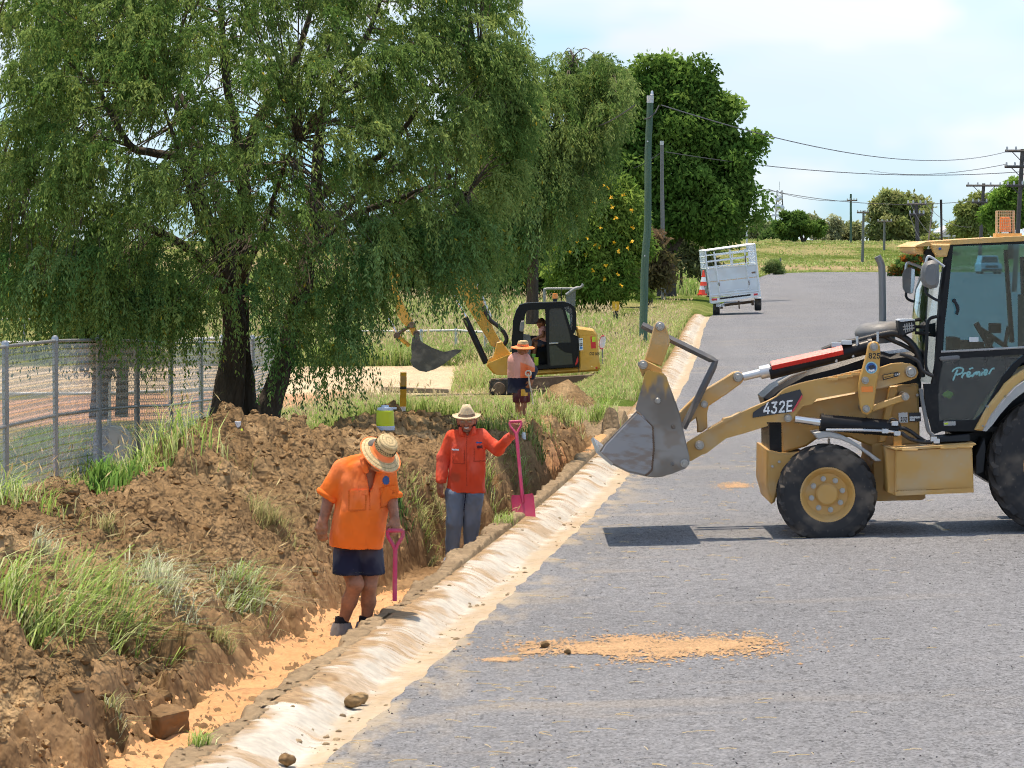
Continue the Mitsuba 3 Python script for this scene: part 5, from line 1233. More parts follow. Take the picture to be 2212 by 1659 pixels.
rail_fence([(W(-90, 730, 65)[0], 65.), (W(235, 730, 65)[0], 65.), (W(480, 731, 66)[0], 66.)], (1.84, .88), 'white two-rail pipe fence right behind the chain-link fence', .034, 2.8, 'rail_white')
rail_fence([(W(-60, 686, 110)[0], 110.), (W(52, 686, 110)[0], 110.), (W(270, 686, 110)[0], 110.)], (1.30,), 'low single-rail pipe fence far back in the green paddock', .035, 3.2, 'galv_dull')
rail_fence([(W(735, 722, 112)[0], 112.), (W(910, 712, 112)[0], 112.), (W(985, 713, 112)[0], 112.), (W(1048, 722, 109)[0], 109.)], (.90,), 'low pipe rail fence in the long grass behind the excavator arm', .04, 3.0, 'rail_white')
# bent pipe barrier and stump behind the excavator
Z_ = thing('pipe_barrier', 'bent grey pipe barrier rising from long grass behind the excavator cab', 'barrier')
part(Z_, 'pipe', tube(curve([W(u, v, 118.) for u, v in te([(752, 260), (750, 120), (775, 96), (900, 92), (1130, 90), (1225, 70), (1255, 30)])], 8), .045, 8), 'galv_dull', 50)
part(Z_, 'pipe', tube(curve([W(u, v, 117.) for u, v in te([(1035, 175), (1140, 98), (1200, 78)])], 8), .06, 8), 'galv_dull', 50)
part(Z_, 'panel', prism(te([(1030, 172), (1158, 105), (1152, 320), (1040, 300)]), 117., 117.15), 'pole_grey', 20)

# ------------------------------------------------------------------ small things lying about
mat('marker_yellow', (.72, .40, .02), .5); mat('cooler_lime', (.52, .62, .02), .4); mat('cooler_lid', (.48, .56, .66), .4); mat('timber', proc(lambda p, n, uv: mix((.24, .155, .10), (.38, .27, .18), fbm(p.x * 2, p.y * 20, p.z * 20, 3))), .8)
mat('concrete', proc(lambda p, n, uv: mix((.40, .37, .32), (.60, .56, .49), fbm(p.x * 6, p.y * 6, p.z * 6, 4)) * 1.25), .9)
q = W(871, 893, 51.4)
K = thing('marker_post', 'flat yellow marker post with white foot behind the soil heap', 'marker post')
part(K, 'foot', box(q[0] - .045, q[0] + .035, 51.38, 51.42, q[2] - .35, q[2] + .10), 'white_paint'); part(K, 'lower_panel', box(q[0] - .047, q[0] + .045, 51.375, 51.425, q[2] + .10, q[2] + .27), 'marker_yellow')
part(K, 'upper_panel', box(q[0] - .043, q[0] + .05, 51.37, 51.43, q[2] + .27, q[2] + .61), 'marker_yellow'); part(K, 'label', box(q[0] - .03, q[0] + .038, 51.362, 51.369, q[2] + .42, q[2] + .56), 'roof_yellow'); part(K, 'band', box(q[0] - .044, q[0] + .05, 51.362, 51.369, q[2] + .36, q[2] + .40), 'text_black')
q = hit(832, 926); q = np.array([q[0], q[1], float(height(q[:1], q[1:2])[0])])
K = thing('water_cooler', 'lime yellow water cooler with grey-blue lid on top of the soil heap', 'water cooler')
part(K, 'body', lathe([(0, 0), (.115, 0), (.12, .02), (.112, .22), (.10, .235), (0, .235)], 28, 'z', q), 'cooler_lime'); part(K, 'base_ring', lathe([(0, -.02), (.122, -.02), (.124, .03), (.118, .035), (0, .035)], 28, 'z', q), 'cooler_lid')
part(K, 'lid', lathe([(0, .235), (.104, .235), (.10, .265), (.05, .275), (.045, .30), (0, .30)], 28, 'z', q), 'cooler_lid'); part(K, 'spout', box(q[0] + .08, q[0] + .15, q[1] - .03, q[1] + .03, q[2] + .245, q[2] + .275, .008), 'cooler_lid')
q = hit(1131, 951); K = thing('drink_bottle', 'small white bottle standing on the trench edge beside the shovel', 'bottle')
part(K, 'body', lathe([(0, 0), (.03, 0), (.031, .075), (.026, .085), (0, .085)], 16, 'z', q), 'sticker_white'); part(K, 'cap', lathe([(0, .085), (.027, .085), (.022, .11), (0, .11)], 16, 'z', q), 'white_paint')
q = hit(514, 926); K = thing('cup', 'small white plastic cup on the peak of the heap below the trunk', 'cup')
part(K, 'body', lathe([(0, 0), (.026, 0), (.034, .075), (0, .075)], 16, 'z', q + (0, 0, .0)), 'sticker_white'); q = hit(521, 930); part(K, 'lid', lathe([(0, 0), (.04, 0), (.03, .02), (0, .022)], 14, 'z', q), 'hi_vis_yellow')
K = single('sleeper', prism(tl(1, 2, [(1080, 24), (1660, 44), (1668, 80), (1084, 78)]), 80.3, 80.55, bev=.01), 'timber', 'brown timber sleeper lying on the sandy track', 'timber')
q0 = tl(0, 2, [(800, 740), (800, 470), (806, 425), (830, 388), (880, 366), (940, 362), (1000, 372), (1050, 392), (1090, 430), (1110, 520), (1115, 740)])
cb = prism([(u, v + 2) for u, v in q0], 46.6, 47.15, bev=.05); single('concrete_block', cb, 'concrete', 'pale weathered concrete block with a rounded top behind the chain-link fence', 'concrete block', smooth=25)
q = W(1330, 674, 140.); K = thing('marker_post', 'tiny yellow and black marker standing in the verge grass', 'marker post')
part(K, 'post', box(q[0] - .1, q[0] + .1, 139.95, 140., q[2] - .4, q[2] + .25), 'text_black'); part(K, 'plate', box(q[0] - .14, q[0] + .14, 139.9, 139.945, q[2] + .05, q[2] + .42), 'marker_yellow')
q = W(*te([(1502, 785)])[0], 86.5); dsk = tube([q, q + (.006, .02, 0)], .18, 28); dsk.vertices[:, 0] = q[0] + (dsk.vertices[:, 0] - q[0]) * .45 + (dsk.vertices[:, 2] - q[2]) * .12
K = thing('road_sign', 'round red and white sign leaning in the grass behind the excavator', 'sign'); part(K, 'plate', dsk, 'sticker_white', 30)
rg = trimesh.creation.torus(.165, .016, 24, 6); rg.apply_transform(trimesh.transformations.rotation_matrix(math.pi / 2, [1, 0, 0])); rg.apply_translation(q - (0, .012, 0)); rg.vertices[:, 0] = q[0] + (rg.vertices[:, 0] - q[0]) * .45 + (rg.vertices[:, 2] - q[2]) * .12
part(K, 'border', rg, 'pink_red', 40); part(K, 'stand', tube([q - (0, -.03, .1), q - (-.02, -.04, .8)], .02, 6), 'galv_dull')
# ------------------------------------------------------------------ people
def cloth(name, c, worn=(.9, .9, .9), k=.12, stain=0.0):
    def fn(p, n, uv):
        a = fbm(p.x * 7, p.y * 7, p.z * 4, 4)
        col = mix(c, [min(1.0, v * 1.0 + .05) for v in c], smoothstep(.4, .7, a)) * (1 - k + 2 * k * noise(p.x * 3, p.y * 3, p.z * 2.2))
        return mix(col, (.16, .10, .06), smoothstep(.66, .80, fbm(p.x * 5 + 3, p.y * 5, p.z * 5, 3)) * stain)
    return bumped(name, {'type': 'principled', 'base_color': proc(fn), 'roughness': .85, 'sheen': .3, 'specular': .2}, lambda p, n, uv: fbm(p.x * 26, p.y * 26, p.z * 15, 3), .012, .004, True)


cloth('shirt_orange', (.86, .185, .026), k=.06); cloth('shirt_red', (.72, .085, .035), k=.10, stain=.35); cloth('shirt_pink', (.70, .36, .30), k=.06); cloth('shirt_bright', (.86, .24, .10), k=.06)
cloth('navy', (.016, .018, .040), k=.1); cloth('denim', (.17, .22, .30), k=.16, stain=.3); cloth('maroon', (.09, .022, .025), k=.1); cloth('gold_cloth', (.62, .36, .05)); cloth('gaiter', (.20, .19, .19), k=.1)
cloth('boot_tan', (.36, .25, .15), k=.2); cloth('boot_dark', (.05, .045, .04)); cloth('sock_dark', (.015, .016, .022)); cloth('felt', (.60, .48, .30), k=.12, stain=.3); cloth('felt_band', (.18, .12, .08)); cloth('hat_orange', (.92, .26, .08)); cloth('sock_green', (.30, .62, .12)); cloth('shoe_blue', (.25, .35, .55)); cloth('hat_brown', (.07, .035, .02))


def skin_mat(name, c):
    def fn(p, n, uv): return mix(c, [v * .72 for v in c], smoothstep(.4, .75, fbm(p.x * 15, p.y * 15, p.z * 15, 4))) * (.9 + .2 * noise(p.x * 70, p.y * 70, p.z * 70))
    return mat(name, proc(fn), .5, spec=.35, sheen=.2)


skin_mat('skin_tan', (.36, .165, .095)); skin_mat('skin_red', (.40, .17, .10)); skin_mat('skin_deep', (.30, .125, .065))


def straw_fn(c0, c1):
    def fn(p, n, uv): return mix(c0, c1, noise(uv.x * 150, uv.y * 34, 0.)) * (.72 + .4 * smoothstep(.2, .6, dr.abs(dr.sin(uv.y * 95.))))
    return fn


bumped('straw', {'type': 'principled', 'base_color': proc(straw_fn((.46, .33, .15), (.66, .52, .28))), 'roughness': .7}, lambda p, n, uv: dr.abs(dr.sin(uv.y * 95.)) + noise(uv.x * 150, uv.y * 40, 0.), .003, .002, True)
mat('hair_grey', (.16, .14, .12), .8); mat('hair_dark', (.035, .022, .016), .8); mat('stubble', (.20, .095, .06), .8); mat('edge_shade_orange', (.66, .125, .014), .85); mat('edge_shade_red', (.52, .055, .022), .85); mat('lip', (.30, .10, .08), .5); mat('tooth', (.80, .76, .68), .3); mat('eye_dark', (.02, .015, .012), .2); mat('spec_pane', (.30, .20, .14), .08, clearcoat=1.0); mat('hat_hole', (.10, .07, .03), .8)  # orange and red edge tones: shirt colour darkened to paint shade round pockets
mat('spade_pink', dusty((.50, .035, .12), (.5, .3, .25), .25, 6), .45); mat('spade_blade', dusty((.56, .05, .13), (.62, .25, .24), .35, 5), .4, two=True); mat('pale_handle', (.62, .56, .46), .6)


def wrinkle(m, amp, sc, seed):
    v = m.vertices; n = m.vertex_normals
    d = (meshkit.fbm(v * np.asarray(sc) + seed, 4, seed) - .5) * 2; r = 1 - np.abs(meshkit.fbm(v * np.asarray(sc) * .8 + 9, 3, seed + 3) - .5) * 4
    d = d + (meshkit.fbm(v * np.asarray(sc) * [1.5, 1.5, .5] + seed + 5, 3, seed + 7) - .5) * 1.6
    m.vertices = v + n * ((d * .7 + np.maximum(r, 0) * .6 - .2) * amp)[:, None]
    return m


def frame(axis, front):                             # unit axes: along, front, side
    a = np.asarray(axis, float); a /= np.linalg.norm(a); f_ = np.asarray(front, float); f_ = f_ - a * (f_ @ a); f_ /= np.linalg.norm(f_)
    return a, f_, np.cross(a, f_)


def head_bones(c, up, front, s=1.0):                # c: skull centre; a face with brow, nose, cheeks, chin, ears
    u, f_, r = frame(up, front); P = lambda a, b, d: c + s * (u * a + f_ * b + r * d)
    B_ = [(P(.02, -.025, 0), P(.015, .02, 0), .088 * s, .084 * s), (P(-.03, .03, 0), P(-.075, .045, 0), .068 * s, .045 * s), (P(-.085, .055, -.015), P(-.085, .055, .015), .028 * s, .028 * s),
          (P(.012, .088, -.02), P(.012, .088, .02), .016 * s, .016 * s), (P(.005, .095, 0), P(-.035, .112, 0), .010 * s, .017 * s), (P(-.022, .07, .035), P(-.03, .06, .045), .028 * s, .024 * s), (P(-.022, .07, -.035), P(-.03, .06, -.045), .028 * s, .024 * s)]
    for e in (-1, 1): B_.append((P(.015, -.005, .088 * e), P(-.03, .0, .085 * e), .020 * s, .013 * s))
    return B_, P


def hand_bones(wrist, along, back, thumb_side, curl, s=1.0, spread=.0):   # palm, four unequal bent fingers, thumb from the side of the palm
    a, b_, r = frame(along, back)                   # a: towards the fingers, b_: out of the back of the hand
    t = r * thumb_side
    P = lambda x, y, z: wrist + s * (a * x + t * y + b_ * z)
    B_ = [(P(0, -.006, 0), P(.045, -.018, 0), .026 * s, .024 * s), (P(0, .006, 0), P(.05, .018, 0), .026 * s, .023 * s), (P(.04, -.022, 0), P(.082, -.027, 0), .019 * s, .012 * s), (P(.04, .02, 0), P(.088, .026, 0), .019 * s, .012 * s), (P(.05, 0, 0), P(.09, .0, 0), .018 * s, .012 * s)]
    for y, L in ((.028, .070), (.0095, .080), (-.0095, .074), (-.028, .058)):
        p = P(.086, y, 0); ang = 0; rr = .0098 * s
        for k, f_ in enumerate((.45, .32, .23)):
            ang += curl * (1.0 if k else .75); d = a * math.cos(ang) - b_ * math.sin(ang) + t * (spread * y * 6)
            q = p + s * L * f_ * d; B_.append((p, q, rr, rr * .9)); p = q; rr *= .9
    p = P(.018, .03, -.006); q = P(.052, .056, -.022); B_ += [(P(.01, .018, 0), p, .02 * s, .017 * s), (p, q, .0135 * s, .0115 * s), (q, q + s * (a * .026 + t * (.004 - .012 * curl) - b_ * .018), .0112 * s, .0095 * s)]
    return B_


def torso_f(rings):                                 # stacked elliptical sections: (centre, half width, half depth), x across and y deep, turned by yaw
    C = np.array([r[0] for r in rings]); A = np.array([r[1] for r in rings]); D = np.array([r[2] for r in rings]); Z = C[:, 2]; yaw = np.array([r[3] if len(r) > 3 else 0.0 for r in rings])
    o = np.argsort(Z); C, A, D, Z, yaw = C[o], A[o], D[o], Z[o], yaw[o]
    ip = [PchipInterpolator(Z, q) for q in (C[:, 0], C[:, 1], A, D, yaw)]
    def f(P):
        z = np.clip(P[:, 2], Z[0], Z[-1]); cx, cy, a, d, w = (q(z) for q in ip)
        x, y = P[:, 0] - cx, P[:, 1] - cy
        X, Y = x * np.cos(w) + y * np.sin(w), -x * np.sin(w) + y * np.cos(w)
        k = (np.abs(X / a) ** 2.4 + np.abs(Y / d) ** 2.4) ** (1 / 2.4)
        side_ = (k - 1) * np.minimum(a, d)
        cap = np.maximum(Z[0] - P[:, 2], P[:, 2] - Z[-1])
        return np.maximum(side_, cap)
    return f


def clip_below(f, z, tilt=(0, 0)): return lambda P: np.maximum(f(P), z + tilt[0] * P[:, 0] + tilt[1] * P[:, 1] - P[:, 2])
def clip_above(f, z): return lambda P: np.maximum(f(P), P[:, 2] - z)
def cut_end(f, p, d): d = np.asarray(d, float) / np.linalg.norm(d); return lambda P: np.maximum(f(P), (P - p) @ d)
def meld(*fs, k=.03):
    def g(P):
        d = fs[0](P)
        for q in fs[1:]: d = smin(d, q(P), k)
        return d
    return g


def bounds_of(pts, pad): pts = np.array(pts); return pts.min(0) - pad, pts.max(0) + pad


def patch(mesh, centre, right, up, w, h, off, mat_, parent, name, label=None, shape=None, facing=(0, -1, 0)):   # a piece of cloth lying on the garment
    c = mesh.triangles_center - centre; r, u = np.asarray(right, float), np.asarray(up, float); r /= np.linalg.norm(r); u = u - r * (u @ r); u /= np.linalg.norm(u)
    x, y = c @ r, c @ u
    sel = (np.abs(x) < w / 2) & (np.abs(y) < h / 2) & (mesh.face_normals @ np.asarray(facing) > .15)
    if shape is not None: sel &= shape(x, y)
    if sel.sum() < 4: return None
    sm = mesh.submesh([np.nonzero(sel)[0]], append=True, repair=False)
    n = mesh.vertex_normals; tree = cKDTree(mesh.vertices); nn = n[tree.query(sm.vertices)[1]]
    out = sm.vertices + nn * off; m_ = len(out)
    e = sm.edges_sorted; uq, cnt = np.unique(e, axis=0, return_counts=True); be = uq[cnt == 1]
    V = np.vstack([out, sm.vertices - nn * .003]); Fs = np.vstack([sm.faces] + [np.stack([be[:, 0], be[:, 1], be[:, 1] + m_], 1), np.stack([be[:, 0], be[:, 1] + m_, be[:, 0] + m_], 1)])
    return part(parent, name, trimesh.Trimesh(V, Fs, process=False), mat_, 40, label)


def hat(parent, c, axis, profile, mat_, band=None, band_mat=None, edge_r=0.0, edge_mat=None, wave=0.0, dent=0.0, front=(0, -1, 0), holes=False, wave_k=2, wave_ph=0.0, brim0=None):
    a, f_, r = frame(axis, front); n = 56
    V, UV = [], []
    pr = np.asarray(profile, float); L = np.r_[0, np.cumsum(np.linalg.norm(np.diff(pr, axis=0), axis=1))]
    for (rad, h), l in zip(pr, L):
        for k in range(n):
            th = 2 * math.pi * k / n
            hh = h + (wave * ((rad - (brim0 or 0)) / .18) * math.cos(wave_k * th + wave_ph) if wave and rad > (brim0 or 0) and l > L[-1] * .5 else 0)
            rx, ry = rad * math.cos(th), rad * math.sin(th)
            if dent and h > .07: hh -= dent * math.exp(-(ry / .035) ** 2) * (1 if rx > -.09 else .4); rx *= .92
            V.append(c + r * rx * .93 + f_ * ry * 1.06 + a * hh); UV.append((k / n, l))
    m_ = len(pr); i, j = np.meshgrid(np.arange(m_ - 1), np.arange(n), indexing='ij'); q = (i * n + j).ravel(); q1 = (i * n + (j + 1) % n).ravel()
    Fs = np.vstack([np.stack([q, q + n, q1 + n], 1), np.stack([q, q1 + n, q1], 1)])
    V = np.array(V)
    k_ = part(parent, 'hat', trimesh.Trimesh(V, Fs, process=False), mat_, True, uv=np.array(UV)) if mat_ == 'straw' else part(parent, 'hat', trimesh.Trimesh(V, Fs, process=False), mat_, 40)
    if band:
        Vb = []
        for rad, h in band:
            for k in range(n): th = 2 * math.pi * k / n; Vb.append(c + r * rad * math.cos(th) * .93 + f_ * rad * math.sin(th) * 1.06 + a * h)
        mb = len(band); i, j = np.meshgrid(np.arange(mb - 1), np.arange(n), indexing='ij'); q = (i * n + j).ravel(); q1 = (i * n + (j + 1) % n).ravel()
        scene[key_for('band', k_)] = mikit.ply(trimesh.Trimesh(Vb, np.vstack([np.stack([q, q + n, q1 + n], 1), np.stack([q, q1 + n, q1], 1)]), process=False), band_mat, smooth=40)
    if edge_r:
        ring = V[-n:] if len(pr) < 3 or pr[-1][0] > pr[-2][0] else V[np.argmax(pr[:, 0]) * n:(np.argmax(pr[:, 0]) + 1) * n]
        scene[key_for('brim_edge', k_)] = mikit.ply(tube(np.vstack([ring, ring[:1]]), edge_r, 6, False), edge_mat, smooth=60)
    return k_


def two_sheets(pr, th=.004):                        # the hat's outside followed back along its inside
    pr = np.asarray(pr, float); return np.vstack([pr, pr[::-1] - [th * .4, th]])


def boot(p, ankle, toe, mat_, parent, h=.10, s=1.0, name='boot'):
    d = np.asarray(toe, float) - p; d[2] = 0; L = np.linalg.norm(d); d /= L; z = np.array([0, 0, 1.0])
    B_ = [(p - d * .04 * s + z * .045 * s, p + d * (L - .05) + z * .035 * s, .046 * s, .042 * s, (np.cross(d, z), 1.0)), (p + z * .05 * s, ankle, .050 * s, .052 * s), (p + d * (L - .05) + z * .036 * s, p + d * L + z * .032 * s, .044 * s, .036 * s)]
    f = clip_below(limbs(B_, .03), p[2]); m_ = march(f, *bounds_of([b[0] for b in B_] + [b[1] for b in B_], .09), .011); smooth_mesh(m_, 3)
    k_ = part(parent, name, m_, mat_, True)
    sole = march(limbs([(p - d * .045 * s + z * .012, p + d * L + z * .012, .046 * s, .042 * s, (z, .35))], .02), *bounds_of([p - d * .1, p + d * (L + .03)], .07), .012)
    scene[key_for('sole', k_)] = mikit.ply(sole, 'boot_dark', smooth=True)


def grp(fields, h):
    fs = [limbs(b, k) for b, k in fields]; al = [q for b, _ in fields for q in b]
    def f(P):
        d = fs[0](P)
        for q in fs[1:]: d = smin(d, q(P), .014)
        return d
    return soft(f, al, h, .03, 3)


# ---------- first worker: bent over the near end of the trench
def z1(x, y, dy=0.0): return W(652.5 + x / 6.522, 906.9 + y / 6.522, 27.7 + dy)


def v1(u, v, dy=0.0): return W(u, v, 27.7 + dy)


A_ = thing('person', 'person in orange shirt, navy shorts and straw hat bending over the near trench', 'person')
hc_ax = np.array([.47, -.50, .73]); hc0 = z1(1130, 452, -.30)
hd, P = head_bones(hc0 - hc_ax * .035 + np.array([.0, -.0, 0]), hc_ax, (.35, -.85, -.38))
ch = v1(789, 1018, -.08)
arm_r = [(v1(712, 1072, -.05), v1(697, 1128, -.10), .052, .036)]
arm_l = [(v1(845, 1072, -.02), v1(853, 1122, -.22), .050, .035)]
hr = hand_bones(v1(697, 1127, -.10), (-.06, -.1, -1), (-.35, -.9, .1), 1, .62, 1.12)
hl = hand_bones(v1(853, 1121, -.22), (.05, -.25, -1), (.85, -.5, 0), 1, 1.05, 1.12)
legs1 = [(v1(750, 1205, .05), v1(768, 1262, -.05), .095, .064), (v1(768, 1262, -.05), v1(755, 1298, .0), .062, .060), (v1(755, 1298, .0), v1(741, 1345, .02), .058, .040)]
legs2 = [(v1(804, 1205, .1), v1(796, 1265, .05), .095, .062), (v1(796, 1265, .05), v1(796, 1300, .10), .060, .058), (v1(796, 1300, .10), v1(791, 1345, .12), .056, .040)]
neck = [(P(-.06, -.03, 0), ch + (.0, .06, .05), .062, .072), (ch + (.02, .0, -.02), ch + (.03, -.02, -.30), .085, .07)]
part(A_, 'body', grp([(hd + neck[:1], .02), (neck[1:] + [(v1(795, 1040, 0), v1(778, 1185, .06), .06, .06), (v1(778, 1185, .06), v1(750, 1205, .05), .055, .06), (v1(778, 1185, .06), v1(804, 1205, .1), .055, .06), (v1(795, 1035, 0), v1(745, 1018, -.05), .05, .05), (v1(745, 1018, -.05), v1(712, 1072, -.05), .05, .05), (v1(795, 1035, 0), v1(836, 1030, -.05), .05, .05), (v1(836, 1030, -.05), v1(845, 1072, -.02), .05, .048)], .03), (arm_r + hr, .012), (arm_l + hl, .012), (legs1, .03), (legs2, .03)], .0085), 'skin_tan', True)
hair = soft(limbs([(P(.02, -.06, -.05), P(.02, -.06, .05), .062, .062), (P(-.04, -.05, -.05), P(-.04, -.05, .05), .05, .05)], .03), [(P(.0, -.05, -.05), P(.0, -.05, .05), .09, .09)], .014)
part(A_, 'hair', hair, 'hair_grey', True)
ring = lambda u0, u1, v, d, dy, yaw=.25: (v1((u0 + u1) / 2, v, dy), (u1 - u0) / 2 * 27.7 / F, d, yaw)
tor = torso_f([ring(722, 826, 1205, .175, .04), ring(713, 826, 1180, .185, .03), ring(713, 831, 1150, .20, .0), ring(718, 836, 1115, .205, -.02), ring(724, 840, 1085, .19, -.03), ring(730, 845, 1055, .17, -.05), ring(735, 845, 1030, .14, -.07), ring(745, 838, 1008, .12, -.08), ring(765, 822, 995, .09, -.10)])
slv_r, slv_l = [(v1(742, 1018, -.06), v1(708, 1068, -.06), .090, .078)], [(v1(836, 1030, -.06), v1(846, 1070, -.04), .080, .066)]
sh_f = meld(clip_below(lambda p: tor(p), v1(775, 1198)[2], (-.05, 0)), limbs([(v1(745, 1012, -.07), v1(778, 996, -.09), .07, .06), (v1(836, 1020, -.08), v1(812, 1000, -.1), .065, .055)], .03), cut_end(limbs(slv_r), v1(707, 1072), v1(707, 1072) - v1(738, 1022)), cut_end(limbs(slv_l), v1(846, 1072), (0.05, 0, -1)), k=.035)
vneck = lambda p: np.maximum(np.abs((p[:, 0] - v1(802, 1050)[0]) - .06 * (p[:, 2] - v1(802, 1050)[2])) - np.clip((p[:, 2] - v1(802, 1062)[2]) * .30, 0, .055), (p[:, 1] - 27.62))
body_sh = lambda p: np.maximum(sh_f(p), -vneck(p))
m_ = march(body_sh, *bounds_of([v1(690, 1200), v1(865, 985), v1(775, 1100, .3), v1(775, 1100, -.35)], .05), .0125); smooth_mesh(m_, 4)
wrinkle(m_, .020, (6, 6, 3.2), 5)
sk = part(A_, 'shirt', m_, 'shirt_orange', True)
for p, d, r in ((v1(707, 1070, -.06), v1(707, 1070) - v1(738, 1022), .080), (v1(846, 1069, -.04), np.array([.05, 0, -1.0]), .068)):
    d = d / np.linalg.norm(d); a_, b_ = np.cross(d, [0, 1, 0]), np.array([0, 1.0, 0]); a_ /= np.linalg.norm(a_)
    th = np.linspace(0, 2 * math.pi, 25); cu = wrinkle(tube([p + r * .94 * (math.cos(t) * a_ + math.sin(t) * b_) for t in th], .024, 10, False), .006, (20, 20, 20), 2)
    part(A_, 'cuff', cu, 'shirt_orange', True)
rt, up_ = np.array([1, -.22, 0.0]), np.array([0, -.15, 1.0])
for (x, y) in ((785, 1130), (1165, 1110)):
    patch(m_, z1(x, y, -.2), rt, up_, .13 if x < 1000 else .085, .155, .006, 'shirt_orange', A_, 'pocket'); 
    patch(m_, z1(x + 30, y - 115, -.2), rt, up_, .125 if x < 1000 else .075, .045, .012, 'shirt_orange', A_, 'pocket_flap', shape=lambda x_, y_: y_ > -.004 - np.abs(x_) * .35)
    patch(m_, z1(x, y, -.2), rt, up_, .136 if x < 1000 else .09, .161, .008, 'edge_shade_orange', A_, 'pocket_edge_shade', shape=lambda x_, y_, w_=.068 if x < 1000 else .045: (np.abs(x_) > w_ - .011) | (y_ < -.067))  # darker strip painted as shade along the pocket outline
    patch(m_, z1(x + 45, y - 85, -.2), rt, up_, .06 if x < 1000 else .05, .013, .004, 'text_black', A_, 'pocket_mouth')
patch(m_, z1(985, 1120, -.2), rt, up_, .03, .16, .007, 'shirt_orange', A_, 'placket'); patch(m_, z1(962, 1120, -.2), rt, up_, .014, .17, .004, 'edge_shade_orange', A_, 'placket_edge_shade')  # the narrow darker strip is painted shade beside the placket
patch(m_, z1(1163, 868, -.2), rt, up_, .048, .07, .004, 'crest_blue', A_, 'badge', 'small blue badge on the chest', shape=lambda x_, y_: (x_ / .024) ** 2 + (y_ / .035) ** 2 < 1)
for e, pts in ((-1, [(850, 560), (880, 640), (905, 720)]), (1, [(1065, 700), (1110, 690), (1160, 700)])):
    c_ = [z1(x, y, -.26) for x, y in pts]; part(A_, 'collar', wrinkle(soft(limbs([(c_[0], c_[1], .022, .026), (c_[1], c_[2], .026, .02)], .02), [(c_[0], c_[1], .03, .03), (c_[1], c_[2], .03, .03)], .009), .004, (9, 9, 9), 3), 'shirt_orange', True)
sh1 = [(v1(752, 1195, .05), v1(749, 1240, -.03), .118, .112)]; sh2 = [(v1(798, 1195, .08), v1(803, 1240, .03), .115, .105)]
f_sh = clip_below(limbs(sh1 + sh2, .02), v1(770, 1250)[2], (-.03, 0)); m_ = march(f_sh, *bounds_of([v1(718, 1255), v1(835, 1175), v1(770, 1200, .25), v1(770, 1200, -.25)], .04), .0125); smooth_mesh(m_, 3); part(A_, 'shorts', wrinkle(m_, .010, (6, 6, 3), 8), 'navy', True)
b1 = v1(728, 1393, -.03); b1[2] = v1(728, 1399)[2]
for p, an, to in ((v1(735, 1398, .03), v1(738, 1352, .02), v1(718, 1403, -.14)), (v1(788, 1392, .14), v1(790, 1350, .12), v1(776, 1394, .0))):
    boot(p, an, to, 'boot_tan', A_)
    ga = lathe([(.070, .0), (.088, -.05), (.100, -.13), (.092, -.13), (.06, 0)], 24, 'z', (an[0], an[1], an[2] + .025)); part(A_, 'gaiter', wrinkle(ga.subdivide(), .006, (12, 12, 12), 6), 'gaiter', 50)
    part(A_, 'sock', lathe([(.043, .05), (.052, .05), (.056, .0), (.05, -.03)], 16, 'z', (an[0], an[1], an[2] + .025)), 'sock_dark', 50)
prof = two_sheets([(0, .128), (.05, .130), (.078, .124), (.088, .108), (.093, .06), (.098, .006), (.115, -.002), (.15, -.012), (.186, -.032)])
hk = hat(A_, hc0, hc_ax, prof, 'straw', [(.0995, .045), (.101, .01), (.118, .001)], 'hat_orange', .006, 'hat_orange', front=(.35, -.85, -.38))
a, f_, r = frame(hc_ax, (.35, -.85, -.38)); hm = []
for k in range(34):
    th = 2 * math.pi * k / 34
    for h in (.058, .072): 
        rr = .0975 - (h - .05) * .09; q = hc0 + r * rr * .93 * math.cos(th + h * 6) + f_ * rr * 1.06 * math.sin(th + h * 6) + a * h; hm.append(trimesh.creation.icosphere(1, .0048).apply_translation(q))
scene[key_for('vent_holes', hk)] = mikit.ply(cat(hm), 'hat_hole', smooth=True); labels[hk + '__vent_holes'] = {'kind': 'stuff'}


def spade(k, top, foot, blade, grip=.12, w=.24, hgt=.29, shaft_r=.018, face=(0, -1, .15)):
    d = np.asarray(foot, float) - top; L = np.linalg.norm(d); d /= L; s_ = np.cross(d, np.asarray(face, float)); s_ /= np.linalg.norm(s_)
    n_ = np.cross(s_, d)
    y0 = top + d * .13
    part(k, 'shaft', tube([y0, foot], shaft_r, 12), 'spade_pink', 50)
    part(k, 'grip', cat([tube([top - s_ * grip / 2, top + s_ * grip / 2], .017, 10)] + [tube(curve([top + s_ * e * grip / 2, top + s_ * e * grip * .46 + d * .05, top + s_ * e * .02 + d * .11, y0 + d * .03], 6), .0145, 8) for e in (-1, 1)]), 'spade_pink', 50)
    if blade:
        part(k, 'socket', tube([foot - d * .03, foot + d * .02, foot + d * .12], [.021, .021, .010], 10), 'spade_pink', 50)
        rows, cols = 9, 9; V = []
        for i in range(rows):
            for j in range(cols):
                x, y = (j / (cols - 1) - .5), i / (rows - 1)
                ww = w * (1.0 if y > .06 else .92); bend = .03 * (4 * x * x) - .018 * math.exp(-(x / .06) ** 2) * (1 - y) + .02 * (1 - y) ** 2
                V.append(foot + d * (.03 + hgt * y + .02 * (1 - 4 * x * x) * y) + s_ * x * ww - n_ * (bend - .02) * -1)
        V = np.array(V); i, j = np.meshgrid(np.arange(rows - 1), np.arange(cols - 1), indexing='ij'); q = (i * cols + j).ravel()
        f0 = np.vstack([np.stack([q, q + 1, q + cols + 1], 1), np.stack([q, q + cols + 1, q + cols], 1)]); n0 = len(V)
        part(k, 'blade', trimesh.Trimesh(np.vstack([V, V + n_ * .004]), np.vstack([f0, f0[:, ::-1] + n0]), process=False), 'spade_blade', 40)


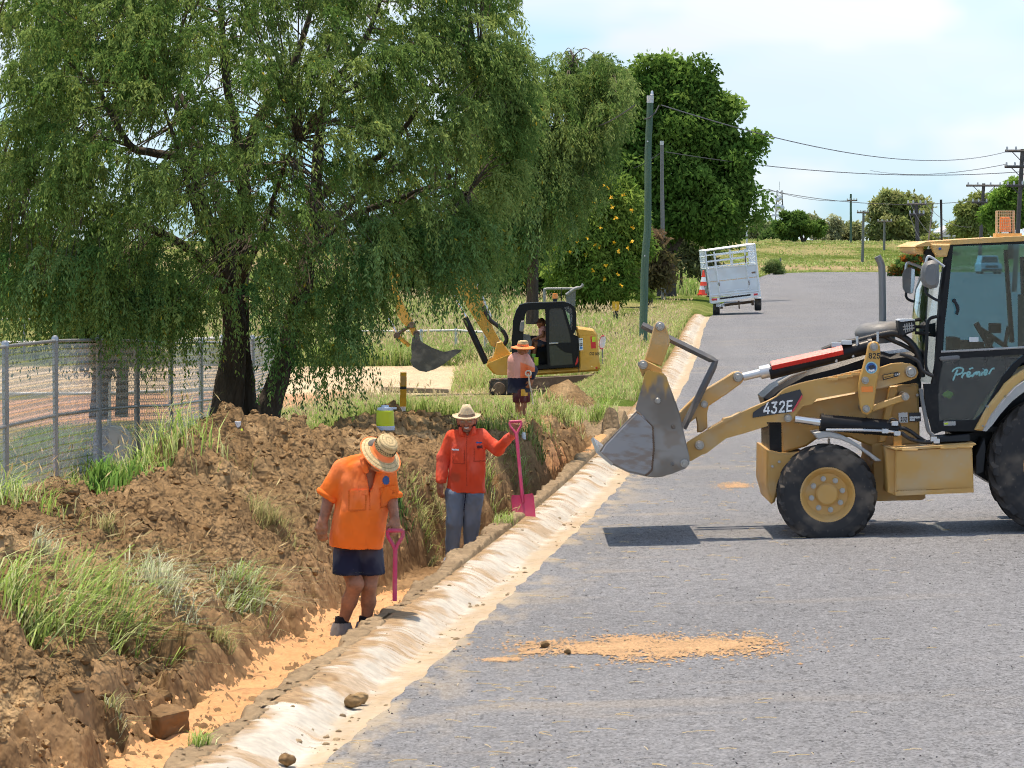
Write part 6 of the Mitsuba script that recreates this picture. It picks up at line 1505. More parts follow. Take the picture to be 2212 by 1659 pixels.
gt, gb_ = v1(854, 1146, -.30), v1(852.5, 1298, -.30)
spade(thing('spade', 'magenta spade shaft planted in the sand beside the bending person', 'spade'), gt, gb_, False)

# ---------- second worker: smiling, one arm on a shovel
Y2 = 38.3
def z2(x, y, dy=0.0): return W(929.1 + x / 6.522, 851.6 + y / 6.522, Y2 + dy)


def v2(u, v, dy=0.0): return W(u, v, Y2 + dy)


C_ = thing('person', 'smiling person in red-orange long-sleeved shirt, jeans and felt hat in the trench', 'person')
h2 = z2(514, 372, -.02); hb, P = head_bones(h2, (-.03, -.06, 1), (-.02, -1, -.05), 1.04)
neckb = [(P(-.07, -.02, 0), z2(520, 560, .02), .060, .070)]
h_r = hand_bones(z2(140, 1262, -.05), (.0, -.15, -1), (-.75, -.65, 0), 1, .55, 1.08)
h_l = hand_bones(z2(1158, 530, -.35), (.30, -.35, 1), (-.15, -1, -.1), 1, .95, 1.05)
part(C_, 'body', grp([(hb + neckb + [(z2(520, 560, .02), z2(510, 1250, .02), .06, .08), (z2(520, 600, .02), z2(300, 620, .01), .045, .045), (z2(300, 620, .01), z2(185, 890, .03), .045, .04), (z2(185, 890, .03), z2(150, 1200, -.04), .04, .032), (z2(520, 600, .02), z2(715, 600, 0), .045, .045), (z2(715, 600, 0), z2(955, 775, -.06), .045, .04), (z2(955, 775, -.06), z2(1150, 600, -.3), .04, .032)], .02), ([(z2(150, 1200, -.04), z2(140, 1262, -.05), .034, .030)] + h_r, .012), ([(z2(1150, 600, -.3), z2(1158, 530, -.35), .034, .03)] + h_l, .012)], .008), 'skin_red', True)
part(C_, 'hair', soft(limbs([(P(.0, -.05, -.05), P(.0, -.05, .05), .068, .068), (P(-.05, -.045, -.05), P(-.05, -.045, .05), .05, .05)], .03), [(P(.0, -.05, -.05), P(.0, -.05, .05), .09, .09)], .014), 'hair_dark', True)
mo = lambda *q: P(*q)
part(C_, 'moustache', soft(limbs([(mo(-.052, .104, -.028), mo(-.047, .112, 0), .006, .008), (mo(-.047, .112, 0), mo(-.052, .104, .028), .008, .006)], .01), [(mo(-.05, .1, -.03), mo(-.05, .1, .03), .012, .012)], .005, .02), 'stubble', True)
part(C_, 'beard', soft(limbs([(mo(-.098, .083, -.028), mo(-.106, .090, 0), .010, .013), (mo(-.106, .090, 0), mo(-.098, .083, .028), .013, .010)], .01), [(mo(-.1, .08, -.03), mo(-.1, .08, .03), .025, .025)], .006, .02), 'stubble', True)
part(C_, 'teeth', soft(limbs([(mo(-.066, .102, -.020), mo(-.068, .106, 0), .006, .0075), (mo(-.068, .106, 0), mo(-.066, .102, .020), .0075, .006)], .005), [(mo(-.07, .1, -.02), mo(-.07, .1, .02), .01, .01)], .004, .02), 'tooth', True)
for e in (-1, 1):
    part(C_, 'eye', trimesh.creation.icosphere(2, .0125).apply_translation(P(.004, .088, .033 * e)), 'eye_dark', True)
    part(C_, 'spectacle_lens', soft(lambda p, c=P(.002, .108, .033 * e): (np.sqrt(((p[:, 0] - c[0]) / .028) ** 2 + ((p[:, 2] - c[2]) / .019) ** 2 + ((p[:, 1] - c[1]) / .006) ** 2) - 1) * .006, [(P(.002, .108, .033 * e),) * 2 + (.03, .03)], .005, .01, 1), 'spec_pane', True)
rg2 = lambda x0, x1, y, d, dy=0.0, yaw=0.0: (z2((x0 + x1) / 2, y, dy), (x1 - x0) / 2 / 6.522 * Y2 / F, d, yaw)
tor = torso_f([rg2(236, 778, 1400, .125), rg2(240, 775, 1330, .128), rg2(270, 775, 1150, .130, -.01), rg2(290, 772, 950, .135, -.02), rg2(288, 772, 780, .13, -.01), rg2(270, 765, 660, .115, 0), rg2(262, 752, 590, .10, .01), rg2(300, 720, 535, .085, .02), rg2(420, 625, 490, .065, .02)])
sl_r = [(z2(305, 600, .01), z2(185, 890, .03), .078, .066), (z2(185, 890, .03), z2(150, 1230, -.04), .066, .052)]
sl_l = [(z2(715, 590, .0), z2(955, 775, -.06), .075, .066), (z2(955, 775, -.06), z2(1155, 570, -.32), .064, .046)]
f2 = meld(clip_below(tor, z2(500, 1385)[2]), cut_end(limbs(sl_r, .03), z2(142, 1240, -.04), (-.1, 0, -1)), cut_end(limbs(sl_l, .03), z2(1160, 562, -.32), (.35, -.4, 1)), k=.03)
m_ = march(lambda p: np.maximum(f2(p), -np.maximum(np.abs(p[:, 0] - z2(530, 560)[0]) - np.clip((p[:, 2] - z2(530, 590)[2]) * .45, 0, .05), p[:, 1] - (Y2 - .03))), *bounds_of([z2(60, 1420), z2(1260, 450), z2(500, 900, .25), z2(500, 900, -.48)], .05), .013)
smooth_mesh(m_, 4); wrinkle(m_, .019, (7, 7, 4), 15)
part(C_, 'shirt', m_, 'shirt_red', True)
rt, up_ = np.array([1, 0, 0.0]), np.array([0, 0, 1.0])
for x, y in ((405, 880), (700, 850)):
    patch(m_, z2(x, y, -.13), rt, up_, .133, .158, .007, 'edge_shade_red', C_, 'pocket_edge_shade', shape=lambda x_, y_: (np.abs(x_) > .056) | (y_ < -.066))  # shade round the pocket, painted as a darker red border
    patch(m_, z2(x, y, -.13), rt, up_, .125, .15, .005, 'shirt_red', C_, 'pocket'); patch(m_, z2(x - 5, y - 105, -.13), rt, up_, .13, .045, .010, 'shirt_red', C_, 'pocket_flap', shape=lambda x_, y_: y_ > -.008 - np.abs(np.abs(x_) - .065) * .25)
patch(m_, z2(545, 950, -.13), rt, up_, .038, .52, .006, 'shirt_red', C_, 'placket'); patch(m_, z2(520, 950, -.13), rt, up_, .014, .54, .004, 'edge_shade_red', C_, 'placket_edge_shade'); patch(m_, z2(365, 782, -.13), rt, up_, .075, .016, .012, 'sticker_white', C_, 'pens'); patch(m_, z2(690, 684, -.13), rt, up_, .065, .016, .004, 'crest_blue', C_, 'chest_badge')  # placket strip in darker red: shade put into the colour
patch(m_, z2(695, 745, -.13), rt, up_, .06, .03, .012, 'pocket_dark' if 'pocket_dark' in scene else 'maroon', C_, 'open_pocket')
for pts in ([(425, 480), (440, 560), (470, 590)], [(620, 470), (615, 540), (590, 575)]):
    c_ = [z2(x, y, -.09) for x, y in pts]; part(C_, 'collar', soft(limbs([(c_[0], c_[1], .018, .022), (c_[1], c_[2], .022, .013)], .02), [(c_[0], c_[1], .03, .03), (c_[1], c_[2], .03, .03)], .008), 'shirt_red', True)
jl = [(v2(984, 1068, .0), v2(981, 1130, -.02), .112, .092), (v2(981, 1130, -.02), v2(976, 1200, .02), .088, .068)]; jr = [(v2(1023, 1068, .0), v2(1019, 1130, .06), .112, .090), (v2(1019, 1130, .06), v2(1017, 1205, .12), .086, .066)]
jt = soft(limbs(jl + jr, .02), jl + jr, .012); jt = part(C_, 'jeans', wrinkle(jt, .018, (8, 8, 5), 25), 'denim', True)
patch_j = [tube([v2(1006, 1066, -.125), v2(1004, 1085, -.10), v2(1002, 1105, -.08)], .006, 6)]; part(C_, 'fly_seam', cat(patch_j), 'navy', True)
boot(v2(976, 1216, .02), v2(976, 1200, .02), v2(965, 1219, -.14), 'shoe_blue', C_); boot(v2(1017, 1216, .12), v2(1017, 1200, .12), v2(1022, 1218, -.02), 'shoe_blue', C_)
prof2 = two_sheets([(0, .132), (.035, .134), (.062, .122), (.080, .088), (.092, .04), (.098, .004), (.120, -.006), (.150, -.008), (.172, .004)])
hat(C_, h2 + np.array([.0, -.01, .055]), (-.02, -.16, 1), prof2, 'felt', [(.0955, .032), (.0995, .006), (.106, .0)], 'felt_band', wave=.030, dent=.035, front=(-.02, -1, 0), wave_k=2, wave_ph=0.0, brim0=.098)
D_ = thing('shovel', 'magenta square-mouth shovel standing on the kerb, gripped by the smiling person', 'shovel')
sf = W(1127.5, 1063, 37.5); st2 = z2(1200, 385, -.55); spade(D_, st2, sf, True, .125, .245, .27, .019, face=(0, -1, .25))

# ---------- third worker: seen from behind beside the excavator
Y3 = 58.0
def z3(x, y, dy=0.0): return W(1050.7 + x / 6.0, 608.3 + y / 6.0, Y3 + dy)


E_ = thing('person', 'person seen from behind in pink and navy shirt with orange-brimmed straw hat', 'person')
h3 = z3(472, 868, -.03); hb, P = head_bones(h3, (.1, .05, 1), (.75, .6, -.25))
leg = lambda x0, x1, x2, dy: [(z3(x0, 1480, dy), z3(x1, 1720, dy - .02), .085, .058), (z3(x1, 1720, dy - .02), z3(x1 + 2, 1800, dy + .02), .056, .056), (z3(x1 + 2, 1800, dy + .02), z3(x2, 1985, dy), .055, .036)]
part(E_, 'body', grp([(hb + [(P(-.07, -.03, 0), z3(440, 960, 0), .058, .066), (z3(440, 960, 0), z3(430, 1440, 0), .07, .08), (z3(430, 1440, 0), z3(430, 1480, -.06), .08, .08), (z3(430, 1440, 0), z3(470, 1480, .1), .08, .08), (z3(440, 980), z3(510, 1000, -.02), .05, .05), (z3(510, 1000, -.02), z3(615, 1150, -.10), .05, .042), (z3(615, 1150, -.10), z3(600, 1240, -.12), .042, .034)], .02), (leg(430, 425, 425, -.06), .03), (leg(470, 470, 455, .10), .03), ([(z3(600, 1240, -.12), z3(580, 1300, -.16), .032, .028)] + hand_bones(z3(580, 1290, -.16), (-.4, -.3, -1), (.6, -.8, 0), 1, .8), .012)], .011), 'skin_deep', True)
tor = torso_f([(z3(430, 1445), .205 * .98, .135, .5), (z3(430, 1300), .20, .13, .5), (z3(420, 1150), .20, .13, .5), (z3(420, 1030), .205, .12, .5), (z3(425, 960), .17, .10, .5), (z3(440, 920), .09, .07, .5)])
ar = [(z3(510, 1000, -.02), z3(615, 1150, -.10), .078, .064), (z3(615, 1150, -.10), z3(590, 1240, -.14), .062, .050)]
f3 = meld(clip_below(tor, z3(430, 1440)[2], (.04, 0)), limbs(ar, .03), k=.04)
m_ = march(f3, *bounds_of([z3(310, 1450), z3(680, 900), z3(430, 1200, .3), z3(430, 1200, -.3)], .05), .014); smooth_mesh(m_, 3); wrinkle(m_, .010, (6, 6, 4), 35)
cz = m_.triangles_center; navy = (cz[:, 2] < z3(0, 1245)[2]) | ((cz[:, 0] > z3(600, 0)[0] - .02) & (cz[:, 2] < z3(0, 1165)[2])) | (cz[:, 0] > z3(625, 0)[0])
brt = ~navy & (cz[:, 0] > z3(440, 0)[0]) & (cz[:, 2] < z3(0, 1040)[2] - .4 * (cz[:, 0] - z3(440, 0)[0]))
for sel, m2, nm in ((navy, 'navy', 'shirt_hem'), (brt, 'shirt_bright', 'shirt_sleeve'), (~navy & ~brt, 'shirt_pink', 'shirt')): part(E_, nm, m_.submesh([np.nonzero(sel)[0]], append=True, repair=False), m2, True)
s3 = [(z3(425, 1430, -.05), z3(428, 1540, -.06), .115, .112), (z3(470, 1430, .06), z3(485, 1525, .09), .112, .108)]
m_ = march(clip_below(limbs(s3, .02), z3(430, 1560)[2], (-.03, 0)), *bounds_of([z3(330, 1570), z3(570, 1400), z3(430, 1480, .3), z3(430, 1480, -.3)], .03), .014); smooth_mesh(m_, 3); wrinkle(m_, .008, (7, 7, 5), 37); part(E_, 'shorts', m_, 'maroon', True)
patch(m_, z3(490, 1440, -.16), (1, 0, 0), (0, 0, 1), .11, .11, .006, 'gold_cloth', E_, 'shorts_panel')
for x, dy in ((425, -.06), (455, .10)): boot(z3(x, 2022, dy), z3(x, 1980, dy), z3(x + 55, 2026, dy - .06), 'boot_dark', E_)
prof3 = two_sheets([(0, .105), (.055, .106), (.082, .096), (.092, .05), (.097, .004), (.13, -.003), (.19, -.014)])
hat(E_, z3(472, 845, -.03), (.04, -.12, 1), prof3, 'straw', [(.0945, .05), (.0995, .012), (.14, .004), (.192, -.008)], 'hat_orange', .008, 'hat_orange', front=(.75, .6, -.1))
T3 = thing('digging_bar', 'pale-handled digging bar held by the person in pink and navy', 'hand tool')
part(T3, 'shaft', tube([z3(541, 1190, -.22), z3(560, 1330, -.22), z3(585, 1440, -.2), z3(605, 1600, -.2)], [.012, .014, .008, .008], 8), 'pale_handle'); tor_ = trimesh.creation.torus(.045, .014, 20, 8); tor_.apply_transform(trimesh.transformations.rotation_matrix(1.4, [1, 0, 0])); tor_.apply_translation(z3(543, 1190, -.22)); part(T3, 'ring_handle', tor_, 'pale_handle', 50)

# ---------- operator in the excavator cab
Y4 = YX + .5
def z4(x, y, dy=0.0): return W(1050.7 + x / 6.0, 608.3 + y / 6.0, Y4 + dy)


O_ = thing('person', 'person in brown cap and pink shirt seated in the excavator cab', 'person')
h4 = z4(712, 540); hb, P = head_bones(h4, (-.12, 0, 1), (-1, -.15, -.35))
part(O_, 'body', grp([(hb + [(P(-.07, -.03, 0), z4(740, 620), .055, .06), (z4(740, 620), z4(745, 790), .08, .09), (z4(745, 790), z4(720, 815, -.08), .08, .08), (z4(745, 790), z4(700, 810, .12), .08, .08), (z4(740, 650), z4(735, 660, -.18), .05, .045), (z4(735, 660, -.18), z4(720, 700, -.2), .045, .042)], .02), ([(z4(720, 700, -.2), z4(650, 735, -.22), .042, .034)] + hand_bones(z4(655, 735, -.22), (-1, -.1, -.1), (0, -.3, 1), 1, .7), .012), ([(z4(720, 815, -.08), z4(640, 800, -.12), .085, .065), (z4(640, 800, -.12), z4(612, 960, -.1), .06, .045)], .03), ([(z4(700, 810, .12), z4(590, 800, .1), .085, .065), (z4(590, 800, .1), z4(560, 960, .1), .06, .045)], .03)], .012), 'skin_deep', True)
part(O_, 'shirt', wrinkle(soft(limbs([(z4(740, 650), z4(745, 780), .15, .14, ((1, 0, 0), .8)), (z4(735, 640, -.1), z4(715, 700, -.2), .065, .05)], .05), [(z4(740, 640), z4(745, 780), .17, .17)], .018), .008, (7, 7, 5), 44), 'shirt_pink', True)
part(O_, 'shorts', soft(limbs([(z4(740, 800, -.05), z4(680, 808, -.1), .105, .09), (z4(730, 800, .1), z4(660, 808, .1), .105, .09)], .03), [(z4(740, 800), z4(670, 808), .12, .12)], .018, .12), 'navy', True)
for x, dy in ((612, -.1), (560, .1)):
    part(O_, 'sock', cyl(z4(x + 2, 935, dy), z4(x - 2, 985, dy), .056, 14, .05), 'sock_green'); boot(z4(x - 2, 1040, dy), z4(x - 2, 985, dy), z4(x - 62, 1044, dy), 'boot_tan', O_)
cp = lathe([(0, .118), (.05, .112), (.085, .08), (.100, .03), (.101, .0)], 24, 'z'); cp.apply_translation((0, 0, .0)); cp.apply_transform(trimesh.transformations.rotation_matrix(-.15, [0, 1, 0])); cp.apply_translation(h4 + (0, 0, .01))
ck = part(O_, 'cap', cp, 'hat_brown', 40); scene[key_for('peak', ck)] = mikit.ply(soft(limbs([(h4 + (-.07, -.03, .03), h4 + (-.15, -.03, .005), .05, .04, ((0, 0, 1), .2)), (h4 + (-.07, .03, .03), h4 + (-.15, .03, .005), .05, .04, ((0, 0, 1), .2))], .02), [(h4 + (-.07, 0, .03), h4 + (-.15, 0, .0), .08, .07)], .012), 'hat_brown', smooth=True)
K = thing('lunch_bag', 'lime yellow bag on the excavator cab floor by the boots', 'bag'); part(K, 'body', wrinkle(box(*(z4(615, 0)[0], z4(675, 0)[0]), Y4 - .3, Y4 - .1, z4(0, 1085)[2], z4(0, 975)[2], .02).subdivide().subdivide(), .008, (12, 12, 12), 3), 'hi_vis_yellow', True)
# ------------------------------------------------------------------ foliage
def leafy(name, trans, rough=.45, spec=.5):
    scene[name] = {'type': 'principledthin', 'base_color': VC, 'roughness': rough, 'diff_trans': trans, 'spec_trans': 0.0, 'eta': 1.4}
    return name


leafy('leaf', .9); leafy('grass', .7, .6)
mat('bark', proc(lambda p, n, uv: mix((.030, .024, .019), (.105, .085, .065), fbm(p.x * 16, p.y * 16, p.z * 3.5, 4))), .9)
mat('bark_pale', proc(lambda p, n, uv: mix((.16, .13, .10), (.34, .29, .23), fbm(p.x * 5, p.y * 5, p.z * 1.5, 3))), .9)
mat('twig', (.13, .105, .08), .85)
scene['bark_rough'] = {'type': 'bumpmap', 'arbitrary': proc(lambda p, n, uv: fbm(p.x * 22, p.y * 22, p.z * 4, 4), .01), 'scale': .10, 'bsdf': scene['bark']}


def raw(V, Fs, N, C, m_):                           # a mesh with its own shading normals and colours
    path = meshkit.write_ply((V, Fs), False, None, C, normals=N)
    return {'type': 'ply', 'filename': path, 'face_normals': False, 'bsdf': {'type': 'ref', 'id': m_}}


def unit(a): return a / (np.linalg.norm(a, axis=-1, keepdims=True) + 1e-9)


def leaves(P, D, L, Wd, C, g, bend=None, lift=.5):  # pointed leaves at P along D; bend: the outward way their light falls
    n = len(P); D = unit(D); r = unit(np.cross(D, g.normal(size=(n, 3)))); N = unit(np.cross(D, r))
    if bend is not None:
        s = np.sign((N * bend).sum(1, keepdims=True)); N = N * np.where(s == 0, 1, s)
    L, Wd = np.broadcast_to(L, (n,))[:, None], np.broadcast_to(Wd, (n,))[:, None]
    V = np.stack([P, P + D * L * .45 + r * Wd / 2, P + D * L - N * L * .08, P + D * L * .45 - r * Wd / 2], 1).reshape(-1, 3)
    i = np.arange(n)[:, None] * 4
    Fs = np.concatenate([i + [0, 1, 2], i + [0, 2, 3]], 0)
    SN = N if bend is None else unit(N * (1 - lift) + bend * lift)
    return V, Fs, np.repeat(SN, 4, 0), np.repeat(C, 4, 0)


def palette(n, cols, g, jitter=.18):
    cols = np.asarray(cols); k = g.integers(0, len(cols), n); c = cols[k] + (cols[g.integers(0, len(cols), n)] - cols[k]) * g.random((n, 1))
    return np.clip(c * (1 + g.normal(0, jitter, (n, 1))), .004, .9)


def limb_tube(pts, r0, r1, n=9, k=6): c = curve(pts, k); return tube(c, np.linspace(r0, r1, len(c)), n)


# ---- the large weeping tree
YW = 48.2
TR = thing('weeping_tree', 'large drooping tree with dark forked trunks overhanging the fence and the trench', 'tree')
b = lambda u, v, dy=0.0: W(u, v, YW + dy)
gz = lambda u, y: float(natural(np.array([(u - CX) / F * y]), np.array([y]))[0])


def trunk(path, r0, r1, flare=True):
    c = curve([b(*q) for q in path], 10); r = np.linspace(r0, r1, len(c))
    if flare: r = r + r0 * .55 * np.exp(-np.linspace(0, 9, len(c)))
    m_ = tube(c, r, 18); v = m_.vertices; m_.vertices = v + unit(v - c[cKDTree(c).query(v)[1]]) * ((meshkit.fbm(v * [5, 5, 1.4], 3, 9) - .5) * .10)[:, None] * min(1, r0 / .15)
    return m_


part(TR, 'trunk', trunk([(481, 965), (487, 900), (498, 820), (507, 740), (500, 650), (488, 560), (484, 470)], .215, .15), 'bark_rough', 60)
part(TR, 'trunk', trunk([(536, 955, .5), (534, 880, .5), (530, 800, .5), (520, 700, .4), (522, 560, .3), (526, 400, .2)], .13, .10), 'bark_rough', 60)
part(TR, 'trunk', trunk([(570, 950, -.2), (578, 900, -.2), (596, 830, -.2), (622, 750, -.1), (650, 640, 0), (668, 540, .2), (680, 440, .4)], .175, .10), 'bark_rough', 60)
LIMBS = [([(484, 500), (465, 520), (440, 440), (400, 350), (330, 330), (282, 315), (240, 245), (212, 192), (190, 150)], .085, .03), ([(526, 420, .2), (525, 375), (505, 260), (488, 170), (480, 60), (470, -80)], .09, .03), ([(528, 380), (553, 270), (600, 205), (630, 150), (655, 80), (690, -40)], .085, .03),
         ([(680, 450, .4), (690, 300, .4), (712, 190, .3), (753, 140, .2), (800, 60, .2), (840, -60, .2)], .085, .025), ([(680, 440, .4), (740, 380, .2), (830, 330, 0), (900, 240, -.4), (960, 170, -.6)], .07, .02), ([(660, 560), (760, 470, -.3), (860, 430, -.6), (950, 400, -.9), (1010, 420, -1.)], .06, .02),
         ([(488, 560), (430, 470, -.6), (385, 325, -1.0), (350, 220, -1.3)], .06, .02), ([(484, 600), (380, 520, -.5), (260, 470, -.8), (120, 410, -1.), (10, 385, -1.2), (-90, 330, -1.2)], .07, .02), ([(440, 440), (400, 280, .8), (330, 120, 1.2), (280, -20, 1.5)], .06, .02),
         ([(500, 640), (560, 520, -1.), (600, 400, -1.6), (640, 300, -2.)], .055, .02), ([(484, 480), (430, 300, 1.5), (380, 180, 2.2), (330, 40, 2.6)], .06, .02), ([(670, 520, .2), (780, 420, 1.4), (900, 330, 2.), (1010, 260, 2.4)], .06, .02), ([(212, 192), (120, 110, 0), (30, 60, 0), (-60, 0, 0)], .03, .012), ([(282, 315), (170, 280, -.3), (80, 220, -.5)], .03, .012), ([(960, 170, -.6), (1030, 130, -.8), (1080, 160, -.9)], .02, .01)]
limb_pts = []
for path, r0, r1 in LIMBS:
    m_ = limb_tube([b(*q) for q in path], r0, r1, 8, 8); part(TR, 'limb', m_, 'bark', 60); limb_pts.append(curve([b(*q) for q in path], 8))
limb_pts = np.vstack(limb_pts)
def strand_crown(k, cl, Yc, ctr, limb_pts, g, tones, reach, drop, leaf_l, aspect, n_str, lo_v, rod=(.014, .005), near=2.6, yellow=.006, lift=.38):
    """sprays of hanging leafy strands at cl (u, v, depth offset)"""
    C0 = np.array([W(u, v, Yc + dy) for u, v, dy in cl]); sc = reach / .4; twigs, PP, DD, CC, BB, LL = [], [], [], [], [], []
    for c0, (u, v, dy) in zip(C0, cl):
        out = unit((c0 - ctr) * [1, 1, .35]); tone = g.random() ** 1.4 if g.random() < .82 else 1.15
        kt = limb_pts[np.argmin(((limb_pts - c0) ** 2).sum(1))]
        if np.linalg.norm(kt - c0) < near and g.random() < .6: twigs.append(tube(curve([kt, (kt + c0) / 2 + (0, 0, .12 * sc), c0], 3), np.linspace(rod[0], rod[1], 7), 4))
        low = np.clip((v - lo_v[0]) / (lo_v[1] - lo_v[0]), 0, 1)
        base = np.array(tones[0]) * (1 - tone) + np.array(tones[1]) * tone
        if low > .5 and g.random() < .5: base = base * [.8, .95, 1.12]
        for s in range(g.integers(*n_str)):
            az = g.normal(0, 1.1); d = unit(np.array([out[0] * math.cos(az) - out[1] * math.sin(az), out[0] * math.sin(az) + out[1] * math.cos(az), g.uniform(-.1, .5)]))
            rc, dp = reach * g.uniform(.55, 1.4), drop * g.uniform(.5, 1.5) * (.75 + .7 * low); m_ = int(34 + 22 * dp / sc)
            t = np.sort(g.random(m_)); P = c0 + np.outer(t * (1 - .35 * t), d) * rc * 1.35 + np.outer(t ** 2, [0, 0, -1]) * dp * 1.25 + g.normal(0, .020 * sc, (m_, 3))
            tang = unit(np.outer(1 - .7 * t, d) * rc + np.outer(2 * t, [0, 0, -1]) * dp); side_ = unit(np.cross(tang, g.normal(size=3))) * np.where(np.arange(m_) % 2, 1, -1)[:, None]
            PP.append(P); DD.append(tang * .75 + side_ * .6 + g.normal(0, .25, (m_, 3)) + [0, 0, -.3]); CC.append(np.clip(base * (1 + g.normal(0, .15, (m_, 1))), .01, 1)); BB.append(unit(np.tile(out * .6 + [0, 0, .8], (m_, 1)) + g.normal(0, .5, (m_, 3)))); LL.append(leaf_l * g.uniform(.7, 1.3, m_))
    P, D, C, BN, L = map(np.concatenate, (PP, DD, CC, BB, LL)); C[g.random(len(P)) < yellow] = (.42, .34, .04)
    scene[key_for('crown', k)] = raw(*leaves(P, D, L, L * aspect, C, g, BN, lift), 'leaf')
    part(k, 'twigs', cat(twigs), 'twig', 60); labels[k + '__twigs'] = {'kind': 'stuff'}


g = rng(7)
uB = [-260, 0, 60, 150, 250, 340, 420, 480, 560, 600, 640, 700, 745, 790, 820, 860, 920, 960, 1010, 1050, 1075, 1125]; vB = [640, 660, 690, 712, 728, 735, 752, 730, 735, 800, 815, 832, 800, 690, 640, 615, 640, 610, 625, 600, 480, 330]
uT = [-260, 0, 950, 1080, 1100, 1130]; vT = [-160, -190, -190, -60, 60, 180]
limb_px = np.vstack([curve([(q[0], q[1]) for q in path], 8) for path, _, _ in LIMBS[:7] + LIMBS[9:10]]); lt = cKDTree(limb_px)
cl = []
while len(cl) < 1640:
    u = g.uniform(-250, 1122); bot = np.interp(u, uB, vB) - 45; top = np.interp(u, uT, vT)
    v = g.uniform(top, bot); q = (u - 440) / 720
    dmax = 3.7 * math.sqrt(max(0, 1 - q * q)) * (.55 + .45 * math.sin(math.pi * np.clip((v + 250) / 1150, .05, .95)))
    dy = dmax * (1 - 2 * g.random() ** .8) if g.random() < .55 else (-1 if g.random() < .68 else 1) * dmax * g.uniform(.72, 1)
    if u < 40 and 50 < v < 250 and g.random() < .8: continue
    if 1000 < u and v > 420 and g.random() < .35: continue
    if 440 < u < 620 and v > 620 and dy < -.2 and g.random() < .8: continue
    if dy < .6 and lt.query((u, v + 35))[0] < 30 and g.random() < .84: continue       # the limbs show between the sprays
    if meshkit.fbm(np.array([[u * .012, v * .012, dy * .5]]), 3, 3)[0] < .40: continue
    cl.append((u, v, dy))
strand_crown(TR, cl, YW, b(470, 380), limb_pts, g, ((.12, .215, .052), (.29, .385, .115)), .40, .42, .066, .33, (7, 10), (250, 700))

# ---- the pale drooping tree behind it
PT = thing('pepper_tree', 'pale feathery drooping tree right behind the large tree, thin at the top', 'tree')
PL = [([(1150, 700), (1152, 560), (1165, 430), (1195, 300), (1225, 180), (1240, 120)], .20, .03), ([(1160, 470), (1130, 350), (1105, 230), (1090, 160)], .10, .03), ([(1180, 380), (1240, 300), (1300, 215), (1325, 160)], .08, .02), ([(1195, 300), (1165, 220), (1150, 160)], .05, .02), ([(1170, 430), (1230, 400), (1280, 380)], .05, .02)]
for path, r0, r1 in PL: part(PT, 'trunk', limb_tube([W(u, v, 105.) for u, v in path], r0, r1, 9, 8), 'bark', 60)
lp_ = np.vstack([curve([W(u, v, 105.) for u, v in path], 8) for path, _, _ in PL]); cl = []
while len(cl) < 620:
    u = g.uniform(1030, 1338); top = np.interp(u, [1030, 1080, 1110, 1150, 1190, 1235, 1285, 1320, 1345], [150, 140, 160, 195, 120, 108, 118, 140, 200]); bot = np.interp(u, [1030, 1150, 1230, 1275, 1300, 1330, 1345], [600, 600, 520, 430, 340, 290, 240]) - 75
    v = g.uniform(top, bot); dy = g.uniform(-2.2, 2.2)
    if meshkit.fbm(np.array([[u * .02, v * .02, dy * .4]]), 3, 5)[0] < .44 + .06 * (v < 220): continue
    cl.append((u, v, dy))
strand_crown(PT, cl, 105., W(1180, 330, 105.), lp_, g, ((.125, .215, .055), (.27, .355, .115)), .75, .85, .13, .30, (5, 8), (250, 600), (.02, .008), 4.5, .004, .45)


def tree(name, label, Y, blobs, trunks, n, size, cols, seed, cat_='tree', group=None, bark='bark', clump=.35, droop=.3, lift=.5, aspect=.42, depth=1.0, hollow=.55, per=42, rag=.45):
    """blobs: (u, v, half width, half height) of the crown's lobes in the photo at the depth Y; trunks: ((u, v) ..., r0, r1) in the same way."""
    g = rng(seed); k = thing(name, label, cat_, group); s = Y / F
    for path, r0, r1 in trunks: part(k, 'trunk', limb_tube([W(u, v, Y + (q[0] if q else 0)) for u, v, *q in path], r0, r1, 9, 6), bark, 60)
    A = np.array([ru * rv for _, _, ru, rv, *_ in blobs], float); A /= A.sum()
    PP, DD, BB, CC = [], [], [], []
    for (u, v, ru, rv, *o), f_ in zip(blobs, A):
        c = W(u, v, Y + (o[0] if o else 0)); R = np.array([ru * s, ru * s * depth, rv * s]); m_ = max(3, int(n * f_)); q = max(2, m_ // per)
        d = unit(g.normal(size=(q, 3))); rad = 1 - hollow * g.random(q) ** 1.6
        cc = c + d * R * rad[:, None] * (1 + rag * (meshkit.fbm(d * 2.6 + seed, 2, seed)[:, None] - .5) * 2)
        tone = g.random(q)
        up_d = unit(g.normal(size=(q, per, 3)) + d[:, None] * .5 + [0, 0, .55]); off = up_d * clump * (.55 + .6 * g.random((q, per, 1))) * g.uniform(.6, 1.35, (q, 1, 1)) * [1, 1, .8]
        PP.append((cc[:, None] + off).reshape(-1, 3)); DD.append((g.normal(size=(q, per, 3)) + d[:, None] * .6 + [0, 0, -droop * 2]).reshape(-1, 3)); BB.append(unit((d[:, None] * .3 + up_d + [0, 0, .35] + g.normal(0, .25, (q, per, 3))).reshape(-1, 3)))
        cl_ = palette(q, cols, g, .16); CC.append(np.repeat(cl_, per, 0) * (1 + g.normal(0, .16, (q * per, 1))))
    P, D, BN, C = map(np.concatenate, (PP, DD, BB, CC)); L = size * g.uniform(.7, 1.3, len(P))
    scene[key_for('crown', k)] = raw(*leaves(P, D, L, L * aspect, np.clip(C, .004, .9), g, BN, lift), 'leaf')
    return k


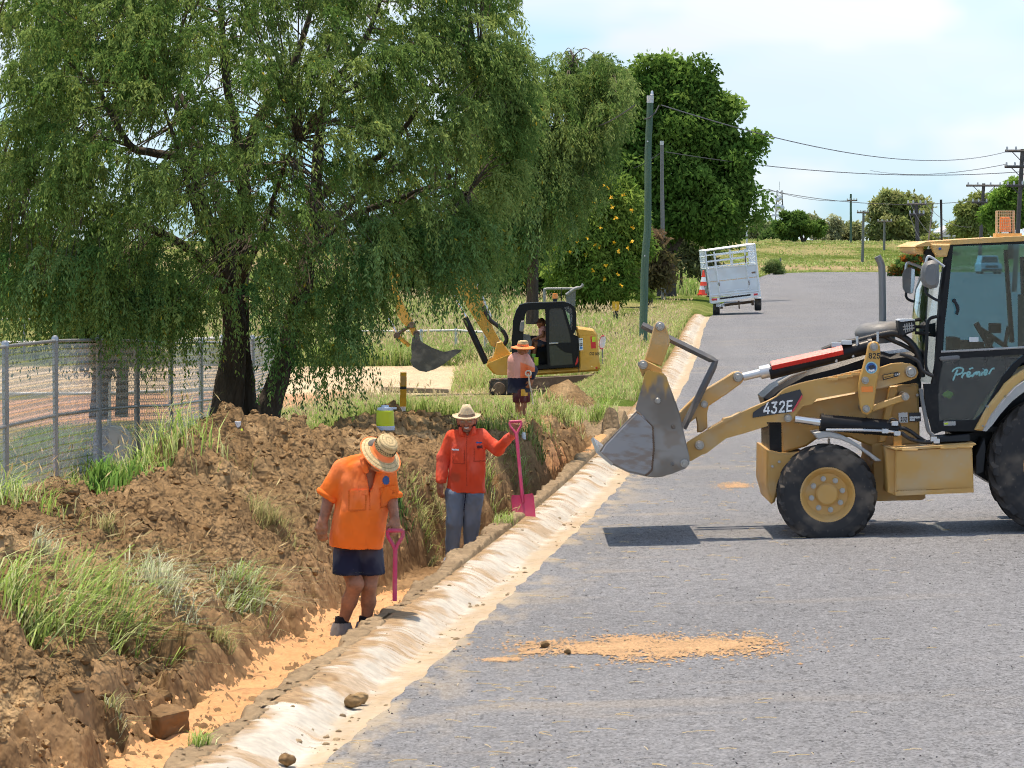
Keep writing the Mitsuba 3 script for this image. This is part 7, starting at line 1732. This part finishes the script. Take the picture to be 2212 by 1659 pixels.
# ---- trees and bushes beyond the excavator and along the skyline
tree('shade_tree', 'small dark-stemmed tree behind the chain-link fence under the drooping crown', 57., [(250, 700, 75, 60), (180, 690, 60, 50), (320, 680, 60, 55), (250, 620, 110, 70), (300, 770, 28, 28), (215, 775, 30, 26)], [([(212, 905), (216, 840), (222, 760), (240, 660)], .16, .10), ([(262, 900), (264, 830), (262, 760), (255, 660)], .11, .08)], 15000, .10, [(.05, .085, .025), (.08, .12, .035)], 21, clump=.32, droop=.8, per=90)
tree('fig_tree', 'tall rounded dark green tree in full leaf behind the two timber poles', 185., [(1440 + (q[0] - 1440) * .93, 365 + (q[1] - 365) * .90, q[2] * .86, q[3] * .86) for q in [(1428, 172, 44, 40), (1495, 200, 48, 42), (1368, 215, 44, 50), (1455, 255, 70, 58), (1530, 290, 50, 52), (1345, 310, 50, 60), (1450, 370, 84, 72), (1550, 385, 42, 52), (1330, 410, 52, 60), (1500, 470, 76, 54), (1400, 500, 72, 54), (1560, 462, 32, 40), (1308, 250, 30, 40), (1478, 150, 26, 22), (1588, 335, 22, 20), (1545, 240, 30, 26), (1430, 138, 26, 18), (1395, 172, 26, 22), (1575, 425, 36, 36), (1540, 505, 46, 40), (1600, 455, 18, 26), (1600, 355, 22, 34), (1300, 470, 40, 50), (1572, 290, 22, 22), (1520, 175, 22, 18), (1340, 200, 26, 24), (1585, 470, 20, 16), (1455, 135, 18, 14), (1602, 372, 14, 12), (1335, 160, 18, 16), (1625, 300, 16, 13), (1640, 440, 22, 13), (1605, 225, 16, 12), (1400, 120, 16, 12), (1625, 500, 16, 12), (1500, 130, 14, 12)]],
     [([(1440, 640), (1440, 560), (1430, 440), (1440, 300)], .55, .2), ([(1440, 560), (1500, 450), (1530, 350)], .3, .12), ([(1435, 540), (1370, 420), (1350, 330)], .3, .12)], 95000, .30, [(.085, .175, .034), (.13, .235, .045), (.22, .34, .07)], 23, clump=.85, droop=.25, lift=.7, aspect=.5, hollow=.5, per=230, rag=.9)
fb = tree('flowering_shrub', 'bright green shrub dotted with yellow blossom left of the green pole', 150., [(1290, 440, 60, 62), (1345, 470, 38, 60), (1265, 520, 62, 70), (1330, 560, 55, 70), (1240, 590, 60, 50), (1300, 620, 80, 40), (1370, 520, 22, 36), (1310, 400, 34, 30)], [([(1290, 660), (1292, 580), (1290, 480)], .16, .06)], 38000, .24, [(.13, .23, .04), (.18, .28, .055), (.25, .34, .07)], 24, clump=.55, droop=.3, aspect=.36, hollow=.5, per=150, lift=.65)
mat('blossom', (.85, .50, .02), .6, two=True); gq = rng(3)
for q in tl(2, 1, [(955, 38), (712, 75), (768, 90), (863, 128), (1028, 155), (902, 228), (760, 308), (850, 45), (1042, 300), (1026, 418), (1008, 480), (650, 390), (560, 420), (714, 457), (752, 470), (632, 540), (928, 515), (815, 628), (222, 672), (700, 675), (915, 700), (795, 747), (500, 518), (558, 210), (418, 330), (940, 810), (877, 440), (160, 540)]) + tl(2, 0, [(593, 1552), (790, 1600), (830, 1620), (750, 1630)]):
    p = W(q[0] + gq.normal(0, 1), q[1] + gq.normal(0, 1), 148.3 + gq.normal(0, .1)); pv = []
    for j in range(7):
        dd = unit(gq.normal(size=3)); s_ = unit(np.cross(dd, gq.normal(size=3))); pv += [p, p + dd * .065 + s_ * .045, p + dd * .125, p + dd * .065 - s_ * .045]
    i = np.arange(7)[:, None] * 4; part(fb, 'flower', trimesh.Trimesh(pv, np.vstack([i + [0, 1, 2], i + [0, 2, 3]]), process=False), 'blossom', False)
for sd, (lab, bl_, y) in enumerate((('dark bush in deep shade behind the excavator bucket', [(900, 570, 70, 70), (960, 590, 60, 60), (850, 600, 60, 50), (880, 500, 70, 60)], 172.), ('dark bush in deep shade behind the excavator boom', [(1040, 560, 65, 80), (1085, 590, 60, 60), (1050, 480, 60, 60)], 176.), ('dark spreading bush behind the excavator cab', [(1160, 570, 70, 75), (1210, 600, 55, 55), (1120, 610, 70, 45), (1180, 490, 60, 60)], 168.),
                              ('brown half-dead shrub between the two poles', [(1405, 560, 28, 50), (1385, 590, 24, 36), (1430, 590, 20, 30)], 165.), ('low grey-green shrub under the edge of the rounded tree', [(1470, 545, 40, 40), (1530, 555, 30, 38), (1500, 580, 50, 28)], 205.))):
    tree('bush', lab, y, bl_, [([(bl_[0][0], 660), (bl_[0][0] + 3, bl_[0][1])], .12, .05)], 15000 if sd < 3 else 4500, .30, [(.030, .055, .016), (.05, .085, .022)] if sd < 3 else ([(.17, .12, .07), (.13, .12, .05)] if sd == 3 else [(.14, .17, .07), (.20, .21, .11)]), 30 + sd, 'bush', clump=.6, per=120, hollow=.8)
FAR = [('umbrella_tree', 'low dark umbrella-shaped tree on the rise left of the tall thin pole', 480., [(1718, 468, 30, 9), (1735, 484, 46, 9), (1705, 490, 32, 11), (1762, 496, 22, 8), (1700, 506, 24, 8), (1745, 495, 36, 7)], [([(1738, 532), (1732, 514), (1722, 492)], .30, .18), ([(1734, 525), (1745, 508), (1755, 496)], .25, .15)], 9000, .9, [(.07, .13, .03), (.11, .18, .04)]),
       ('gum_tree', 'pale thin-crowned gum tree behind the umbrella-shaped tree', 520., [(1760, 475, 8, 18), (1768, 495, 14, 16), (1802, 478, 11, 16), (1796, 500, 12, 16), (1782, 512, 22, 14)], [([(1765, 530), (1764, 490)], .3, .15), ([(1797, 530), (1801, 480)], .3, .12)], 2600, .9, [(.22, .24, .13), (.30, .29, .17)]),
       ('gum_tree', 'low pale gum tree just left of the second thin pole', 525., [(1838, 505, 18, 18), (1848, 500, 12, 18), (1822, 515, 16, 12)], [([(1838, 532), (1838, 510)], .3, .2)], 3000, .9, [(.15, .18, .07), (.22, .23, .11)]),
       ('gum_tree', 'large pale olive gum tree on the rise left of the backhoe cab', 500., [(1925, 440, 30, 24), (1965, 450, 28, 24), (1905, 455, 24, 26), (1945, 480, 52, 30), (1995, 455, 18, 22), (1920, 505, 36, 22), (1975, 500, 34, 24), (1895, 500, 14, 18)], [([(1948, 535), (1946, 500), (1935, 460)], .6, .25), ([(1948, 520), (1965, 480)], .4, .2)], 16000, 1.0, [(.15, .19, .06), (.21, .24, .09), (.25, .26, .11)]),
       ('gum_tree', 'pale bushy gum tree beside the small house', 380., [(2095, 470, 24, 26), (2122, 450, 24, 26), (2080, 495, 20, 16), (2110, 495, 30, 16), (2010, 520, 18, 10)], [([(2100, 530), (2104, 470)], .4, .2)], 8000, .75, [(.16, .20, .06), (.22, .25, .08)]),
       ('street_tree', 'bright green tree behind the leaning pole at the right edge', 300., [(2170, 440, 34, 36), (2200, 420, 32, 34), (2150, 470, 30, 26), (2205, 470, 36, 32), (2240, 430, 40, 50)], [([(2185, 560), (2186, 450)], .35, .2)], 14000, .55, [(.10, .18, .03), (.14, .23, .04)]),
       ('flame_bush', 'dark round bush with red-orange flowers at the far right kerb', 290., [(1958, 572, 26, 24), (1975, 560, 22, 20), (1940, 585, 16, 14), (1965, 590, 26, 10)], [([(1960, 605), (1960, 575)], .2, .1)], 7000, .34, [(.05, .10, .025), (.08, .13, .03), (.05, .10, .025), (.55, .12, .02)]),
       ('roadside_shrub', 'small scruffy shrub beside the guide posts at the road end', 318., [(1672, 575, 15, 16), (1682, 585, 10, 10)], [([(1672, 598), (1672, 575)], .1, .05)], 2500, .32, [(.11, .17, .05), (.17, .21, .08)]),
       ('gum_tree', 'faint grey-green gum tree on the skyline just right of the dark rounded tree', 560., [(1590, 488, 22, 20), (1560, 500, 22, 18), (1575, 510, 30, 12)], [([(1580, 535), (1585, 500)], .3, .2)], 3800, 1.0, [(.16, .19, .09), (.22, .24, .13)]),
       ('gum_tree', 'faint grey-green gum tree behind the curved street lamp', 560., [(1640, 495, 18, 18), (1660, 500, 16, 16), (1625, 510, 18, 12), (1655, 515, 16, 8)], [([(1642, 535), (1642, 500)], .3, .2)], 3600, 1.0, [(.14, .18, .08), (.20, .22, .11)]),
       ('gum_tree', 'dark low gum tree standing just left of the lattice tower', 545., [(1662, 515, 14, 10), (1650, 520, 10, 8)], [([(1660, 535), (1660, 515)], .3, .2)], 1500, .9, [(.06, .11, .03), (.09, .14, .04)])]
for k_, (nm, lab, y, bl_, trk, n_, sz, cols) in enumerate(FAR): tree(nm, lab, y, [(q[0], q[1], q[2] * .86, q[3] * .82) for q in bl_], trk, int(n_ * 1.7), sz * .66, [[min(.8, c * 1.45) for c in q] for q in cols], 50 + k_, rag=.8, group='trees on the far rise' if nm == 'gum_tree' else None, clump=sz * (1.0 if k_ else .5), per=110, hollow=.6, lift=.55, bark='bark_pale' if nm == 'gum_tree' else 'bark')

# ---- grass
def blades(P, Hh, Wd, C, g, lean=.5, wind=(0, 0), up=.55):
    n = len(P); az = g.uniform(0, 2 * np.pi, n); d = np.stack([np.cos(az) + wind[0], np.sin(az) + wind[1], 0 * az], 1); s = np.stack([-np.sin(az), np.cos(az), 0 * az], 1)
    Hh = np.broadcast_to(Hh, (n,))[:, None]; Wd = np.broadcast_to(Wd, (n,))[:, None]; ln = (lean * g.uniform(.3, 1.3, n))[:, None]
    m1 = P + [0, 0, 1] * Hh * .55 + d * Hh * ln * .28; tip = P + [0, 0, 1] * Hh * (1 - .35 * ln) + d * Hh * ln
    V = np.stack([P - s * Wd / 2, P + s * Wd / 2, m1 - s * Wd * .4, m1 + s * Wd * .4, tip], 1).reshape(-1, 3)
    i = np.arange(n)[:, None] * 5; Fs = np.concatenate([i + [0, 1, 3], i + [0, 3, 2], i + [2, 3, 4]], 0)
    fn = unit(np.cross(tip - P, s)); fn *= np.where(fn[:, 2:] < 0, -1, 1)
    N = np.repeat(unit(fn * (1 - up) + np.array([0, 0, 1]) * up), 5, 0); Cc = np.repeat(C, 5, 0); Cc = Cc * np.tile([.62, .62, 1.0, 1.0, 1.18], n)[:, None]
    return V, Fs, N, np.clip(Cc, .01, .95)


def merge(parts):
    Vs, Fss, Ns, Cs, o = [], [], [], [], 0
    for V, Fs, N, C in parts: Vs.append(V); Fss.append(Fs + o); Ns.append(N); Cs.append(C); o += len(V)
    return np.vstack(Vs), np.vstack(Fss), np.vstack(Ns), np.vstack(Cs)


GREEN = [(.18, .28, .06), (.25, .34, .10), (.13, .23, .045)]; PALE = [(.34, .41, .16), (.42, .43, .21), (.27, .37, .11)]; STRAW = [(.48, .40, .22), (.42, .31, .17)]


def field(n, box_, keep, Hh, Wd, cols, seed, heads=.08, lean=.6, detail=False):
    g = rng(seed); x = g.uniform(box_[0], box_[1], n); y = box_[2] + (box_[3] - box_[2]) * g.random(n) ** 1.25
    t = edge(y) - x; nz_ = meshkit.fbm(np.stack([x * .6, y * .35, 0 * x], -1), 3, seed); ok = keep(x, y, t, nz_); x, y, nz_ = x[ok], y[ok], nz_[ok]
    z = height(x, y, detail); P = np.stack([x, y, z - .02], 1); m_ = len(x); hv = (Hh(x, y) if callable(Hh) else Hh) * (.5 + nz_) * g.uniform(.6, 1.25, m_)
    C = palette(m_, cols, g, .15) * (.75 + .5 * nz_[:, None])
    out = [blades(P, hv, Wd * g.uniform(.7, 1.3, m_), C, g, lean)]
    hs = g.random(m_) < heads
    if hs.any():                                     # seed heads on thin stalks
        Q = P[hs]; q = len(Q); top = Q + np.c_[g.normal(0, .10, (q, 2)), hv[hs] * 1.18]; out.append(blades(Q, hv[hs] * 1.18, Wd * .35, palette(q, STRAW, g), g, .15))
        out.append(leaves(top - [0, 0, .05], np.c_[g.normal(0, .35, (q, 2)), np.ones(q)], hv[hs] * .26, Wd * 1.5, palette(q, [(.52, .42, .28), (.46, .40, .22)], g), g, np.tile([0, 0, 1.0], (q, 1)), .5))
    return merge(out)


def stuff(name, geo, label, m_='grass'): k = key_for(name); scene[k] = raw(*geo, m_); labels[k] = {'kind': 'stuff', 'label': label}; return k


fenced = lambda x, y: x > FA[0] + fd[0] / fd[1] * (y - FA[1]) - .25
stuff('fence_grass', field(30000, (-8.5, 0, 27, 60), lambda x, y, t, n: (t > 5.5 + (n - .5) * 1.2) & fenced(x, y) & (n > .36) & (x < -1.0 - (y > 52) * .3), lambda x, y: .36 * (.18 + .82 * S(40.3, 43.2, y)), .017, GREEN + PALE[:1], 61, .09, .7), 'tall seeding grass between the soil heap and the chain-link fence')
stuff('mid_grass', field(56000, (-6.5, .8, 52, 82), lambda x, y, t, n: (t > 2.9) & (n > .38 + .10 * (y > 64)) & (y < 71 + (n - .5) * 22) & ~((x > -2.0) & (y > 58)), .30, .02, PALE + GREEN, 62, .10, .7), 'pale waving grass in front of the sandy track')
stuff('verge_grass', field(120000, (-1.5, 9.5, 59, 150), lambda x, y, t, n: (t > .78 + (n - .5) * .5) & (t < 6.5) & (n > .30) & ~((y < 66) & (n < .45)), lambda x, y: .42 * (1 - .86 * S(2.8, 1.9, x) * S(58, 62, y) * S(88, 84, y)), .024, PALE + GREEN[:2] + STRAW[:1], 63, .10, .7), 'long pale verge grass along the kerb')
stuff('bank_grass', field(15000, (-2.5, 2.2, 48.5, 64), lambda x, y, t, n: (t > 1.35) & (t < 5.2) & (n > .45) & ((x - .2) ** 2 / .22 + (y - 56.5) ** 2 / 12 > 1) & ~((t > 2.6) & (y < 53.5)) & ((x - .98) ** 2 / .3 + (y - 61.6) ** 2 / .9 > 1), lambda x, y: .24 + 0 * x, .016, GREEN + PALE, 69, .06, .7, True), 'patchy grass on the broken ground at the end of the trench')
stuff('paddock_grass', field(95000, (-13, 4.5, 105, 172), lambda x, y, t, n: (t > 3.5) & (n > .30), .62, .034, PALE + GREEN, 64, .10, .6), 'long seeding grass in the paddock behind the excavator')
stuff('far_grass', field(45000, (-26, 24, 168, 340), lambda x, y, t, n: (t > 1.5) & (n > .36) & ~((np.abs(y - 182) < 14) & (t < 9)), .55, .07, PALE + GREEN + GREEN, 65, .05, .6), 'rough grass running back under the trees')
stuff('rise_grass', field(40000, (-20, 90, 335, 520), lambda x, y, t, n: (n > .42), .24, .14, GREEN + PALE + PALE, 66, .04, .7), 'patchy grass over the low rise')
stuff('inner_grass', field(16000, (-9, -4.2, 42, 66), lambda x, y, t, n: ~fenced(x, y) & (n > .50), .34, .018, GREEN, 67, .03, .6), 'patchy grass inside the fenced yard')


def tuft(label, px, n, Hh, spread, cols, seed, lean=.9, wind=(.5, -.1), heads=.06, Wd=.011):
    g = rng(seed); p = hit(*px); P = p + np.c_[g.normal(0, spread, (n, 1)), g.normal(0, spread * 1.2, (n, 1)), np.zeros((n, 1))]; P[:, 2] = height(P[:, 0], P[:, 1]) - .015
    parts = [blades(P, Hh * g.uniform(.5, 1.2, n), Wd * g.uniform(.6, 1.3, n), palette(n, cols, g), g, lean, wind)]
    q = max(1, int(n * heads)); Q = P[:q]; top = Q + np.c_[g.normal(wind[0] * .3, .12, q), g.normal(0, .1, q), np.full(q, Hh * .85)]
    parts.append(leaves(top, np.c_[g.normal(wind[0], .4, q), g.normal(0, .3, q), np.full(q, .5)], np.full(q, .09 + Hh * .08), .014, palette(q, STRAW, g), g, np.tile([0, 0, 1.0], (q, 1)), .5))
    k = thing('grass_tuft', label, 'grass tuft', 'grass tufts along the trench'); scene[k] = raw(*merge(parts), 'grass')


LUSH = [(.30, .44, .10), (.42, .52, .18), (.23, .38, .07), (.55, .58, .32)]; SILV = [(.55, .58, .42), (.44, .50, .30), (.62, .62, .48)]; DRY = [(.42, .42, .2), (.36, .38, .15), (.48, .40, .22)]
for a_ in (('largest lush green grass clump flopped over the heap at the left edge', (70, 1385), 290, .46, .20, LUSH, 71, 1.35, (.75, .1), .07, .012), ('green grass clump bending right beside the largest clump', (215, 1345), 270, .42, .18, LUSH, 72, 1.4, (1.0, .1), .12, .011), ('silvery pale grass clump thrown over on top of the big green ones', (345, 1255), 260, .30, .13, SILV, 73, 1.4, (.5, .1), .04, .010),
           ('flat pale grass sweep right of the silvery clump', (510, 1285), 240, .28, .13, SILV[:2] + LUSH[:1], 74, 1.5, (.8, 0), .10, .010), ('dry green tuft halfway up the heap behind the bending person', (578, 1125), 300, .24, .11, DRY, 75, 1.2, (.5, -.2), .05, .009), ('small torn tuft on the heap slope at the far left', (88, 1190), 90, .20, .04, SILV, 76, 1.1, (.6, 0), .02, .008), ('small torn tuft high on the middle of the heap', (235, 1152), 110, .20, .05, DRY, 77, 1.0, (.2, 0), .03, .008),
           ('grass hanging over the trench edge behind the spade', (905, 1105), 160, .24, .10, DRY + LUSH[:1], 78, 1.2, (.6, -.5), .08, .010), ('grass hanging down the cut bank left of the jeans', (940, 1090), 100, .24, .08, DRY, 79, 1.2, (.5, -.6), .08, .010), ('pale weed tuft on the kerb soil in front of the jeans', (1012, 1160), 150, .17, .05, LUSH, 80, .9, (.2, 0), .03, .007), ('low green tuft on the kerb soil under the shovel', (1085, 1128), 170, .14, .10, LUSH, 81, .9, (.2, 0), .02, .007),
           ('green tuft on the bank right of the red shirt', (1058, 1055), 170, .28, .09, LUSH + DRY, 82, 1.1, (.3, -.4), .06, .010), ('hanging green tuft on the far cut bank behind the shovel', (1125, 1020), 150, .26, .08, LUSH, 83, 1.1, (.2, -.5), .05, .010), ('tall grass tuft on the bank edge near the bucket', (1205, 905), 240, .36, .15, DRY + LUSH, 84, .9, (.2, -.2), .08, .012), ('green tuft at the end of the trench left of the bucket', (1290, 905), 240, .42, .15, LUSH, 85, .9, (.2, -.3), .06, .012),
           ('tiny green sprig growing out of the sand bed', (430, 1612), 80, .13, .035, LUSH, 86, .9, (.3, 0), .02, .007), ('leafy green weed in the shade of the heap', (850, 1062), 200, .24, .10, [(.10, .20, .06), (.14, .24, .08)], 87, .9, (.1, 0), .02, .012), ('wispy tuft trailing down the near trench bank', (245, 1525), 60, .15, .04, DRY + SILV[:1], 88, 1.2, (.6, -.5), .08, .009), ('second wispy tuft trailing down the trench bank nearer the boots', (480, 1385), 80, .20, .05, DRY, 89, 1.2, (.6, -.5), .08, .009),
           ('grass tuft between the heap and the fence at the left edge', (20, 1085), 220, .34, .20, LUSH, 90, .9, (.3, 0), .12, .011), ('leafy bright green weed patch behind the heap by the fence', (205, 1040), 420, .26, .20, [(.13, .25, .055), (.19, .32, .075)], 91, .7, (.1, 0), .0, .022), ('seeding grass clump below the trunk by the fence', (340, 985), 420, .46, .28, LUSH, 92, .8, (.1, 0), .16, .012)): tuft(*a_)

# ------------------------------------------------------------------ clods, sand on the road, straw
g = rng(11)
ICO = trimesh.creation.icosphere(1, 1.0)


def clod_mesh(p, r, g):
    v = ICO.vertices * (1 + .5 * (meshkit.noise(ICO.vertices * 1.7 + g.random(3) * 50) - .5))[:, None] * [1, 1, .75]
    a = g.uniform(0, 6.28); c, s = math.cos(a), math.sin(a); return trimesh.Trimesh(v @ np.array([[c, s, 0], [-s, c, 0], [0, 0, 1]]) * r + p, ICO.faces, process=False)


def heap_spots(n, y0, y1, t0=None, t1=4.9):
    y = y0 + (y1 - y0) * g.random(n) ** 1.5; t = (LEFT(y) + .1 if t0 is None else np.full(n, t0)) + (t1 - (LEFT(y) + .1 if t0 is None else t0)) * g.random(n); x = edge(y) - t; return np.stack([x, y, height(x, y)], 1)


cm = heap_spots(160, 20, 50, t1=4.2)
for p in cm: part(HEAP, 'clod', clod_mesh(p + (0, 0, -.008), g.uniform(.035, .085), g), 'soil_mat', 50)
ICO = trimesh.creation.icosphere(0, 1.0); sp_ = heap_spots(10000, 18.5, 54); ms = [clod_mesh(p, r, g) for p, r in zip(sp_, .008 + .038 * g.random(len(sp_)) ** 2.6)]
k = part(HEAP, 'crumbs', cat(ms), 'soil_mat', False); labels[k] = {'kind': 'stuff'}
ICO = trimesh.creation.icosphere(1, 1.0)
yk = 18.5 + 30 * g.random(900) ** 1.3; tk = np.where(g.random(900) < .66, g.normal(.70, .10, 900), g.normal(.16, .09, 900)); keep = meshkit.fbm(np.stack([yk * .9, 0 * yk, 0 * yk], 1), 3, 4) > .5; yk, tk = yk[keep], tk[keep]; xk = edge(yk) - tk
zk = np.where(tk > .70, height(xk, yk), np.interp(tk, [q[0] for q in PROF[1:-1]], [q[1] for q in PROF[1:-1]])); ms = [clod_mesh((x, y, z), r, g) for x, y, z, r in zip(xk, yk, zk, .004 + .022 * g.random(len(yk)) ** 3.2)]
k = structure('kerb_crumbs', cat(ms), 'verge_mat', 'crumbs of soil fallen along the kerb and gutter', smooth=50, kind='stuff')
for lab, (u, v), r in (('round soil clod on the gutter, left one of the close pair', (761, 1528), .062), ('round soil clod on the gutter, right one of the close pair', (778, 1519), .055), ('brown clod resting at the kerb foot near the bottom edge', (620, 1652), .05), ('small brown clod standing on the left of the orange sand spill', (1178, 1398), .035), ('smooth brown stone just below the orange sand spill', (1226, 1413), .028)):
    p = G(u, v, -.085 if u < 1000 else -.045); single('clod', clod_mesh(p + (0, 0, r * .6), r, g), 'soil_mat', lab, 'clod', smooth=50)
p = hit(365, 1585); bb = box(-.105, .105, -.10, .10, -.09, .09, .02).subdivide().subdivide().subdivide(); bb.vertices += (meshkit.fbm(bb.vertices * 9, 4, 3)[:, None] - .5) * .09 * unit(bb.vertices); bb.apply_transform(trimesh.transformations.euler_matrix(.15, -.12, .5)); bb.apply_translation(p + (0, 0, .07)); single('soil_block', bb, 'wall_mat', 'square-sided block of clay fallen onto the sand bed', 'soil block', smooth=50)
p = hit(62, 1077); bb = box(-.11, .11, -.02, .02, -.012, .012, .004); bb.apply_transform(trimesh.transformations.rotation_matrix(.12, [0, 1, 0])); bb.apply_translation(p + (0, 0, .02)); single('wood_chip', bb, 'timber', 'pale splinter of wood lying on the crest of the heap', 'wood chip')


bumped('dry_sand', {'type': 'diffuse', 'reflectance': proc(lambda p, n, uv: mix((.40, .26, .15), (.60, .39, .22), fbm(p.x * 9, p.y * 7, 0., 4)) * (.75 + .4 * noise(p.x * 70, p.y * 50, 0.)))}, crumb, .012, .004, True)


def spill(c, rx, ry, hgt, seed, name, label):
    n = 240; xs, ys_ = np.linspace(-rx, rx, n), np.linspace(-ry, ry, n); xx, yy = np.meshgrid(xs, ys_); P = np.stack([xx * 2.4 + seed, yy * .8, 0 * xx], -1)
    h = (1 - (xx / rx) ** 2 - (yy / ry) ** 2) * .62 - (.26 if rx > .5 else 9.) + (meshkit.fbm(P * [1, 2.2, 1], 4, seed) - .52) * 1.5
    fine = meshkit.fbm(np.stack([xx * 30, yy * 14, 0 * xx], -1), 3, seed); h = h + (fine - .5) * 1.2 + (meshkit.noise(np.stack([xx * 90, yy * 45, 0 * xx], -1), seed) - .5) * .7
    z = np.clip(h, -.2, .6) * hgt * .6; X_, Y_ = xx + c[0], yy + c[1]; zr = road_z(X_ - edge(Y_)); V = np.stack([X_, Y_, zr + .004 + z], -1).reshape(-1, 3)
    i, j = np.meshgrid(np.arange(n - 1), np.arange(n - 1), indexing='ij'); q = (i * n + j).ravel(); Fs = np.vstack([np.stack([q, q + 1, q + n + 1], 1), np.stack([q, q + n + 1, q + n], 1)])
    Fs = Fs[(h.reshape(-1)[Fs] > 0).all(1)]; u_, inv = np.unique(Fs, return_inverse=True) if len(Fs) else (np.zeros(0, int), np.zeros((0, 3), int))
    gg = rng(seed); m_ = int(4200 * rx * ry) + 220; px, py = gg.normal(0, .48, m_) * rx, gg.normal(0, .48, m_) * ry; kp = meshkit.fbm(np.stack([px * 2.4 + seed, py * 1.7, 0 * px], -1), 4, seed) > .40; px, py = px[kp] + c[0], py[kp] + c[1]
    oct_ = np.array([[1, 0, 0], [-1, 0, 0], [0, 1, 0], [0, -1, 0], [0, 0, .6], [0, 0, -.3]]); of = np.array([[0, 2, 4], [2, 1, 4], [1, 3, 4], [3, 0, 4]]); r_ = gg.uniform(.003, .010, len(px)) * (1 + (gg.random(len(px)) < .05)); n0 = len(u_)
    Vg = (np.stack([px, py, road_z(px - edge(py)) + .004], 1)[:, None] + oct_ * r_[:, None, None] * [1.3, 1.6, 1]).reshape(-1, 3); Fg = (of[None] + n0 + np.arange(len(px))[:, None, None] * 6).reshape(-1, 3)
    single(name, (np.vstack([V[u_], Vg]), np.vstack([inv.reshape(-1, 3), Fg])), 'dry_sand', label, 'sand', smooth=True)


c = G(1385, 1397, -.02); spill(c, 1.05, .95, .030, 5, 'sand_spill', 'flat spill of orange sand on the road in the foreground'); c = G(1588, 1045, .0); spill(c, .22, .75, .015, 9, 'sand_spill', 'thin smear of orange sand on the road before the front wheel')
c = G(1085, 1419, -.04); spill(c, .16, .18, .012, 6, 'sand_spill', 'small patch of orange sand at the left tip of the large spill')
n = 330; y = 19.5 + 34 * g.random(n) ** 1.6; x = edge(y) + np.abs(g.normal(0, 2.0, n)) + .02; a = g.normal(0, .8, n); L = g.uniform(.025, .08, n); z = road_z(x - edge(y)) + .010
st_ = [tube([(xx - math.cos(q) * l, yy - math.sin(q) * l, zz), (xx, yy, zz + .004), (xx + math.cos(q) * l, yy + math.sin(q) * l * .8, zz)], .0021, 4) for xx, yy, zz, q, l in zip(x, y, z, a, L)]
mat('straw_bits', (.62, .48, .26), .8); structure('straw_litter', cat(st_), 'straw_bits', 'wisps of dry grass scattered over the road', smooth=60, kind='stuff')
n = 700; y = 19.5 + 30 * g.random(n) ** 1.6; x = edge(y) + 6.0 * g.random(n) ** 1.3; z = road_z(x - edge(y)) + .004
mat('stone_dark', (.07, .07, .075), .7); structure('road_grit', cat([clod_mesh((xx, yy, zz), r, g) for xx, yy, zz, r in zip(x, y, z, .003 + .004 * g.random(n))]), 'stone_dark', 'loose dark grit lying on the road', smooth=50, kind='stuff')
